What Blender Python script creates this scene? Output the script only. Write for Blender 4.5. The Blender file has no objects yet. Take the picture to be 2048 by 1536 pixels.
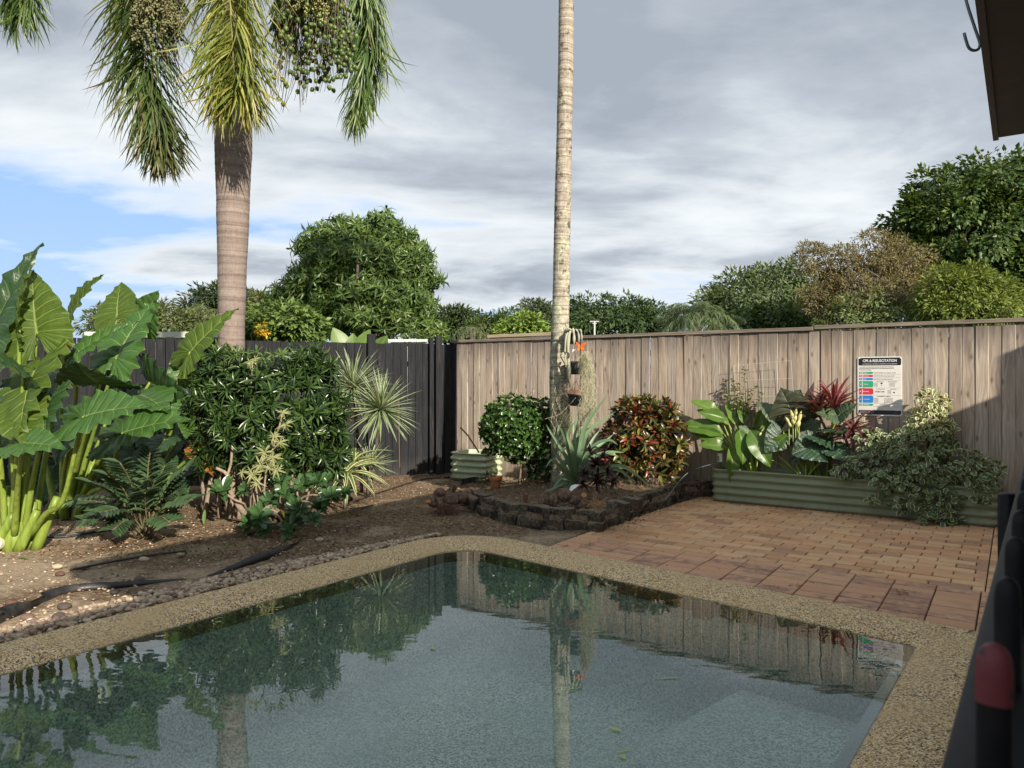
import bpy, bmesh, math, random
import numpy as np
from mathutils import Vector, Matrix, noise as mnoise

random.seed(7)
rng = np.random.default_rng(11)
H, F, HY = 1.29, 1479.0, 757.0           # eye height (m), focal length and horizon of the 2048 px wide photograph

# ------------------------------------------------------------------ camera, sky, sun, exposure
sc = bpy.context.scene
COL = sc.collection
cam_d = bpy.data.cameras.new('camera')
cam = bpy.data.objects.new('camera', cam_d)
COL.objects.link(cam)
sc.camera = cam
cam.location = (0, 0, H)
cam.rotation_euler = (math.radians(90), 0, 0)
cam_d.sensor_width = 36.0
cam_d.lens = F / 2048 * 36
cam_d.shift_y = -(768 - HY) / 2048
cam_d.clip_start = 0.01
cam_d.clip_end = 3000
cam_d.dof.use_dof = True
cam_d.dof.focus_distance = 7.0
cam_d.dof.aperture_fstop = 18.0

SUN_EL = 23.5
SUN_DIR = Vector((0.50, -0.866, 0)).normalized()       # horizontal direction towards the sun: behind the camera
sun_d = bpy.data.lights.new('sun', 'SUN')
sun = bpy.data.objects.new('sun', sun_d)
COL.objects.link(sun)
sun_d.energy = 3.7
sun_d.angle = math.radians(0.55)
sun_d.color = (1.0, 0.90, 0.76)
sv = Vector((SUN_DIR.x * math.cos(math.radians(SUN_EL)), SUN_DIR.y * math.cos(math.radians(SUN_EL)), math.sin(math.radians(SUN_EL))))
sun.rotation_euler = sv.to_track_quat('Z', 'Y').to_euler()

sc.view_settings.view_transform = 'Standard'
sc.view_settings.look = 'None'
sc.view_settings.exposure = 1.15
sc.view_settings.gamma = 1.0
sc.view_settings.use_curve_mapping = False
sc.render.engine = 'CYCLES'
sc.cycles.max_bounces = 8
sc.cycles.transparent_max_bounces = 12
sc.cycles.caustics_reflective = False
sc.cycles.caustics_refractive = False
sc.cycles.use_denoising = True


class G:
    """small helper round a node tree"""
    def __init__(s, nt):
        s.nt = nt
    def n(s, t, attrs=None, **kw):
        nd = s.nt.nodes.new('ShaderNode' + t)
        for k, v in (attrs or {}).items():
            setattr(nd, k, v)
        for k, v in kw.items():
            key = int(k[1:]) if k[0] == 'i' and k[1:].isdigit() else k.replace('_', ' ')
            inp = nd.inputs[key]
            if isinstance(v, bpy.types.NodeSocket):
                s.nt.links.new(v, inp)
            else:
                if isinstance(v, tuple) and len(v) == 3 and inp.type == 'RGBA':
                    v = (*v, 1)
                inp.default_value = v
        return nd
    def obj(s): return s.n('TexCoord').outputs['Object']
    def uv(s): return s.n('TexCoord').outputs['UV']
    def pos(s): return s.n('NewGeometry').outputs['Position']
    def island(s): return s.n('NewGeometry').outputs['Random Per Island']
    def orand(s): return s.n('ObjectInfo').outputs['Random']
    def mapv(s, v, scale=(1, 1, 1), loc=(0, 0, 0), rot=(0, 0, 0)):
        return s.n('Mapping', Vector=v, Scale=scale, Location=loc, Rotation=rot).outputs[0]
    def vadd(s, a, b): return s.n('VectorMath', {'operation': 'ADD'}, i0=a, i1=b).outputs[0]
    def vmul(s, a, b): return s.n('VectorMath', {'operation': 'MULTIPLY'}, i0=a, i1=b).outputs[0]
    def noise(s, v, scale=5., detail=4., rough=.55, dist=0.):
        return s.n('TexNoise', Vector=v, Scale=scale, Detail=detail, Roughness=rough, Distortion=dist).outputs[0]
    def noisec(s, v, scale=5., detail=3.):
        return s.n('TexNoise', Vector=v, Scale=scale, Detail=detail).outputs[1]
    def voro(s, v, scale=5., feat='F1', out=0, rnd=1.):
        nd = s.n('TexVoronoi', {'feature': feat}, Vector=v, Scale=scale, Randomness=rnd)
        return nd.outputs[out]
    def m(s, op, a, b=0., c=0.):
        return s.n('Math', {'operation': op}, i0=a, i1=b, i2=c).outputs[0]
    def mr(s, v, a, b, c=0., d=1.):
        return s.n('MapRange', Value=v, From_Min=a, From_Max=b, To_Min=c, To_Max=d).outputs[0]
    def ramp(s, fac, stops, interp='LINEAR'):
        nd = s.n('ValToRGB', Fac=fac)
        cr = nd.color_ramp
        cr.interpolation = interp
        while len(cr.elements) < len(stops):
            cr.elements.new(0.5)
        for e, (p, c) in zip(cr.elements, stops):
            e.position = p
            e.color = (*c, 1) if isinstance(c, tuple) else (c, c, c, 1)
        return nd.outputs[0]
    def mix(s, fac, a, b, mode='MIX'):
        nd = s.n('MixRGB', {'blend_type': mode}, Fac=fac, Color1=a, Color2=b)
        return nd.outputs[0]
    def xyz(s, v):
        o = s.n('SeparateXYZ', Vector=v).outputs
        return o[0], o[1], o[2]
    def comb(s, x, y, z): return s.n('CombineXYZ', X=x, Y=y, Z=z).outputs[0]
    def bump(s, h, strength=.4, dist=.01, normal=None):
        nd = s.n('Bump', Height=h, Strength=strength, Distance=dist)
        if normal is not None:
            s.nt.links.new(normal, nd.inputs['Normal'])
        return nd.outputs[0]


MATS = {}
def mat(name, fn=None, color=(.5, .5, .5), rough=.6, spec=.4, metal=0., trans=0.):
    """fn(g) -> dict with any of color, rough, normal, metal; trans mixes in a translucent lobe of the same colour"""
    if name in MATS:
        return MATS[name]
    m = bpy.data.materials.new(name)
    m.use_nodes = True
    nt = m.node_tree
    nt.nodes.clear()
    g = G(nt)
    d = fn(g) if fn else {}
    col = d.get('color', color)
    kw = dict(Roughness=d.get('rough', rough), Metallic=d.get('metal', metal))
    p = g.n('BsdfPrincipled', Base_Color=col if not isinstance(col, tuple) else (*col[:3], 1), **kw)
    p.inputs['Specular IOR Level'].default_value = spec
    if 'normal' in d:
        nt.links.new(d['normal'], p.inputs['Normal'])
    out = g.n('OutputMaterial')
    last = p.outputs[0]
    if trans > 0:
        tcol = g.mix(1.0, col, (1.25, 1.15, .45), 'MULTIPLY') if 'tcol' not in d else d['tcol']
        t = g.n('BsdfTranslucent', Color=tcol)
        mx = g.n('MixShader', i0=trans, i1=last, i2=t.outputs[0])
        last = mx.outputs[0]
    nt.links.new(last, out.inputs[0])
    MATS[name] = m
    return m


SKX, SKY = 20.5, 3.3
# world: clear-sky model with broken stratocumulus mixed in
world = bpy.data.worlds.new('World')
sc.world = world
world.use_nodes = True
wt = world.node_tree
wt.nodes.clear()
g = G(wt)
sky = g.n('TexSky', {'sky_type': 'NISHITA', 'sun_disc': False, 'sun_elevation': math.radians(SUN_EL),
                     'sun_rotation': math.atan2(SUN_DIR.x, SUN_DIR.y), 'altitude': 20., 'air_density': 1.0, 'dust_density': .6, 'ozone_density': 1.5})
dirv = g.n('TexCoord').outputs['Generated']
dx, dy, dz = g.xyz(dirv)
zz = g.m('ADD', g.m('MAXIMUM', dz, 0.0), 0.09)
pv = g.comb(g.m('DIVIDE', dx, zz), g.m('DIVIDE', dy, zz), 0.0)
pv = g.mapv(pv, rot=(0, 0, math.radians(-16)), scale=(.80, 1.0, 1.0), loc=(SKX, SKY, 0))
n1 = g.noise(pv, .40, 8., .52, .3)
n2 = g.noise(g.mapv(pv, loc=(9.3, 4.1, 2.0)), .95, 9., .55, .3)
n3 = g.noise(g.mapv(pv, loc=(1.3, 7.7, 5.0)), 3.2, 8., .6, .4)
# more open sky towards the lower left, a thick deck overhead and to the right
cov = g.m('ADD', g.m('MULTIPLY', n1, .62), g.m('MULTIPLY', n2, .38))
bias = g.m('ADD', g.mr(dz, .02, .30, -.052, .13), g.mr(dx, -.7, .6, -.012, .03))
cov = g.m('ADD', cov, bias)
mask = g.mr(cov, .474, .545)
thick = g.mr(g.m('ADD', g.m('MULTIPLY', n2, .62), g.m('ADD', g.m('MULTIPLY', n1, .28), g.m('MULTIPLY', n3, .13))), .39, .60)
shade = g.m('MULTIPLY', thick, g.mr(cov, .5, .66))
cloud = g.ramp(shade, [(0., (3.35, 3.52, 3.62)), (.3, (2.68, 2.88, 3.06)), (.6, (2.02, 2.22, 2.46)), (1., (1.42, 1.6, 1.85))])
skyc = g.mix(1.0, sky.outputs[0], (1.0, 1.12, 1.22), 'MULTIPLY')
skyc = g.mix(.88, skyc, (.98, 1.72, 3.05))
skyc = g.mix(g.mr(dz, .0, .28, .55, .12), skyc, (2.1, 2.5, 3.05))
colr = g.mix(mask, skyc, cloud)
bg = g.n('Background', Color=colr, Strength=.128)
wt.links.new(bg.outputs[0], g.n('OutputWorld').inputs[0])
SKY_NODES = (g, cloud)


# ------------------------------------------------------------------ geometry helpers
def W(px, py, d):
    """photo pixel at depth d -> point"""
    return Vector(((px - 1024) / F * d, d, H - (py - HY) / F * d))
def GP(px, py, z=0.):
    d = (H - z) * F / (py - HY)
    return Vector(((px - 1024) / F * d, d, z))

def mesh_np(name, V, Fc, uv=None, smooth=True):
    V = np.asarray(V, dtype=np.float32).reshape(-1, 3)
    Fc = np.asarray(Fc, dtype=np.int32)
    k = Fc.shape[1]
    me = bpy.data.meshes.new(name)
    me.vertices.add(len(V)); me.vertices.foreach_set('co', V.ravel())
    me.loops.add(Fc.size); me.loops.foreach_set('vertex_index', Fc.ravel())
    me.polygons.add(len(Fc)); me.polygons.foreach_set('loop_start', np.arange(0, Fc.size, k, dtype=np.int32))
    if uv is not None:
        l = me.uv_layers.new(name='UVMap')
        l.data.foreach_set('uv', np.asarray(uv, dtype=np.float32).ravel())
    me.polygons.foreach_set('use_smooth', np.full(len(Fc), smooth))
    me.update(calc_edges=True)
    return me

def mesh_py(name, V, Fc, smooth=False, uv=None):
    me = bpy.data.meshes.new(name)
    me.from_pydata([tuple(v) for v in V], [], Fc)
    if smooth:
        me.polygons.foreach_set('use_smooth', [True] * len(me.polygons))
    if uv is not None:
        l = me.uv_layers.new(name='UVMap')
        flat = [c for f in Fc for i in f for c in uv[i]]
        l.data.foreach_set('uv', flat)
    me.update()
    return me

def link(name, me, m=None, parent=None, loc=None, rot=None, M=None):
    o = bpy.data.objects.new(name, me)
    COL.objects.link(o)
    if m is not None and me is not None and not me.materials:
        me.materials.append(m)
    if parent is not None:
        o.parent = parent
    if M is not None:
        o.matrix_local = M
    if loc is not None:
        o.location = loc
    if rot is not None:
        o.rotation_euler = rot
    return o

def tag(o, label=None, cat=None, group=None, kind=None):
    if label: o['label'] = label
    if cat: o['category'] = cat
    if group: o['group'] = group
    if kind: o['kind'] = kind
    return o

def thing(name, label, cat, loc=(0, 0, 0), rz=0., group=None):
    o = bpy.data.objects.new(name, None)
    COL.objects.link(o)
    o.empty_display_size = .1
    o.location = loc
    o.rotation_euler = (0, 0, rz)
    return tag(o, label, cat, group)

def loc_of(parent, p):
    """world point -> local point of an unscaled thing"""
    p = Vector(p)
    if parent is None:
        return p
    M = Matrix.Translation(parent.location) @ Matrix.Rotation(parent.rotation_euler.z, 4, 'Z')
    return M.inverted() @ p

def frames(D, U, S, SW=None):
    """D (N,3) axes, U (N,3) normals hint, S (N,) lengths, SW width factor -> (N,3,3) with columns side, axis, normal"""
    D = D / (np.linalg.norm(D, axis=1, keepdims=True) + 1e-9)
    X = np.cross(D, U)
    X /= (np.linalg.norm(X, axis=1, keepdims=True) + 1e-9)
    Z = np.cross(X, D)
    S = np.asarray(S)[:, None]
    SW = S if SW is None else np.asarray(SW)[:, None]
    return np.stack([X * SW, D * S, Z * S], axis=2)

def scatter(tpl, R, T):
    tv, tf, tu = tpl
    N, k = len(T), len(tv)
    V = np.einsum('nij,kj->nki', R, tv) + T[:, None, :]
    Fc = tf[None] + (np.arange(N) * k)[:, None, None]
    return V.reshape(-1, 3), Fc.reshape(-1, tf.shape[1]), np.tile(tu, (N, 1))

def strap(n=4, w=.1, droop=.25, fold=.3, prof='lance', twist=0., base=.35):
    """leaf of unit length along +Y, bending to -Z; three vertices across"""
    V, U = [], []
    for i in range(n + 1):
        t = i / n
        if prof == 'lance': wd = w * (base + (1 - base) * math.sin(math.pi * min(1, t * 1.25 + .0) * .5)) * (1 - t ** 3) + .002
        elif prof == 'oval': wd = w * math.sin(math.pi * (.06 + .93 * t)) ** .8 + .002
        elif prof == 'obov': wd = w * (math.sin(math.pi * (.02 + .93 * t ** 1.4)) ** .8 * .95 + .06)
        else: wd = w * (1 - t) ** .55 * (base + (1 - base) * min(1, t * 4)) + .002
        ang = droop * t * 1.5
        y = t * (1 - droop * t * .35)
        z = -droop * t * t
        V += [(-wd / 2, y, z + fold * wd), (0, y, z), (wd / 2, y, z + fold * wd)]
        U += [(0, t), (.5, t), (1, t)]
    Fc, L = [], []
    for i in range(n):
        a = i * 3
        for q in ((a, a + 1, a + 4, a + 3), (a + 1, a + 2, a + 5, a + 4)):
            Fc.append(q)
            L += [U[j] for j in q]
    return np.array(V, float), np.array(Fc, int), np.array(L, float)

def flatleaf(w=.4, droop=.15):
    """cheap pointed leaf: two quads"""
    V = [(0, 0, 0), (w / 2, .45, .03), (0, 1, -droop), (-w / 2, .45, .03), (0, .5, -.02)]
    Fc = [(0, 1, 2, 4), (0, 4, 2, 3)]
    U = [(.5, 0), (1, .45), (.5, 1), (0, .45), (.5, .5)]
    return np.array(V, float), np.array(Fc, int), np.array([U[j] for q in Fc for j in q], float)

def multi(tpls):
    """join (tpl, R, T) scatters in one mesh data triple"""
    Vs, Fs, Us, off = [], [], [], 0
    for v, f, u in tpls:
        Vs.append(v); Fs.append(f + off); Us.append(u); off += len(v)
    return np.concatenate(Vs), np.concatenate(Fs), np.concatenate(Us)

def tuft(n, tpl, spread=(.2, 1.2), size=(.8, 1.1), up=None):
    """whorl of n copies of a leaf round +Y of the tuft (unit size)"""
    D, U, S = [], [], []
    for i in range(n):
        a = i * 2.399 + random.uniform(-.3, .3)
        e = random.uniform(*spread)
        d = (math.cos(a) * math.sin(e), math.cos(e), math.sin(a) * math.sin(e))
        D.append(d); S.append(random.uniform(*size))
        U.append((-math.cos(a) * math.cos(e), math.sin(e), -math.sin(a) * math.cos(e)))
    R = frames(np.array(D), np.array(U), np.array(S))
    return scatter(tpl, R, np.zeros((n, 3)))

def rand_dirs(n):
    v = rng.normal(size=(n, 3))
    return v / np.linalg.norm(v, axis=1, keepdims=True)

def tube_data(pts, rads, sides=8, cap=True):
    pts = [Vector(p) for p in pts]
    n = len(pts)
    if not hasattr(rads, '__len__'): rads = [rads] * n
    V, Fc = [], []
    up = Vector((0.0, 0.0, 1.0))
    prev = None
    for i, p in enumerate(pts):
        t = (pts[min(i + 1, n - 1)] - pts[max(i - 1, 0)])
        t = t.normalized() if t.length > 1e-9 else Vector((0, 0, 1))
        if prev is None:
            a = t.cross(Vector((0, 1, 0)) if abs(t.y) < .9 else Vector((1, 0, 0))).normalized()
        else:
            a = (prev - t * prev.dot(t)).normalized()
        prev = a
        b = t.cross(a)
        for s in range(sides):
            th = 2 * math.pi * s / sides
            V.append(p + (a * math.cos(th) + b * math.sin(th)) * rads[i])
    for i in range(n - 1):
        for s in range(sides):
            s2 = (s + 1) % sides
            Fc.append((i * sides + s, i * sides + s2, (i + 1) * sides + s2, (i + 1) * sides + s))
    if cap:
        V.append(pts[0]); V.append(pts[-1])
        for s in range(sides):
            s2 = (s + 1) % sides
            Fc.append((len(V) - 2, s2, s))
            Fc.append((len(V) - 1, (n - 1) * sides + s, (n - 1) * sides + s2))
    return V, Fc

def curve_pts(ctrl, n=12):
    """Catmull-Rom through control points"""
    c = [Vector(p) for p in ctrl]
    c = [c[0] * 2 - c[1]] + c + [c[-1] * 2 - c[-2]]
    out = []
    segs = len(c) - 3
    for i in range(n + 1):
        t = i / n * segs
        k = min(int(t), segs - 1)
        t -= k
        p0, p1, p2, p3 = c[k:k + 4]
        out.append(.5 * ((2 * p1) + (p2 - p0) * t + (2 * p0 - 5 * p1 + 4 * p2 - p3) * t * t + (3 * p1 - p0 - 3 * p2 + p3) * t ** 3))
    return out

class Acc:
    """several shapes joined in one mesh"""
    def __init__(s): s.V = []; s.F = []
    def add(s, V, Fc):
        o = len(s.V); s.V += [Vector(v) for v in V]; s.F += [tuple(i + o for i in f) for f in Fc]; return s
    def tube(s, pts, r, sides=8, cap=True): return s.add(*tube_data(pts, r, sides, cap))
    def box(s, c, size, rz=0., M=None):
        hx, hy, hz = [v / 2 for v in size]
        R = Matrix.Rotation(rz, 3, 'Z') if M is None else M
        V = [Vector(c) + R @ Vector((x, y, z)) for x in (-hx, hx) for y in (-hy, hy) for z in (-hz, hz)]
        return s.add(V, [(0, 1, 3, 2), (4, 6, 7, 5), (0, 4, 5, 1), (2, 3, 7, 6), (0, 2, 6, 4), (1, 5, 7, 3)])
    def obj(s, name, m, parent=None, smooth=False, **kw):
        V = s.V if parent is None else [loc_of(parent, v) for v in s.V]
        return link(name, mesh_py(name, V, s.F, smooth), m, parent, **kw)

def bevel_box(sx, sy, sz, bev=.004, seg=2, jit=0., cuts=0, seed=0):
    """box standing on z=0, centred in x and y"""
    bm = bmesh.new()
    bmesh.ops.create_cube(bm, size=1)
    for v in bm.verts:
        v.co = Vector((v.co.x * sx, v.co.y * sy, (v.co.z + .5) * sz))
    if bev: bmesh.ops.bevel(bm, geom=bm.edges[:], offset=bev, segments=seg, affect='EDGES', profile=.6)
    if cuts: bmesh.ops.subdivide_edges(bm, edges=[e for e in bm.edges if e.calc_length() > bev * 3], cuts=cuts, use_grid_fill=True)
    if jit:
        for v in bm.verts:
            q = mnoise.noise_vector(v.co * 14 + Vector((seed * 7.3, seed, 0)))
            v.co += q * jit
    me = bpy.data.meshes.new('block')
    bm.to_mesh(me); bm.free()
    if jit or seg > 1:
        me.polygons.foreach_set('use_smooth', [True] * len(me.polygons))
        try: me.set_sharp_from_angle(angle=math.radians(40))
        except Exception: pass
    return me

def lathe_data(prof, sides=24, cap_bottom=True):
    V, Fc = [], []
    for r, z in prof:
        for s in range(sides):
            a = 2 * math.pi * s / sides
            V.append((r * math.cos(a), r * math.sin(a), z))
    for i in range(len(prof) - 1):
        for s in range(sides):
            s2 = (s + 1) % sides
            Fc.append((i * sides + s, i * sides + s2, (i + 1) * sides + s2, (i + 1) * sides + s))
    if cap_bottom: Fc.append(tuple(range(sides))[::-1])
    return V, Fc

def round_poly(P, R, k=8):
    """P corner points, R radii -> closed polyline with k+1 points per corner"""
    out = []
    n = len(P)
    for i in range(n):
        p, a, b = Vector(P[i]), Vector(P[i - 1]), Vector(P[(i + 1) % n])
        u, v = (a - p).normalized(), (b - p).normalized()
        ang = u.angle(v)
        r = R[i]
        t = r / math.tan(ang / 2)
        c = p + (u + v).normalized() * (r / math.sin(ang / 2))
        s, e = p + u * t - c, p + v * t - c
        for j in range(k + 1):
            f = j / k
            d = (s * (1 - f) + e * f)
            out.append(c + d.normalized() * r)
    return out

def inset_poly(P, d):
    """sharp polygon moved inwards by d (counter-clockwise or clockwise, convex)"""
    n = len(P)
    cen = sum((Vector(p) for p in P), Vector((0, 0))) / n
    L = []
    for i in range(n):
        a, b = Vector(P[i]), Vector(P[(i + 1) % n])
        t = (b - a).normalized()
        nn = Vector((-t.y, t.x))
        if (cen - a).dot(nn) < 0: nn = -nn
        L.append((a + nn * d, t))
    out = []
    for i in range(n):
        (p, t), (q, s) = L[i - 1], L[i]
        den = t.x * s.y - t.y * s.x
        w = ((q - p).x * s.y - (q - p).y * s.x) / den
        out.append(p + t * w)
    return out

def poly_dist(P, x, y):
    """signed distance to a convex polygon, positive inside"""
    cen = sum((Vector(p) for p in P), Vector((0, 0))) / len(P)
    best = 1e9
    for i in range(len(P)):
        a, b = Vector(P[i]), Vector(P[(i + 1) % len(P)])
        t = (b - a).normalized()
        nn = Vector((-t.y, t.x))
        if (cen - a).dot(nn) < 0: nn = -nn
        best = min(best, (Vector((x, y)) - a).dot(nn))
    return best

# ------------------------------------------------------------------ plan of the place
FC = Vector((-0.75, 10.2))                    # corner where the black and the raw timber fence meet
FE = Vector((0.827, -0.563)).normalized()     # along the raw timber fence, to the right
FN = Vector((-FE.y, FE.x)) * -1               # from that fence towards the pool
BE = Vector((-3.44, -1.40)).normalized()      # along the black fence, to the left
BN = Vector((-BE.y, BE.x))
if BN.y > 0: BN = -BN
POOL = [(-0.43, 6.27), (2.43, 3.66), (-1.17, -1.14), (-4.21, 1.23)]   # outer edge of the coping, sharp corners
POOL_R = [.55, .16, .4, .4]
WATER_Z = -0.022

# ------------------------------------------------------------------ materials of the setting
def soil_fn(g):
    p = g.pos()
    a = g.noise(p, 1.3, 5, .6)
    b = g.noise(p, 22, 8, .7)
    c = g.voro(p, 70, out=1)
    cf = g.xyz(c)[0]
    col = g.ramp(b, [(.28, (.045, .029, .018)), (.5, (.135, .09, .056)), (.7, (.26, .185, .12))])
    pale = g.ramp(b, [(.3, (.24, .18, .12)), (.7, (.46, .37, .26))])
    px_, py_, pz_ = g.xyz(p)
    side = g.mr(g.m('ADD', px_, g.m('MULTIPLY', py_, .35)), -1.6, -.2, .11, -.05)
    col = g.mix(g.mr(g.m('ADD', a, side), .47, .62, 0, .85), col, pale)
    # sandy strip by the black edging
    speck = g.mr(cf, .86, .9)
    col = g.mix(g.m('MULTIPLY', speck, .7), col, (.38, .30, .21))
    fib = g.noise(g.mapv(g.vadd(p, g.vmul(g.noisec(p, 6.), (.3, .3, .3))), scale=(1, 9, 1)), 24, 4, .6)
    col = g.mix(g.mr(fib, .57, .72), col, (.26, .17, .10))
    far = g.mr(g.n('VectorMath', {'operation': 'LENGTH'}, i0=p).outputs['Value'], 11, 14)
    grass = g.ramp(b, [(.3, (.035, .06, .015)), (.7, (.09, .13, .04))])
    col = g.mix(far, col, grass)
    h = g.m('ADD', g.m('MULTIPLY', b, .7), g.m('MULTIPLY', g.voro(p, 90), .5))
    return dict(color=col, normal=g.bump(h, .9, .012))
M_SOIL = mat('soil', soil_fn, rough=.95, spec=.15)

def bed_fn(g):
    p = g.pos()
    b = g.noise(p, 26, 8, .7)
    fib = g.noise(g.mapv(g.vadd(p, g.vmul(g.noisec(p, 8.), (.3, .3, .3))), scale=(8, 1, 1)), 30, 4, .6)
    col = g.ramp(b, [(.28, (.05, .036, .024)), (.5, (.14, .098, .062)), (.72, (.29, .22, .145))])
    col = g.mix(g.mr(fib, .55, .7), col, (.24, .16, .10))
    return dict(color=col, normal=g.bump(b, .9, .015))
M_BED = mat('bed_mulch', bed_fn, rough=.95, spec=.15)

def coping_fn(g):
    p = g.pos()
    v1 = g.voro(p, 190, out=1)
    r, gg, b = g.xyz(v1)
    v2 = g.xyz(g.voro(p, 120, out=1))[1]
    col = g.ramp(r, [(0., (.03, .024, .018)), (.14, (.09, .062, .034)), (.24, (.42, .29, .145)), (.55, (.68, .48, .235)), (.82, (.74, .56, .31)), (1., (.85, .76, .60))])
    col = g.mix(g.mr(v2, .84, .9, 0, .75), col, (.10, .075, .05))
    wear = g.noise(p, 2.2, 5, .6)
    col = g.mix(g.mr(wear, .42, .68, 0, .6), col, (.52, .375, .19))
    x, y, z = g.xyz(p)
    wet = g.mr(z, -.030, -.016, .55, 0)
    col = g.mix(wet, col, (.06, .06, .04))
    h = g.voro(p, 230)
    return dict(color=col, normal=g.bump(h, .7, .004), rough=.8)
M_COPING = mat('exposed_aggregate', coping_fn, spec=.3)

def pool_fn(g):
    p = g.pos()
    r = g.xyz(g.voro(p, 120, out=1))[0]
    s = g.noise(p, 60, 3, .7)
    col = g.ramp(g.m('ADD', g.m('MULTIPLY', r, .5), g.m('MULTIPLY', s, .5)), [(.3, (.25, .31, .27)), (.5, (.58, .65, .59)), (.7, (.90, .94, .88))])
    big = g.noise(p, 1.6, 3, .5)
    col = g.mix(g.mr(big, .35, .7, 0, .45), col, (.44, .52, .49))
    return dict(color=col, normal=g.bump(r, .3, .003), rough=.9)
M_POOL = mat('pebble_pool_lining', pool_fn, spec=.1)

# water: mirror and see-through by Fresnel, slightly blue-green
def make_water():
    m = bpy.data.materials.new('pool_water')
    m.use_nodes = True
    nt = m.node_tree; nt.nodes.clear()
    g = G(nt)
    p = g.pos()
    rip = g.noise(g.mapv(p, rot=(0, 0, .7), scale=(1, 2.4, 1)), 2.6, 2.5, .45, .3)
    rip2 = g.noise(p, 14, 2, .5)
    calm = g.mr(g.noise(p, .7, 2, .5), .35, .65, .35, 1.)
    h = g.m('ADD', g.m('MULTIPLY', rip, calm), g.m('MULTIPLY', rip2, .05))
    nrm = g.bump(h, .055, .03)
    fr = g.n('Fresnel', IOR=1.60, Normal=nrm).outputs[0]
    gl = g.n('BsdfGlossy', Color=(.95, .97, 1., 1), Roughness=.0, Normal=nrm)
    tr = g.n('BsdfTransparent', Color=(.89, .985, .93, 1))
    mx = g.n('MixShader', i0=fr, i1=tr.outputs[0], i2=gl.outputs[0])
    nt.links.new(mx.outputs[0], g.n('OutputMaterial').inputs[0])
    return m
M_WATER = make_water()

def brick_fn(g):
    p = g.pos()
    rnd = g.m('FRACT', g.m('ADD', g.orand(), g.island()))
    base = g.ramp(rnd, [(0., (.50, .265, .135)), (.3, (.60, .35, .18)), (.55, (.64, .42, .235)), (.8, (.55, .31, .17)), (1., (.37, .205, .125))])
    blot = g.noise(g.vadd(p, g.comb(g.m('MULTIPLY', rnd, 31.), 0., 0.)), 11, 4, .6)
    px_, py_, pz_ = g.xyz(p)
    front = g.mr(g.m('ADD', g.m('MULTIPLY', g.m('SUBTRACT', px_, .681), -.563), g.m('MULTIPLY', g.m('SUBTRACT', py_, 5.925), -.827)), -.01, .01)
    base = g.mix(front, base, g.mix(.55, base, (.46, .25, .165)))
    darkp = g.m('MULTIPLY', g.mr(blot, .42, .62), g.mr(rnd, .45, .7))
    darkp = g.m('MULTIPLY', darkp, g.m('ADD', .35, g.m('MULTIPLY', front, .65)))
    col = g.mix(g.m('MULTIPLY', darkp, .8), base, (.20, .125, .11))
    fine = g.noise(p, 160, 4, .7)
    col = g.mix(g.mr(fine, .4, .75, 0, .4), col, (.50, .34, .22))
    dirt = g.noise(p, 3., 7, .7)
    col = g.mix(g.mr(dirt, .55, .78, 0, .4), col, (.12, .08, .05))
    return dict(color=col, normal=g.bump(fine, .35, .003), rough=.85)
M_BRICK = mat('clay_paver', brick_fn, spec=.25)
M_BRICK_STORE = M_BRICK

def jointsand_fn(g):
    p = g.pos()
    n = g.noise(p, 120, 4, .7)
    big = g.noise(p, 2.3, 3, .5)
    col = g.ramp(n, [(.3, (.03, .022, .015)), (.7, (.10, .07, .045))])
    return dict(color=g.mix(g.mr(big, .55, .7, 0, .6), col, (.03, .045, .015)), normal=g.bump(n, .6, .004))
M_JOINT = mat('joint_sand', jointsand_fn, rough=.95, spec=.1)

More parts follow.
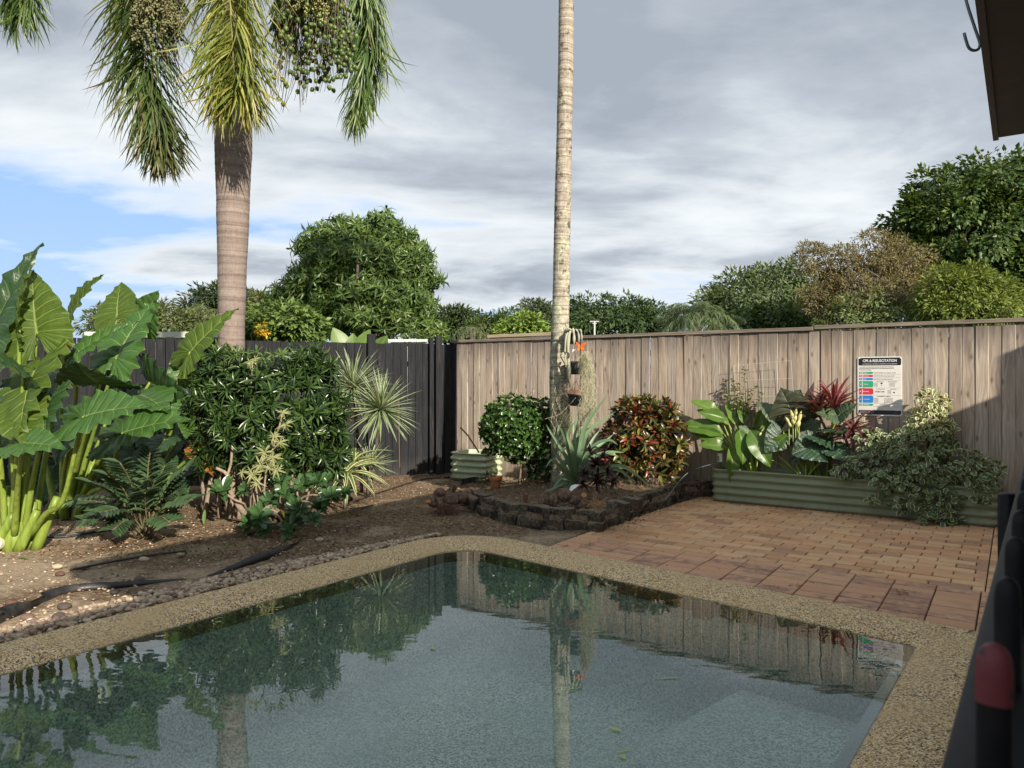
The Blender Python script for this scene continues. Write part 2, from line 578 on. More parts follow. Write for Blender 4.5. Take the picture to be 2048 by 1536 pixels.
def timber_fn(dark):
    def f(g):
        rnd = g.orand()
        o = g.vadd(g.obj(), g.comb(g.m('MULTIPLY', rnd, 37.), g.m('MULTIPLY', rnd, 91.), g.m('MULTIPLY', rnd, 53.)))
        # knots bend the grain
        ox_, oy_, oz_ = g.xyz(o)
        kv = g.n('TexVoronoi', {'feature': 'F1', 'voronoi_dimensions': '2D'}, Vector=g.comb(g.m('MULTIPLY', ox_, 5.2), g.m('MULTIPLY', oz_, 2.1), 0.), Scale=1.0)
        kd = kv.outputs['Distance']
        knot = g.mr(kd, .0, .16, 1., 0.)
        warp = g.m('MULTIPLY', g.mr(kd, 0., .5, 1., 0.), .035)
        x, y, z = g.xyz(o)
        gv = g.comb(g.m('ADD', g.m('MULTIPLY', x, 1.), warp), y, g.m('MULTIPLY', z, .045))
        gr = g.noise(gv, 55, 6, .62, .6)
        streak = g.noise(g.mapv(o, scale=(1, 1, .12)), 16, 4, .6)
        lx, ly, lz = g.xyz(g.obj())
        if dark:
            col = g.ramp(gr, [(.3, (.006, .0065, .008)), (.55, (.015, .016, .019)), (.8, (.036, .038, .042))])
            col = g.mix(g.mr(streak, .6, .78, 0, .3), col, (.075, .075, .08))
            col = g.mix(g.mr(lz, .0, .25, .5, 0), col, (.06, .055, .05))
        else:
            tone = g.ramp(g.m('FRACT', g.m('MULTIPLY', rnd, 7.31)), [(0., (.34, .285, .235)), (.2, (.46, .395, .32)), (.4, (.42, .34, .27)), (.6, (.50, .435, .36)), (.8, (.37, .325, .28)), (1., (.45, .38, .31))])
            col = g.mix(g.mr(gr, .32, .66), g.mix(1., tone, (.55, .51, .49), 'MULTIPLY'), tone)
            col = g.mix(g.mr(gr, .62, .8, 0, .35), col, (.50, .44, .36))
            col = g.mix(g.mr(streak, .54, .74, 0, .6), col, (.16, .13, .11))
            # darker towards the tops and the foot, varied by the streaks
            topd = g.mr(g.m('ADD', lz, g.m('MULTIPLY', streak, .5)), 1.75, 2.05, 0, .75)
            col = g.mix(topd, col, (.10, .085, .075))
            col = g.mix(g.mr(g.m('SUBTRACT', lz, g.m('MULTIPLY', streak, .4)), -.1, .25, .5, 0), col, (.10, .08, .06))
        col = g.mix(g.m('MULTIPLY', g.mr(kd, .02, .085, 1., 0.), .4 if dark else .65), col, (.012, .012, .012) if dark else (.075, .045, .028))
        return dict(color=col, normal=g.bump(g.m('ADD', gr, g.m('MULTIPLY', knot, .6)), .5, .003), rough=.75 if dark else .85)
    return f
M_TIMBER = mat('weathered_pine', timber_fn(False), spec=.2)
M_BLACKWOOD = mat('black_stained_timber', timber_fn(True), spec=.2)

def capwood_fn(g):
    o = g.vadd(g.obj(), g.comb(g.orand(), 0., g.orand()))
    gr = g.noise(g.mapv(o, scale=(.06, 1, 1)), 60, 5, .6)
    col = g.ramp(gr, [(.3, (.10, .085, .07)), (.55, (.20, .165, .13)), (.75, (.30, .26, .21))])
    return dict(color=col, normal=g.bump(gr, .4, .003))
M_CAP = mat('weathered_cap_timber', capwood_fn, rough=.85, spec=.2)

# ------------------------------------------------------------------ ground with a recess for the pool
def graded(a, b, lo, hi, step, growth=1.35):
    v = list(np.arange(lo, hi + 1e-6, step))
    s, x = step, hi
    while x < b:
        s *= growth; x += s; v.append(min(x, b + 1))
    s, x = step, lo
    while x > a:
        s *= growth; x -= s; v.insert(0, x)
    return np.array(v)
gx = graded(-600, 600, -5.6, 3.2, .05)
gy = graded(-400, 1200, -1.8, 10.2, .05)
XX, YY = np.meshgrid(gx, gy)
PIN = inset_poly(POOL, .14)
def inside_field(P, X, Y):
    cen = np.mean(np.array([tuple(p) for p in P]), axis=0)
    best = np.full(X.shape, 1e9)
    for i in range(len(P)):
        a, b = np.array(tuple(P[i])), np.array(tuple(P[(i + 1) % len(P)]))
        t = (b - a) / np.linalg.norm(b - a)
        nn = np.array([-t[1], t[0]])
        if np.dot(cen - a, nn) < 0: nn = -nn
        best = np.minimum(best, (X - a[0]) * nn[0] + (Y - a[1]) * nn[1])
    return best
ins = inside_field(PIN, XX, YY)
ZZ = np.zeros(XX.shape)
near = (XX > -6) & (XX < 6) & (YY > -2) & (YY < 11)
for i in range(XX.shape[0]):
    for j in range(XX.shape[1]):
        if near[i, j]:
            x, y = float(XX[i, j]), float(YY[i, j])
            ZZ[i, j] = .022 * mnoise.noise(Vector((x * 2.1, y * 2.1, 3))) + .007 * mnoise.noise(Vector((x * 9, y * 9, 7))) - .006
# paving side is flat and slightly lower
pav = (XX * FE.x + (YY) * FE.y)
ZZ = np.where(near & (XX > .2) & (YY < 8.2) & ((XX - .2) * .55 + (YY - 5.6) * .0 > 0), ZZ - .0, ZZ)
outer = inside_field([Vector(p) for p in POOL], XX, YY)
ZZ = np.where(outer > -.06, np.minimum(ZZ, -.012), ZZ)
ZZ = np.where(ins > 0, -2.6, ZZ)
PAVE = [Vector((-.02, 5.30)), Vector((2.2, 8.25)), Vector((6.2, 5.5)), Vector((4.5, 1.0)), Vector((2.2, 2.2))]
pin = inside_field(PAVE, XX, YY)
ZZ = np.where((pin > -.02), np.minimum(ZZ, -.055), ZZ)
ny, nx = XX.shape
V = np.stack([XX.ravel(), YY.ravel(), ZZ.ravel()], 1)
idx = np.arange(ny * nx).reshape(ny, nx)
Fq = np.stack([idx[:-1, :-1].ravel(), idx[:-1, 1:].ravel(), idx[1:, 1:].ravel(), idx[1:, :-1].ravel()], 1)
o = link('ground', mesh_np('ground', V, Fq, smooth=True), M_SOIL)
tag(o, 'brown garden soil with mulch and pale stones around the pool', kind='structure')

# ------------------------------------------------------------------ pool: coping, shell, water
def ring(inset, z, rscale=None):
    P = inset_poly(POOL, inset) if inset else [Vector(p) for p in POOL]
    R = [max(.03, r - inset * .8) for r in POOL_R]
    return [(p.x, p.y, z) for p in round_poly(P, R, 14)]
def loft(rings, close_last=False):
    V, Fc = [], []
    n = len(rings[0])
    for r in rings: V += r
    for i in range(len(rings) - 1):
        for j in range(n):
            k = (j + 1) % n
            Fc.append((i * n + j, i * n + k, (i + 1) * n + k, (i + 1) * n + j))
    if close_last: Fc.append(tuple((len(rings) - 1) * n + j for j in range(n)))
    return V, Fc
cz = .022
prof = [(0, -.12), (0, cz - .02), (.008, cz - .006), (.03, cz), (.12, cz + .002), (.18, cz - .002), (.24, cz - .010), (.28, cz - .020), (.31, cz - .031), (.335, cz - .044), (.346, cz - .058), (.35, cz - .08), (.35, cz - .12)]
V, Fc = loft([ring(a, b) for a, b in prof])
o = link('coping', mesh_py('coping', V, Fc, True), M_COPING)
tag(o, 'tan exposed aggregate coping with a rounded nose round the pool', kind='structure')
prof = [(.349, -.09), (.349, -.3), (.352, -.9), (.40, -1.25), (.6, -1.36), (1.0, -1.4)]
prof = [(a, b if b > -.4 else b * .56) for a, b in prof]
V, Fc = loft([ring(a, b) for a, b in prof], True)
o = link('pool_shell', mesh_py('pool_shell', V, Fc, True), M_POOL)
tag(o, 'grey-blue pebble lined pool interior', kind='structure')
P = ring(.31, WATER_Z)
if sum(P[i][0] * P[(i + 1) % len(P)][1] - P[(i + 1) % len(P)][0] * P[i][1] for i in range(len(P))) < 0: P = P[::-1]
o = link('water', mesh_py('water', P, [tuple(range(len(P)))]), M_WATER)
tag(o, 'still pool water reflecting palm trunk and fence', kind='structure')
# sloping entry bench and steps under water in the right-hand corner
B = Vector(POOL[1]); uA = (Vector(POOL[0]) - B).normalized(); uC = (Vector(POOL[2]) - B).normalized()
def bench(a, b, z0, z1, curve):
    c0 = B + uA * .33 + uC * .33
    pts = [c0, c0 + uA * a]
    for k in range(1, 10):
        t = k / 10
        q = (c0 + uA * a) * (1 - t) + (c0 + uC * b + uA * curve * .4) * t
        q = q + (uA * .5 + uC * .5) * curve * math.sin(math.pi * t)
        pts.append(q)
    pts += [c0 + uC * b + uA * curve * .4, c0 + uC * b]
    n = len(pts)
    V = [(p.x, p.y, z1) for p in pts] + [(p.x, p.y, z0) for p in pts]
    return V, [tuple(range(n))] + [(i, (i + 1) % n, (i + 1) % n + n, i + n) for i in range(n)]
ac = Acc().add(*bench(.9, 1.7, -1.4, -.48, .75))
tag(ac.obj('pool_steps', M_POOL), 'curved underwater steps in the right corner of the pool', kind='structure')
# pale waterline strip on the right-hand end
c0 = B + uA * .352 + uC * .36
q = [c0, c0 + uC * 4.6, c0 + uC * 4.6 + uA * .07, c0 + uA * .07]
V = [(p.x, p.y, z) for z in (-.10, -.24) for p in q]
ac = Acc().add(V, [(0, 1, 2, 3), (4, 5, 6, 7), (0, 1, 5, 4), (1, 2, 6, 5), (2, 3, 7, 6), (3, 0, 4, 7)])
tag(ac.obj('pool_ledge', mat('pale_render', lambda g: dict(color=g.ramp(g.noise(g.pos(), 60, 4, .7), [(.3, (.42, .44, .43)), (.7, (.62, .64, .62))])), rough=.9)),
    'pale ledge just under the water along the right end', kind='structure')

# ------------------------------------------------------------------ brick paving
paving = bpy.data.objects.new('paving', None); COL.objects.link(paving)
tag(paving, 'orange clay brick paving between the pool and the timber fence', kind='structure')
paving.location = (2.2, 5.6, 0)
def to_w(a, b):       # paving frame: a along the fence to the right, b from fence towards the pool, origin at seam line start
    p = Vector((0.681, 5.925)) + FE * a + FN * b
    return p
def clip(poly, P):
    """clip polygon (list of Vector2) with convex P"""
    cen = sum(P, Vector((0, 0))) / len(P)
    for i in range(len(P)):
        a, b = P[i], P[(i + 1) % len(P)]
        t = (b - a).normalized(); nn = Vector((-t.y, t.x))
        if (cen - a).dot(nn) < 0: nn = -nn
        out = []
        for j in range(len(poly)):
            p, q = poly[j], poly[(j + 1) % len(poly)]
            dp, dq = (p - a).dot(nn), (q - a).dot(nn)
            if dp >= 0: out.append(p)
            if dp * dq < 0: out.append(p + (q - p) * (dp / (dp - dq)))
        poly = out
        if len(poly) < 3: return []
    return poly
def area(p): return abs(sum(p[i].x * p[(i + 1) % len(p)].y - p[(i + 1) % len(p)].x * p[i].y for i in range(len(p)))) / 2
PAVE_CLIP = [Vector((-.02, 5.30)), Vector((2.2, 8.25)), Vector((6.2, 5.5)), Vector((4.5, 1.0)), Vector((2.2, 2.2))]
cells = []
L, Wd = .232, .1165
for r in range(0, 22):                                       # running bond behind the seam
    b0 = -(r + 1) * Wd
    off = (r % 2) * L / 2 + random.uniform(-.004, .004)
    for c in range(-4, 12):
        cells.append((c * L + off, b0, L, Wd, 9.5 * L + .05))
for c in range(11, 24):
    pass
for r in range(-2, 22):                                      # header column along the right side
    cells.append((2.62, -(r + 1) * Wd, L, Wd, 99))
    cells.append((2.62 + L, -(r + 1) * Wd, L, Wd, 99)); cells.append((2.62 + 2 * L, -(r + 1) * Wd, L, Wd, 99)); cells.append((2.62 + 3 * L, -(r + 1) * Wd, L, Wd, 99))
for r in range(0, 12):                                       # stack bond border towards the pool
    for c in range(-5, 17):
        cells.append((c * L + .05 - (.02 * r if False else 0), r * Wd, L, Wd, 99))
pieces = []
for a, b, l, w, amax in cells:
    g0 = .0034
    a1 = min(a + l, 2.62) if amax < 50 else a + l
    if amax < 50 and a1 - a < .03: continue
    q = [to_w(a + g0, b + g0), to_w(a1 - g0, b + g0), to_w(a1 - g0, b + w - g0), to_w(a + g0, b + w - g0)]
    q = clip(q, PAVE_CLIP)
    if len(q) < 3 or area(q) < .004: continue
    cx = sum(q, Vector((0, 0))) / len(q)
    if poly_dist(POOL, cx.x, cx.y) > .05: continue
    pieces.append((cx, q))
def paver_geo(q, cx, z, tx, ty):
    n = len(q)
    V = []
    for s, zz in ((1.0, -.045), (1.0, -.004), (.965, 0.0)):
        for p in q:
            d = (p - cx)
            dd = d * (1 - .004 / max(d.length, .01)) if s < 1 else d
            V.append(Vector((cx.x + dd.x, cx.y + dd.y, z + zz + dd.x * tx + dd.y * ty)))
    Fc = [tuple(range(2 * n, 3 * n))]
    for i in range(n):
        k = (i + 1) % n
        Fc += [(i, k, n + k, n + i), (n + i, n + k, 2 * n + k, 2 * n + i)]
    return V, Fc
def in_view(c):
    px = 1024 + F * c.x / c.y
    py = HY + H * F / c.y
    return -20 < px < 2070 and py < 1560
pieces.sort(key=lambda t: (not in_view(t[0]), t[0].length))
rest = Acc()
for i, (cx, q) in enumerate(pieces):
    z = .006 + random.gauss(0, .0012)
    V, Fc = paver_geo(q, cx, z, random.gauss(0, .008), random.gauss(0, .008))
    if i < 299:
        V2 = [v - Vector((cx.x, cx.y, 0)) for v in V]
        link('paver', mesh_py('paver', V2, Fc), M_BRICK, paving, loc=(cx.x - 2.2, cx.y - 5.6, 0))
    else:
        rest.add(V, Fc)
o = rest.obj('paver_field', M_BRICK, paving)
tag(o, kind='stuff')
pa_, pb_ = Vector(POOL[0]), Vector(POOL[1])
pt_ = (pb_ - pa_).normalized(); pn_ = Vector((-pt_.y, pt_.x))
pn_ = pn_ if pn_.y > 0 else -pn_
pa_ = pa_ - pn_ * .08
sand = clip(PAVE_CLIP, [pa_ - pt_ * 3, pa_ + pt_ * 3.66, pa_ + pt_ * 3.66 - pt_ * 0 + Vector((-.45, -.55)) * 0 + pt_ * 6, pa_ + pt_ * 9 + pn_ * 9, pa_ - pt_ * 3 + pn_ * 9])
V = [Vector((p.x, p.y, -.012)) for p in sand]
Acc().add(V, [tuple(range(len(V)))]).obj('joint_sand', M_JOINT, paving)

# ------------------------------------------------------------------ fences
def paling_mesh(w, h, t, seed):
    R = random.Random(seed)
    bm = bmesh.new()
    n = 8
    c = R.uniform(-.004, .004)
    V = []
    for i in range(n + 1):
        z = h * i / n
        dx = math.sin(z * 2 + seed) * .0015
        dy = c * math.sin(math.pi * z / h)
        for (x, y) in ((-w / 2, 0), (-w / 2, -t + .007), (-w / 2 + .005, -t), (w / 2 - .005, -t), (w / 2, -t + .007), (w / 2, 0)):
            V.append((x + dx, y + dy, z))
    Fc = []
    for i in range(n):
        for k in range(6):
            k2 = (k + 1) % 6
            Fc.append((i * 6 + k, i * 6 + k2, i * 6 + 6 + k2, i * 6 + 6 + k))
    Fc += [(5, 4, 3, 2, 1, 0), tuple(n * 6 + q for q in range(6))]
    return mesh_py('paling', V, Fc)

fence = thing('timber_fence', 'weathered raw timber paling fence with a flat top cap', 'fence', (FC.x, FC.y, 0), math.atan2(FE.y, FE.x))
# local frame: x along fence, -y towards the pool
ms = [paling_mesh(.1036, 1.775, .016, s) for s in range(6)]
x, i = .06, 0
LF = 8.4
while x < LF:
    if True:
        o = link('paling', ms[i % 6], M_TIMBER, fence, loc=(x, -.030 - (i % 2) * .003 + random.uniform(-.003, .003), .0 + random.uniform(-.006, .004)), rot=(random.gauss(0, .002), random.gauss(0, .0022), random.gauss(0, .02)))
    x += .1024 + random.uniform(-.0008, .0006) + (.012 if abs(x - 4.62) < .055 else 0)
    i += 1
def bar(name, parent, x0, x1, y, z, t, h, m, dz=0., bev=.003):
    me = bevel_box(x1 - x0, t, h, bev, 1)
    o = link(name, me, m, parent, loc=((x0 + x1) / 2, y, z))
    o.rotation_euler = (0, -math.atan2(dz, x1 - x0), 0)
    return o
bar('cap', fence, -.06, 4.66, -.02, 1.778, .105, .038, M_CAP)
bar('cap', fence, 4.668, LF + .1, -.02, 1.790, .105, .038, M_CAP)
bar('plinth_board', fence, 0, LF, -.012, .0, .02, .12, M_CAP)
for z in (.35, .95, 1.55):
    bar('rail', fence, 0, LF, .035, z, .04, .07, M_CAP)
for xx in (0.04, 2.4, 4.67, 7.0):
    bar('post', fence, xx - .045, xx + .045, .105, 0, .09, 1.75, M_CAP)
# rail of the neighbour's fence standing just behind
t = thing('neighbour_fence', 'pale timber rail fence top showing behind the left end of the timber fence', 'fence', (FC.x + .35, FC.y + .5, 0), math.atan2(FE.y, FE.x))
bar('cap', t, 0, 1.35, .12, 1.88, .10, .045, mat('pale_pine', lambda g: dict(color=g.ramp(g.noise(g.mapv(g.obj(), scale=(.06, 1, 1)), 60, 5, .6), [(.3, (.30, .23, .16)), (.7, (.44, .35, .26))])), rough=.8))
for k in range(13):
    link('paling', ms[k % 6], M_TIMBER, t, loc=(.06 + k * .104, .12, .1))

bf = thing('black_fence', 'black stained timber paling fence behind the tropical plants', 'fence', (FC.x, FC.y, 0), math.atan2(BE.y, BE.x))
bms = [paling_mesh(.1032, 1.755, .016, s + 20) for s in range(6)]
x, i = .05, 0
while x < 8.6:
    yy = .02 if x > .38 else .0
    top = 0.
    o = link('paling', bms[i % 6], M_BLACKWOOD, bf, loc=(x, .03 + (i % 2) * .004 + random.uniform(-.002, .002), random.uniform(-.004, .004) - .0), rot=(0, random.gauss(0, .002), math.pi + random.gauss(0, .02)))
    x += .1018 + random.uniform(-.001, .0006)
    i += 1
for xx, hh, ww in ((.30, 1.86, .085), (.405, 1.84, .05), (1.21, 1.87, .10), (3.6, 1.78, .09), (6.0, 1.78, .09)):
    bar('post', bf, xx - ww / 2, xx + ww / 2, .075, 0, .08, hh, M_BLACKWOOD)
for z in (.35, 1.45):
    bar('rail', bf, 0, 8.5, -.03, z, .04, .07, M_BLACKWOOD)

# ------------------------------------------------------------------ leaf materials
def leafmat(name, dark, light, rough=.42, trans=.28, vein=None, margin=None, tip=None, spec=.45, mid=None, perobj=False, nb=True, lo=0., hi=1.):
    """colour runs per leaf between dark and light; uv: x across the leaf, y along it"""
    def f(g):
        r = g.orand() if perobj else g.island()
        n = g.noise(g.obj(), 7 if perobj else 2.2, 3, .6)
        fac = g.m('ADD', g.m('MULTIPLY', r, .65), g.m('MULTIPLY', n, .45))
        col = g.ramp(fac, [(.15, dark), (.85, light)] if mid is None else [(.1, dark), (.5, mid), (.9, light)])
        u, v, _ = g.xyz(g.uv())
        ac = g.m('ABSOLUTE', g.m('SUBTRACT', u, .5))
        if margin:
            c, wdt = margin
            jag = g.noise(g.obj(), 60, 2, .5)
            e = g.m('ADD', ac, g.m('MULTIPLY', jag, .14))
            col = g.mix(g.mr(e, .5 - wdt + .05, .5 - wdt + .09), col, c)
        if vein:
            col = g.mix(g.mr(ac, .0, .06, .7, 0), col, vein)
        if tip:
            col = g.mix(g.m('MULTIPLY', g.mr(v, .6, 1.), g.mr(r, .3, .8)), col, tip)
        d = dict(color=col)
        if nb: d['normal'] = g.bump(g.m('ADD', ac, g.m('MULTIPLY', n, .3)), .25, .01)
        return d
    return mat(name, f, rough=rough, trans=trans, spec=spec)

def barkmat(name, a, b, scale=20, stretch=.25, bumpd=.01):
    def f(g):
        n = g.noise(g.mapv(g.pos(), scale=(1, 1, stretch)), scale, 6, .65)
        return dict(color=g.ramp(n, [(.3, a), (.7, b)]), normal=g.bump(n, .6, bumpd))
    return mat(name, f, rough=.9, spec=.15)
M_BARK = barkmat('grey_bark', (.05, .04, .032), (.16, .135, .11))
M_TWIG = barkmat('pale_twig', (.16, .12, .085), (.34, .27, .2), 40)

# ------------------------------------------------------------------ trees beyond the fences
def crown_data(blobs, nsub, nleaf, rs, tpl, size, droop=.35, squash=.8, seed=0, shell=(.62, 1.0)):
    R = np.random.default_rng(seed)
    vol = np.array([b[1][0] * b[1][2] for b in blobs], float)
    cnt = np.maximum(1, (nsub * vol / vol.sum()).astype(int))
    C, O = [], []
    for (c, r), k in zip(blobs, cnt):
        d = R.normal(size=(k, 3)); d /= np.linalg.norm(d, axis=1, keepdims=True)
        d[:, 1] -= .35 * R.random(k)
        rad = R.uniform(shell[0], shell[1], size=(k, 1)) ** .7
        C.append(np.array(tuple(c)) + d * np.array(r) * rad); O.append(d)
    C = np.concatenate(C); O = np.concatenate(O)
    sub = R.uniform(.65, 1.35, size=len(C)) * rs
    per = max(1, nleaf // len(C))
    idx = np.repeat(np.arange(len(C)), per)
    d = R.normal(size=(len(idx), 3)); d /= np.linalg.norm(d, axis=1, keepdims=True)
    off = d * sub[idx][:, None] * (R.uniform(.25, 1, size=(len(idx), 1)) ** .6) * np.array([1, 1, squash])
    P = C[idx] + off
    ax = d * .9 + O[idx] * .55 + R.normal(size=d.shape) * .35
    ax[:, 2] -= droop
    up = O[idx] * .6 + R.normal(size=d.shape) * .35 + np.array([0, 0, .8])
    S = R.uniform(.7, 1.25, size=len(idx)) * size
    return scatter(tpl, frames(ax, up, S), P), C

def tree(name, label, cat, cx, base_d, blobs_px, nsub, nleaf, rs, tpl, size, m, droop=.35, bark=None, trunk_r=.16, seed=1, limbs=9, shell=(.62, 1.), squash=.8, depthk=.9, group=None, twigs=0):
    """blobs_px: (px, py, rx, ry[, depth offset]) in photo pixels at the tree's distance"""
    bark = bark or M_BARK
    k = base_d / F
    blobs = []
    for b in blobs_px:
        c = W(b[0], b[1], base_d + (b[4] if len(b) > 4 else 0))
        blobs.append((c, (b[2] * k, b[2] * k * depthk, b[3] * k)))
    base = Vector(((cx - 1024) / F * base_d, base_d, 0))
    t = thing(name, label, cat, base, 0, group)
    (v, f, u), C = crown_data(blobs, nsub, nleaf, rs, tpl, size, droop, squash, seed, shell)
    link('crown', mesh_np('crown', v - np.array(tuple(base)), f, u, False), m, t)
    ac = Acc()
    R = random.Random(seed)
    zt = min(b[0].z for b in blobs)
    fork = base + Vector((0, 0, max(.5, zt * .45)))
    ac.tube(curve_pts([base, base + Vector((.05, 0, fork.z * .5)), fork], 6), [trunk_r * (1 - .05 * i) for i in range(7)], 10)
    for i in range(limbs):
        c = Vector(C[R.randrange(len(C))])
        mid = fork.lerp(c, .5) + Vector((R.uniform(-.2, .2), R.uniform(-.2, .2), R.uniform(0, .5)))
        ac.tube(curve_pts([fork, mid, c], 7), [trunk_r * .6 * (1 - i / 8.5) for i in range(8)], 6)
        for j in range(twigs):
            c2 = Vector(C[R.randrange(len(C))])
            if (c2 - mid).length < 2.2:
                ac.tube(curve_pts([mid, mid.lerp(c2, .5) + Vector((0, 0, .15)), c2], 5), [trunk_r * .22 * (1 - i / 7) for i in range(6)], 5)
    ac.obj('trunk', bark, t, True)
    return t

M_BARK2 = barkmat('greyish_twig', (.10, .08, .06), (.24, .20, .155), 40)
T_FL = flatleaf(.34, .12)
T_FL2 = flatleaf(.55, .1)
T_FINE = flatleaf(.2, .2)
# drooping bunch of long leaves, as on a mango twig
T_BUNCH = tuft(6, strap(2, .27, .55, .2), (.5, 1.6), (.8, 1.1))
M_MANGO = leafmat('mango_leaf', (.025, .06, .015), (.16, .23, .06), rough=.38, mid=(.07, .125, .03))
M_DKTREE = leafmat('dark_tree_leaf', (.022, .04, .014), (.075, .11, .035), rough=.6)
M_MIDTREE = leafmat('mid_tree_leaf', (.035, .065, .018), (.12, .17, .05), rough=.55)
M_YELGREEN = leafmat('yellow_green_leaf', (.07, .11, .018), (.23, .28, .055), rough=.55)
M_BROWNTREE = leafmat('bronze_leaf', (.11, .095, .038), (.27, .23, .11), rough=.7)
M_BIGTREE = leafmat('fig_leaf', (.025, .055, .014), (.14, .19, .045), rough=.45, mid=(.06, .11, .025))
M_PALE = leafmat('pale_fine_leaf', (.07, .10, .035), (.2, .25, .09), rough=.6)

tree('mango_tree', 'dense rounded green mango tree rising behind the black fence', 'tree', 740, 17.5,
     [(690, 478, 48, 34), (760, 475, 50, 34), (805, 505, 46, 40), (640, 500, 44, 38), (725, 530, 85, 52), (820, 560, 48, 42), (650, 560, 62, 46), (745, 600, 100, 50), (600, 600, 44, 36), (835, 615, 32, 30), (740, 645, 105, 30), (850, 660, 36, 20), (565, 628, 34, 24)],
     330, 5600, .30, T_BUNCH, .25, M_MANGO, droop=.55, seed=4, trunk_r=.2, limbs=14, shell=(.55, 1.))
tree('papaya_like_tree', 'light green leafy tree with a yellow leaf patch right of the thick palm trunk', 'tree', 575, 14.5,
     [(580, 650, 60, 34), (540, 668, 40, 22), (620, 665, 35, 25), (505, 655, 22, 30)], 90, 5500, .22, T_FL2, .13, leafmat('bright_mid_leaf', (.045, .09, .02), (.17, .25, .06), rough=.5), seed=6, trunk_r=.09)
tree('flowering_shrub', 'small clump of yellow flowers in the light green tree above the black fence', 'shrub', 527, 14.0,
     [(527, 660, 10, 7)], 14, 260, .06, T_FL2, .09, mat('yellow_petal', color=(.62, .42, .03), rough=.6, trans=.3), seed=8, trunk_r=.02, limbs=2)
tree('hill_tree', 'dark round topped tree far behind the thick palm trunk', 'tree', 440, 38,
     [(450, 612, 72, 32), (400, 625, 32, 25), (500, 610, 30, 22), (470, 650, 90, 30)], 150, 8000, .5, T_FL, .3, M_DKTREE, seed=9)
tree('hedge_tree', 'low scrubby yellowish green tree left of the thick palm trunk', 'tree', 345, 19,
     [(345, 650, 45, 26), (310, 640, 30, 32), (390, 655, 35, 22), (330, 620, 12, 12), (200, 645, 30, 22), (250, 655, 50, 25)], 120, 7000, .25, T_FL, .14, leafmat('scrub_leaf', (.05, .08, .025), (.17, .2, .07), rough=.6), seed=12, trunk_r=.08)
tree('back_tree', 'loose olive green tree between palm trunk and mango tree', 'tree', 510, 24,
     [(515, 612, 32, 22), (540, 620, 30, 28), (500, 650, 35, 28)], 80, 5000, .28, T_FL, .17, leafmat('olive_leaf', (.06, .085, .03), (.18, .2, .075), rough=.6), seed=13, trunk_r=.1)
tree('umbrella_tree', 'dark flat topped tree just right of the mango tree', 'tree', 915, 34,
     [(905, 630, 36, 10), (935, 640, 38, 14), (880, 650, 28, 12), (915, 658, 60, 20)], 110, 6500, .4, T_FL, .24, M_DKTREE, seed=14, squash=.5)
tree('garden_tree', 'mid green bushy tree in the gap left of the spotted palm trunk', 'tree', 1000, 30,
     [(985, 655, 26, 18), (1015, 650, 25, 20), (960, 662, 25, 16)], 80, 4500, .34, T_FL, .2, M_MIDTREE, seed=15)
tree('garden_tree', 'bright yellow green low tree right behind the timber fence cap', 'tree', 1045, 22,
     [(1045, 655, 32, 22), (1020, 668, 30, 14), (1075, 668, 20, 14)], 70, 4500, .24, T_FL2, .15, leafmat('lime_leaf', (.09, .16, .025), (.24, .34, .07), rough=.5), seed=16, trunk_r=.1)
tree('tall_tree', 'grey green upright tree touching the spotted palm trunk on its left', 'tree', 1065, 36,
     [(1065, 620, 26, 16), (1080, 635, 30, 25), (1045, 640, 20, 14), (1100, 650, 30, 30)], 90, 5000, .4, T_FL, .22, leafmat('greyish_leaf', (.04, .065, .03), (.12, .155, .075), rough=.6), seed=17)
tree('hedgerow_tree', 'wide dark evergreen tree right of the spotted palm trunk', 'tree', 1215, 30,
     [(1190, 628, 55, 30), (1250, 622, 45, 24), (1300, 640, 45, 26), (1220, 652, 110, 24), (1160, 640, 30, 30)], 220, 12000, .36, T_FL, .22, leafmat('hedge_dark_leaf', (.02, .045, .014), (.075, .125, .035), rough=.5), seed=18)
tree('distant_tree', 'pale green rounded tree left of the bronze tree', 'tree', 1500, 27,
     [(1480, 580, 60, 30), (1540, 568, 50, 36), (1430, 610, 42, 30), (1500, 620, 110, 38), (1590, 560, 40, 32), (1600, 620, 70, 40)], 300, 17000, .38, T_FL, .2, leafmat('soft_green_leaf', (.045, .075, .03), (.155, .21, .085), rough=.55), seed=19)
tree('bushy_tree', 'darker green shrubby tree below the pale rounded one', 'tree', 1560, 22,
     [(1560, 640, 55, 28), (1500, 645, 40, 24), (1620, 645, 45, 22)], 100, 6500, .26, T_FL2, .15, M_BIGTREE, seed=20, trunk_r=.1)
tree('fig_tree', 'huge dark green fig tree filling the right edge above the fence', 'tree', 1960, 17,
     [(1900, 400, 85, 66), (1990, 380, 100, 62), (1835, 450, 62, 45), (2060, 430, 100, 110), (1930, 480, 130, 80), (2030, 560, 110, 100), (1820, 520, 50, 60), (1900, 580, 110, 70), (2150, 480, 110, 150)],
     700, 62000, .32, T_FL2, .14, M_BIGTREE, seed=21, trunk_r=.35, limbs=18, twigs=3)
tree('bronze_tree', 'sparse bronze leaved tree with pale bare branches behind the fence', 'tree', 1735, 14,
     [(1620, 520, 28, 34), (1680, 540, 40, 40), (1740, 508, 48, 42), (1800, 520, 50, 44), (1850, 580, 42, 40), (1690, 585, 65, 45), (1780, 590, 80, 45), (1640, 600, 45, 36)],
     420, 34000, .15, T_FL, .062, M_BROWNTREE, bark=M_BARK2, seed=22, trunk_r=.06, limbs=60, twigs=2, shell=(.65, 1.05), droop=.0)
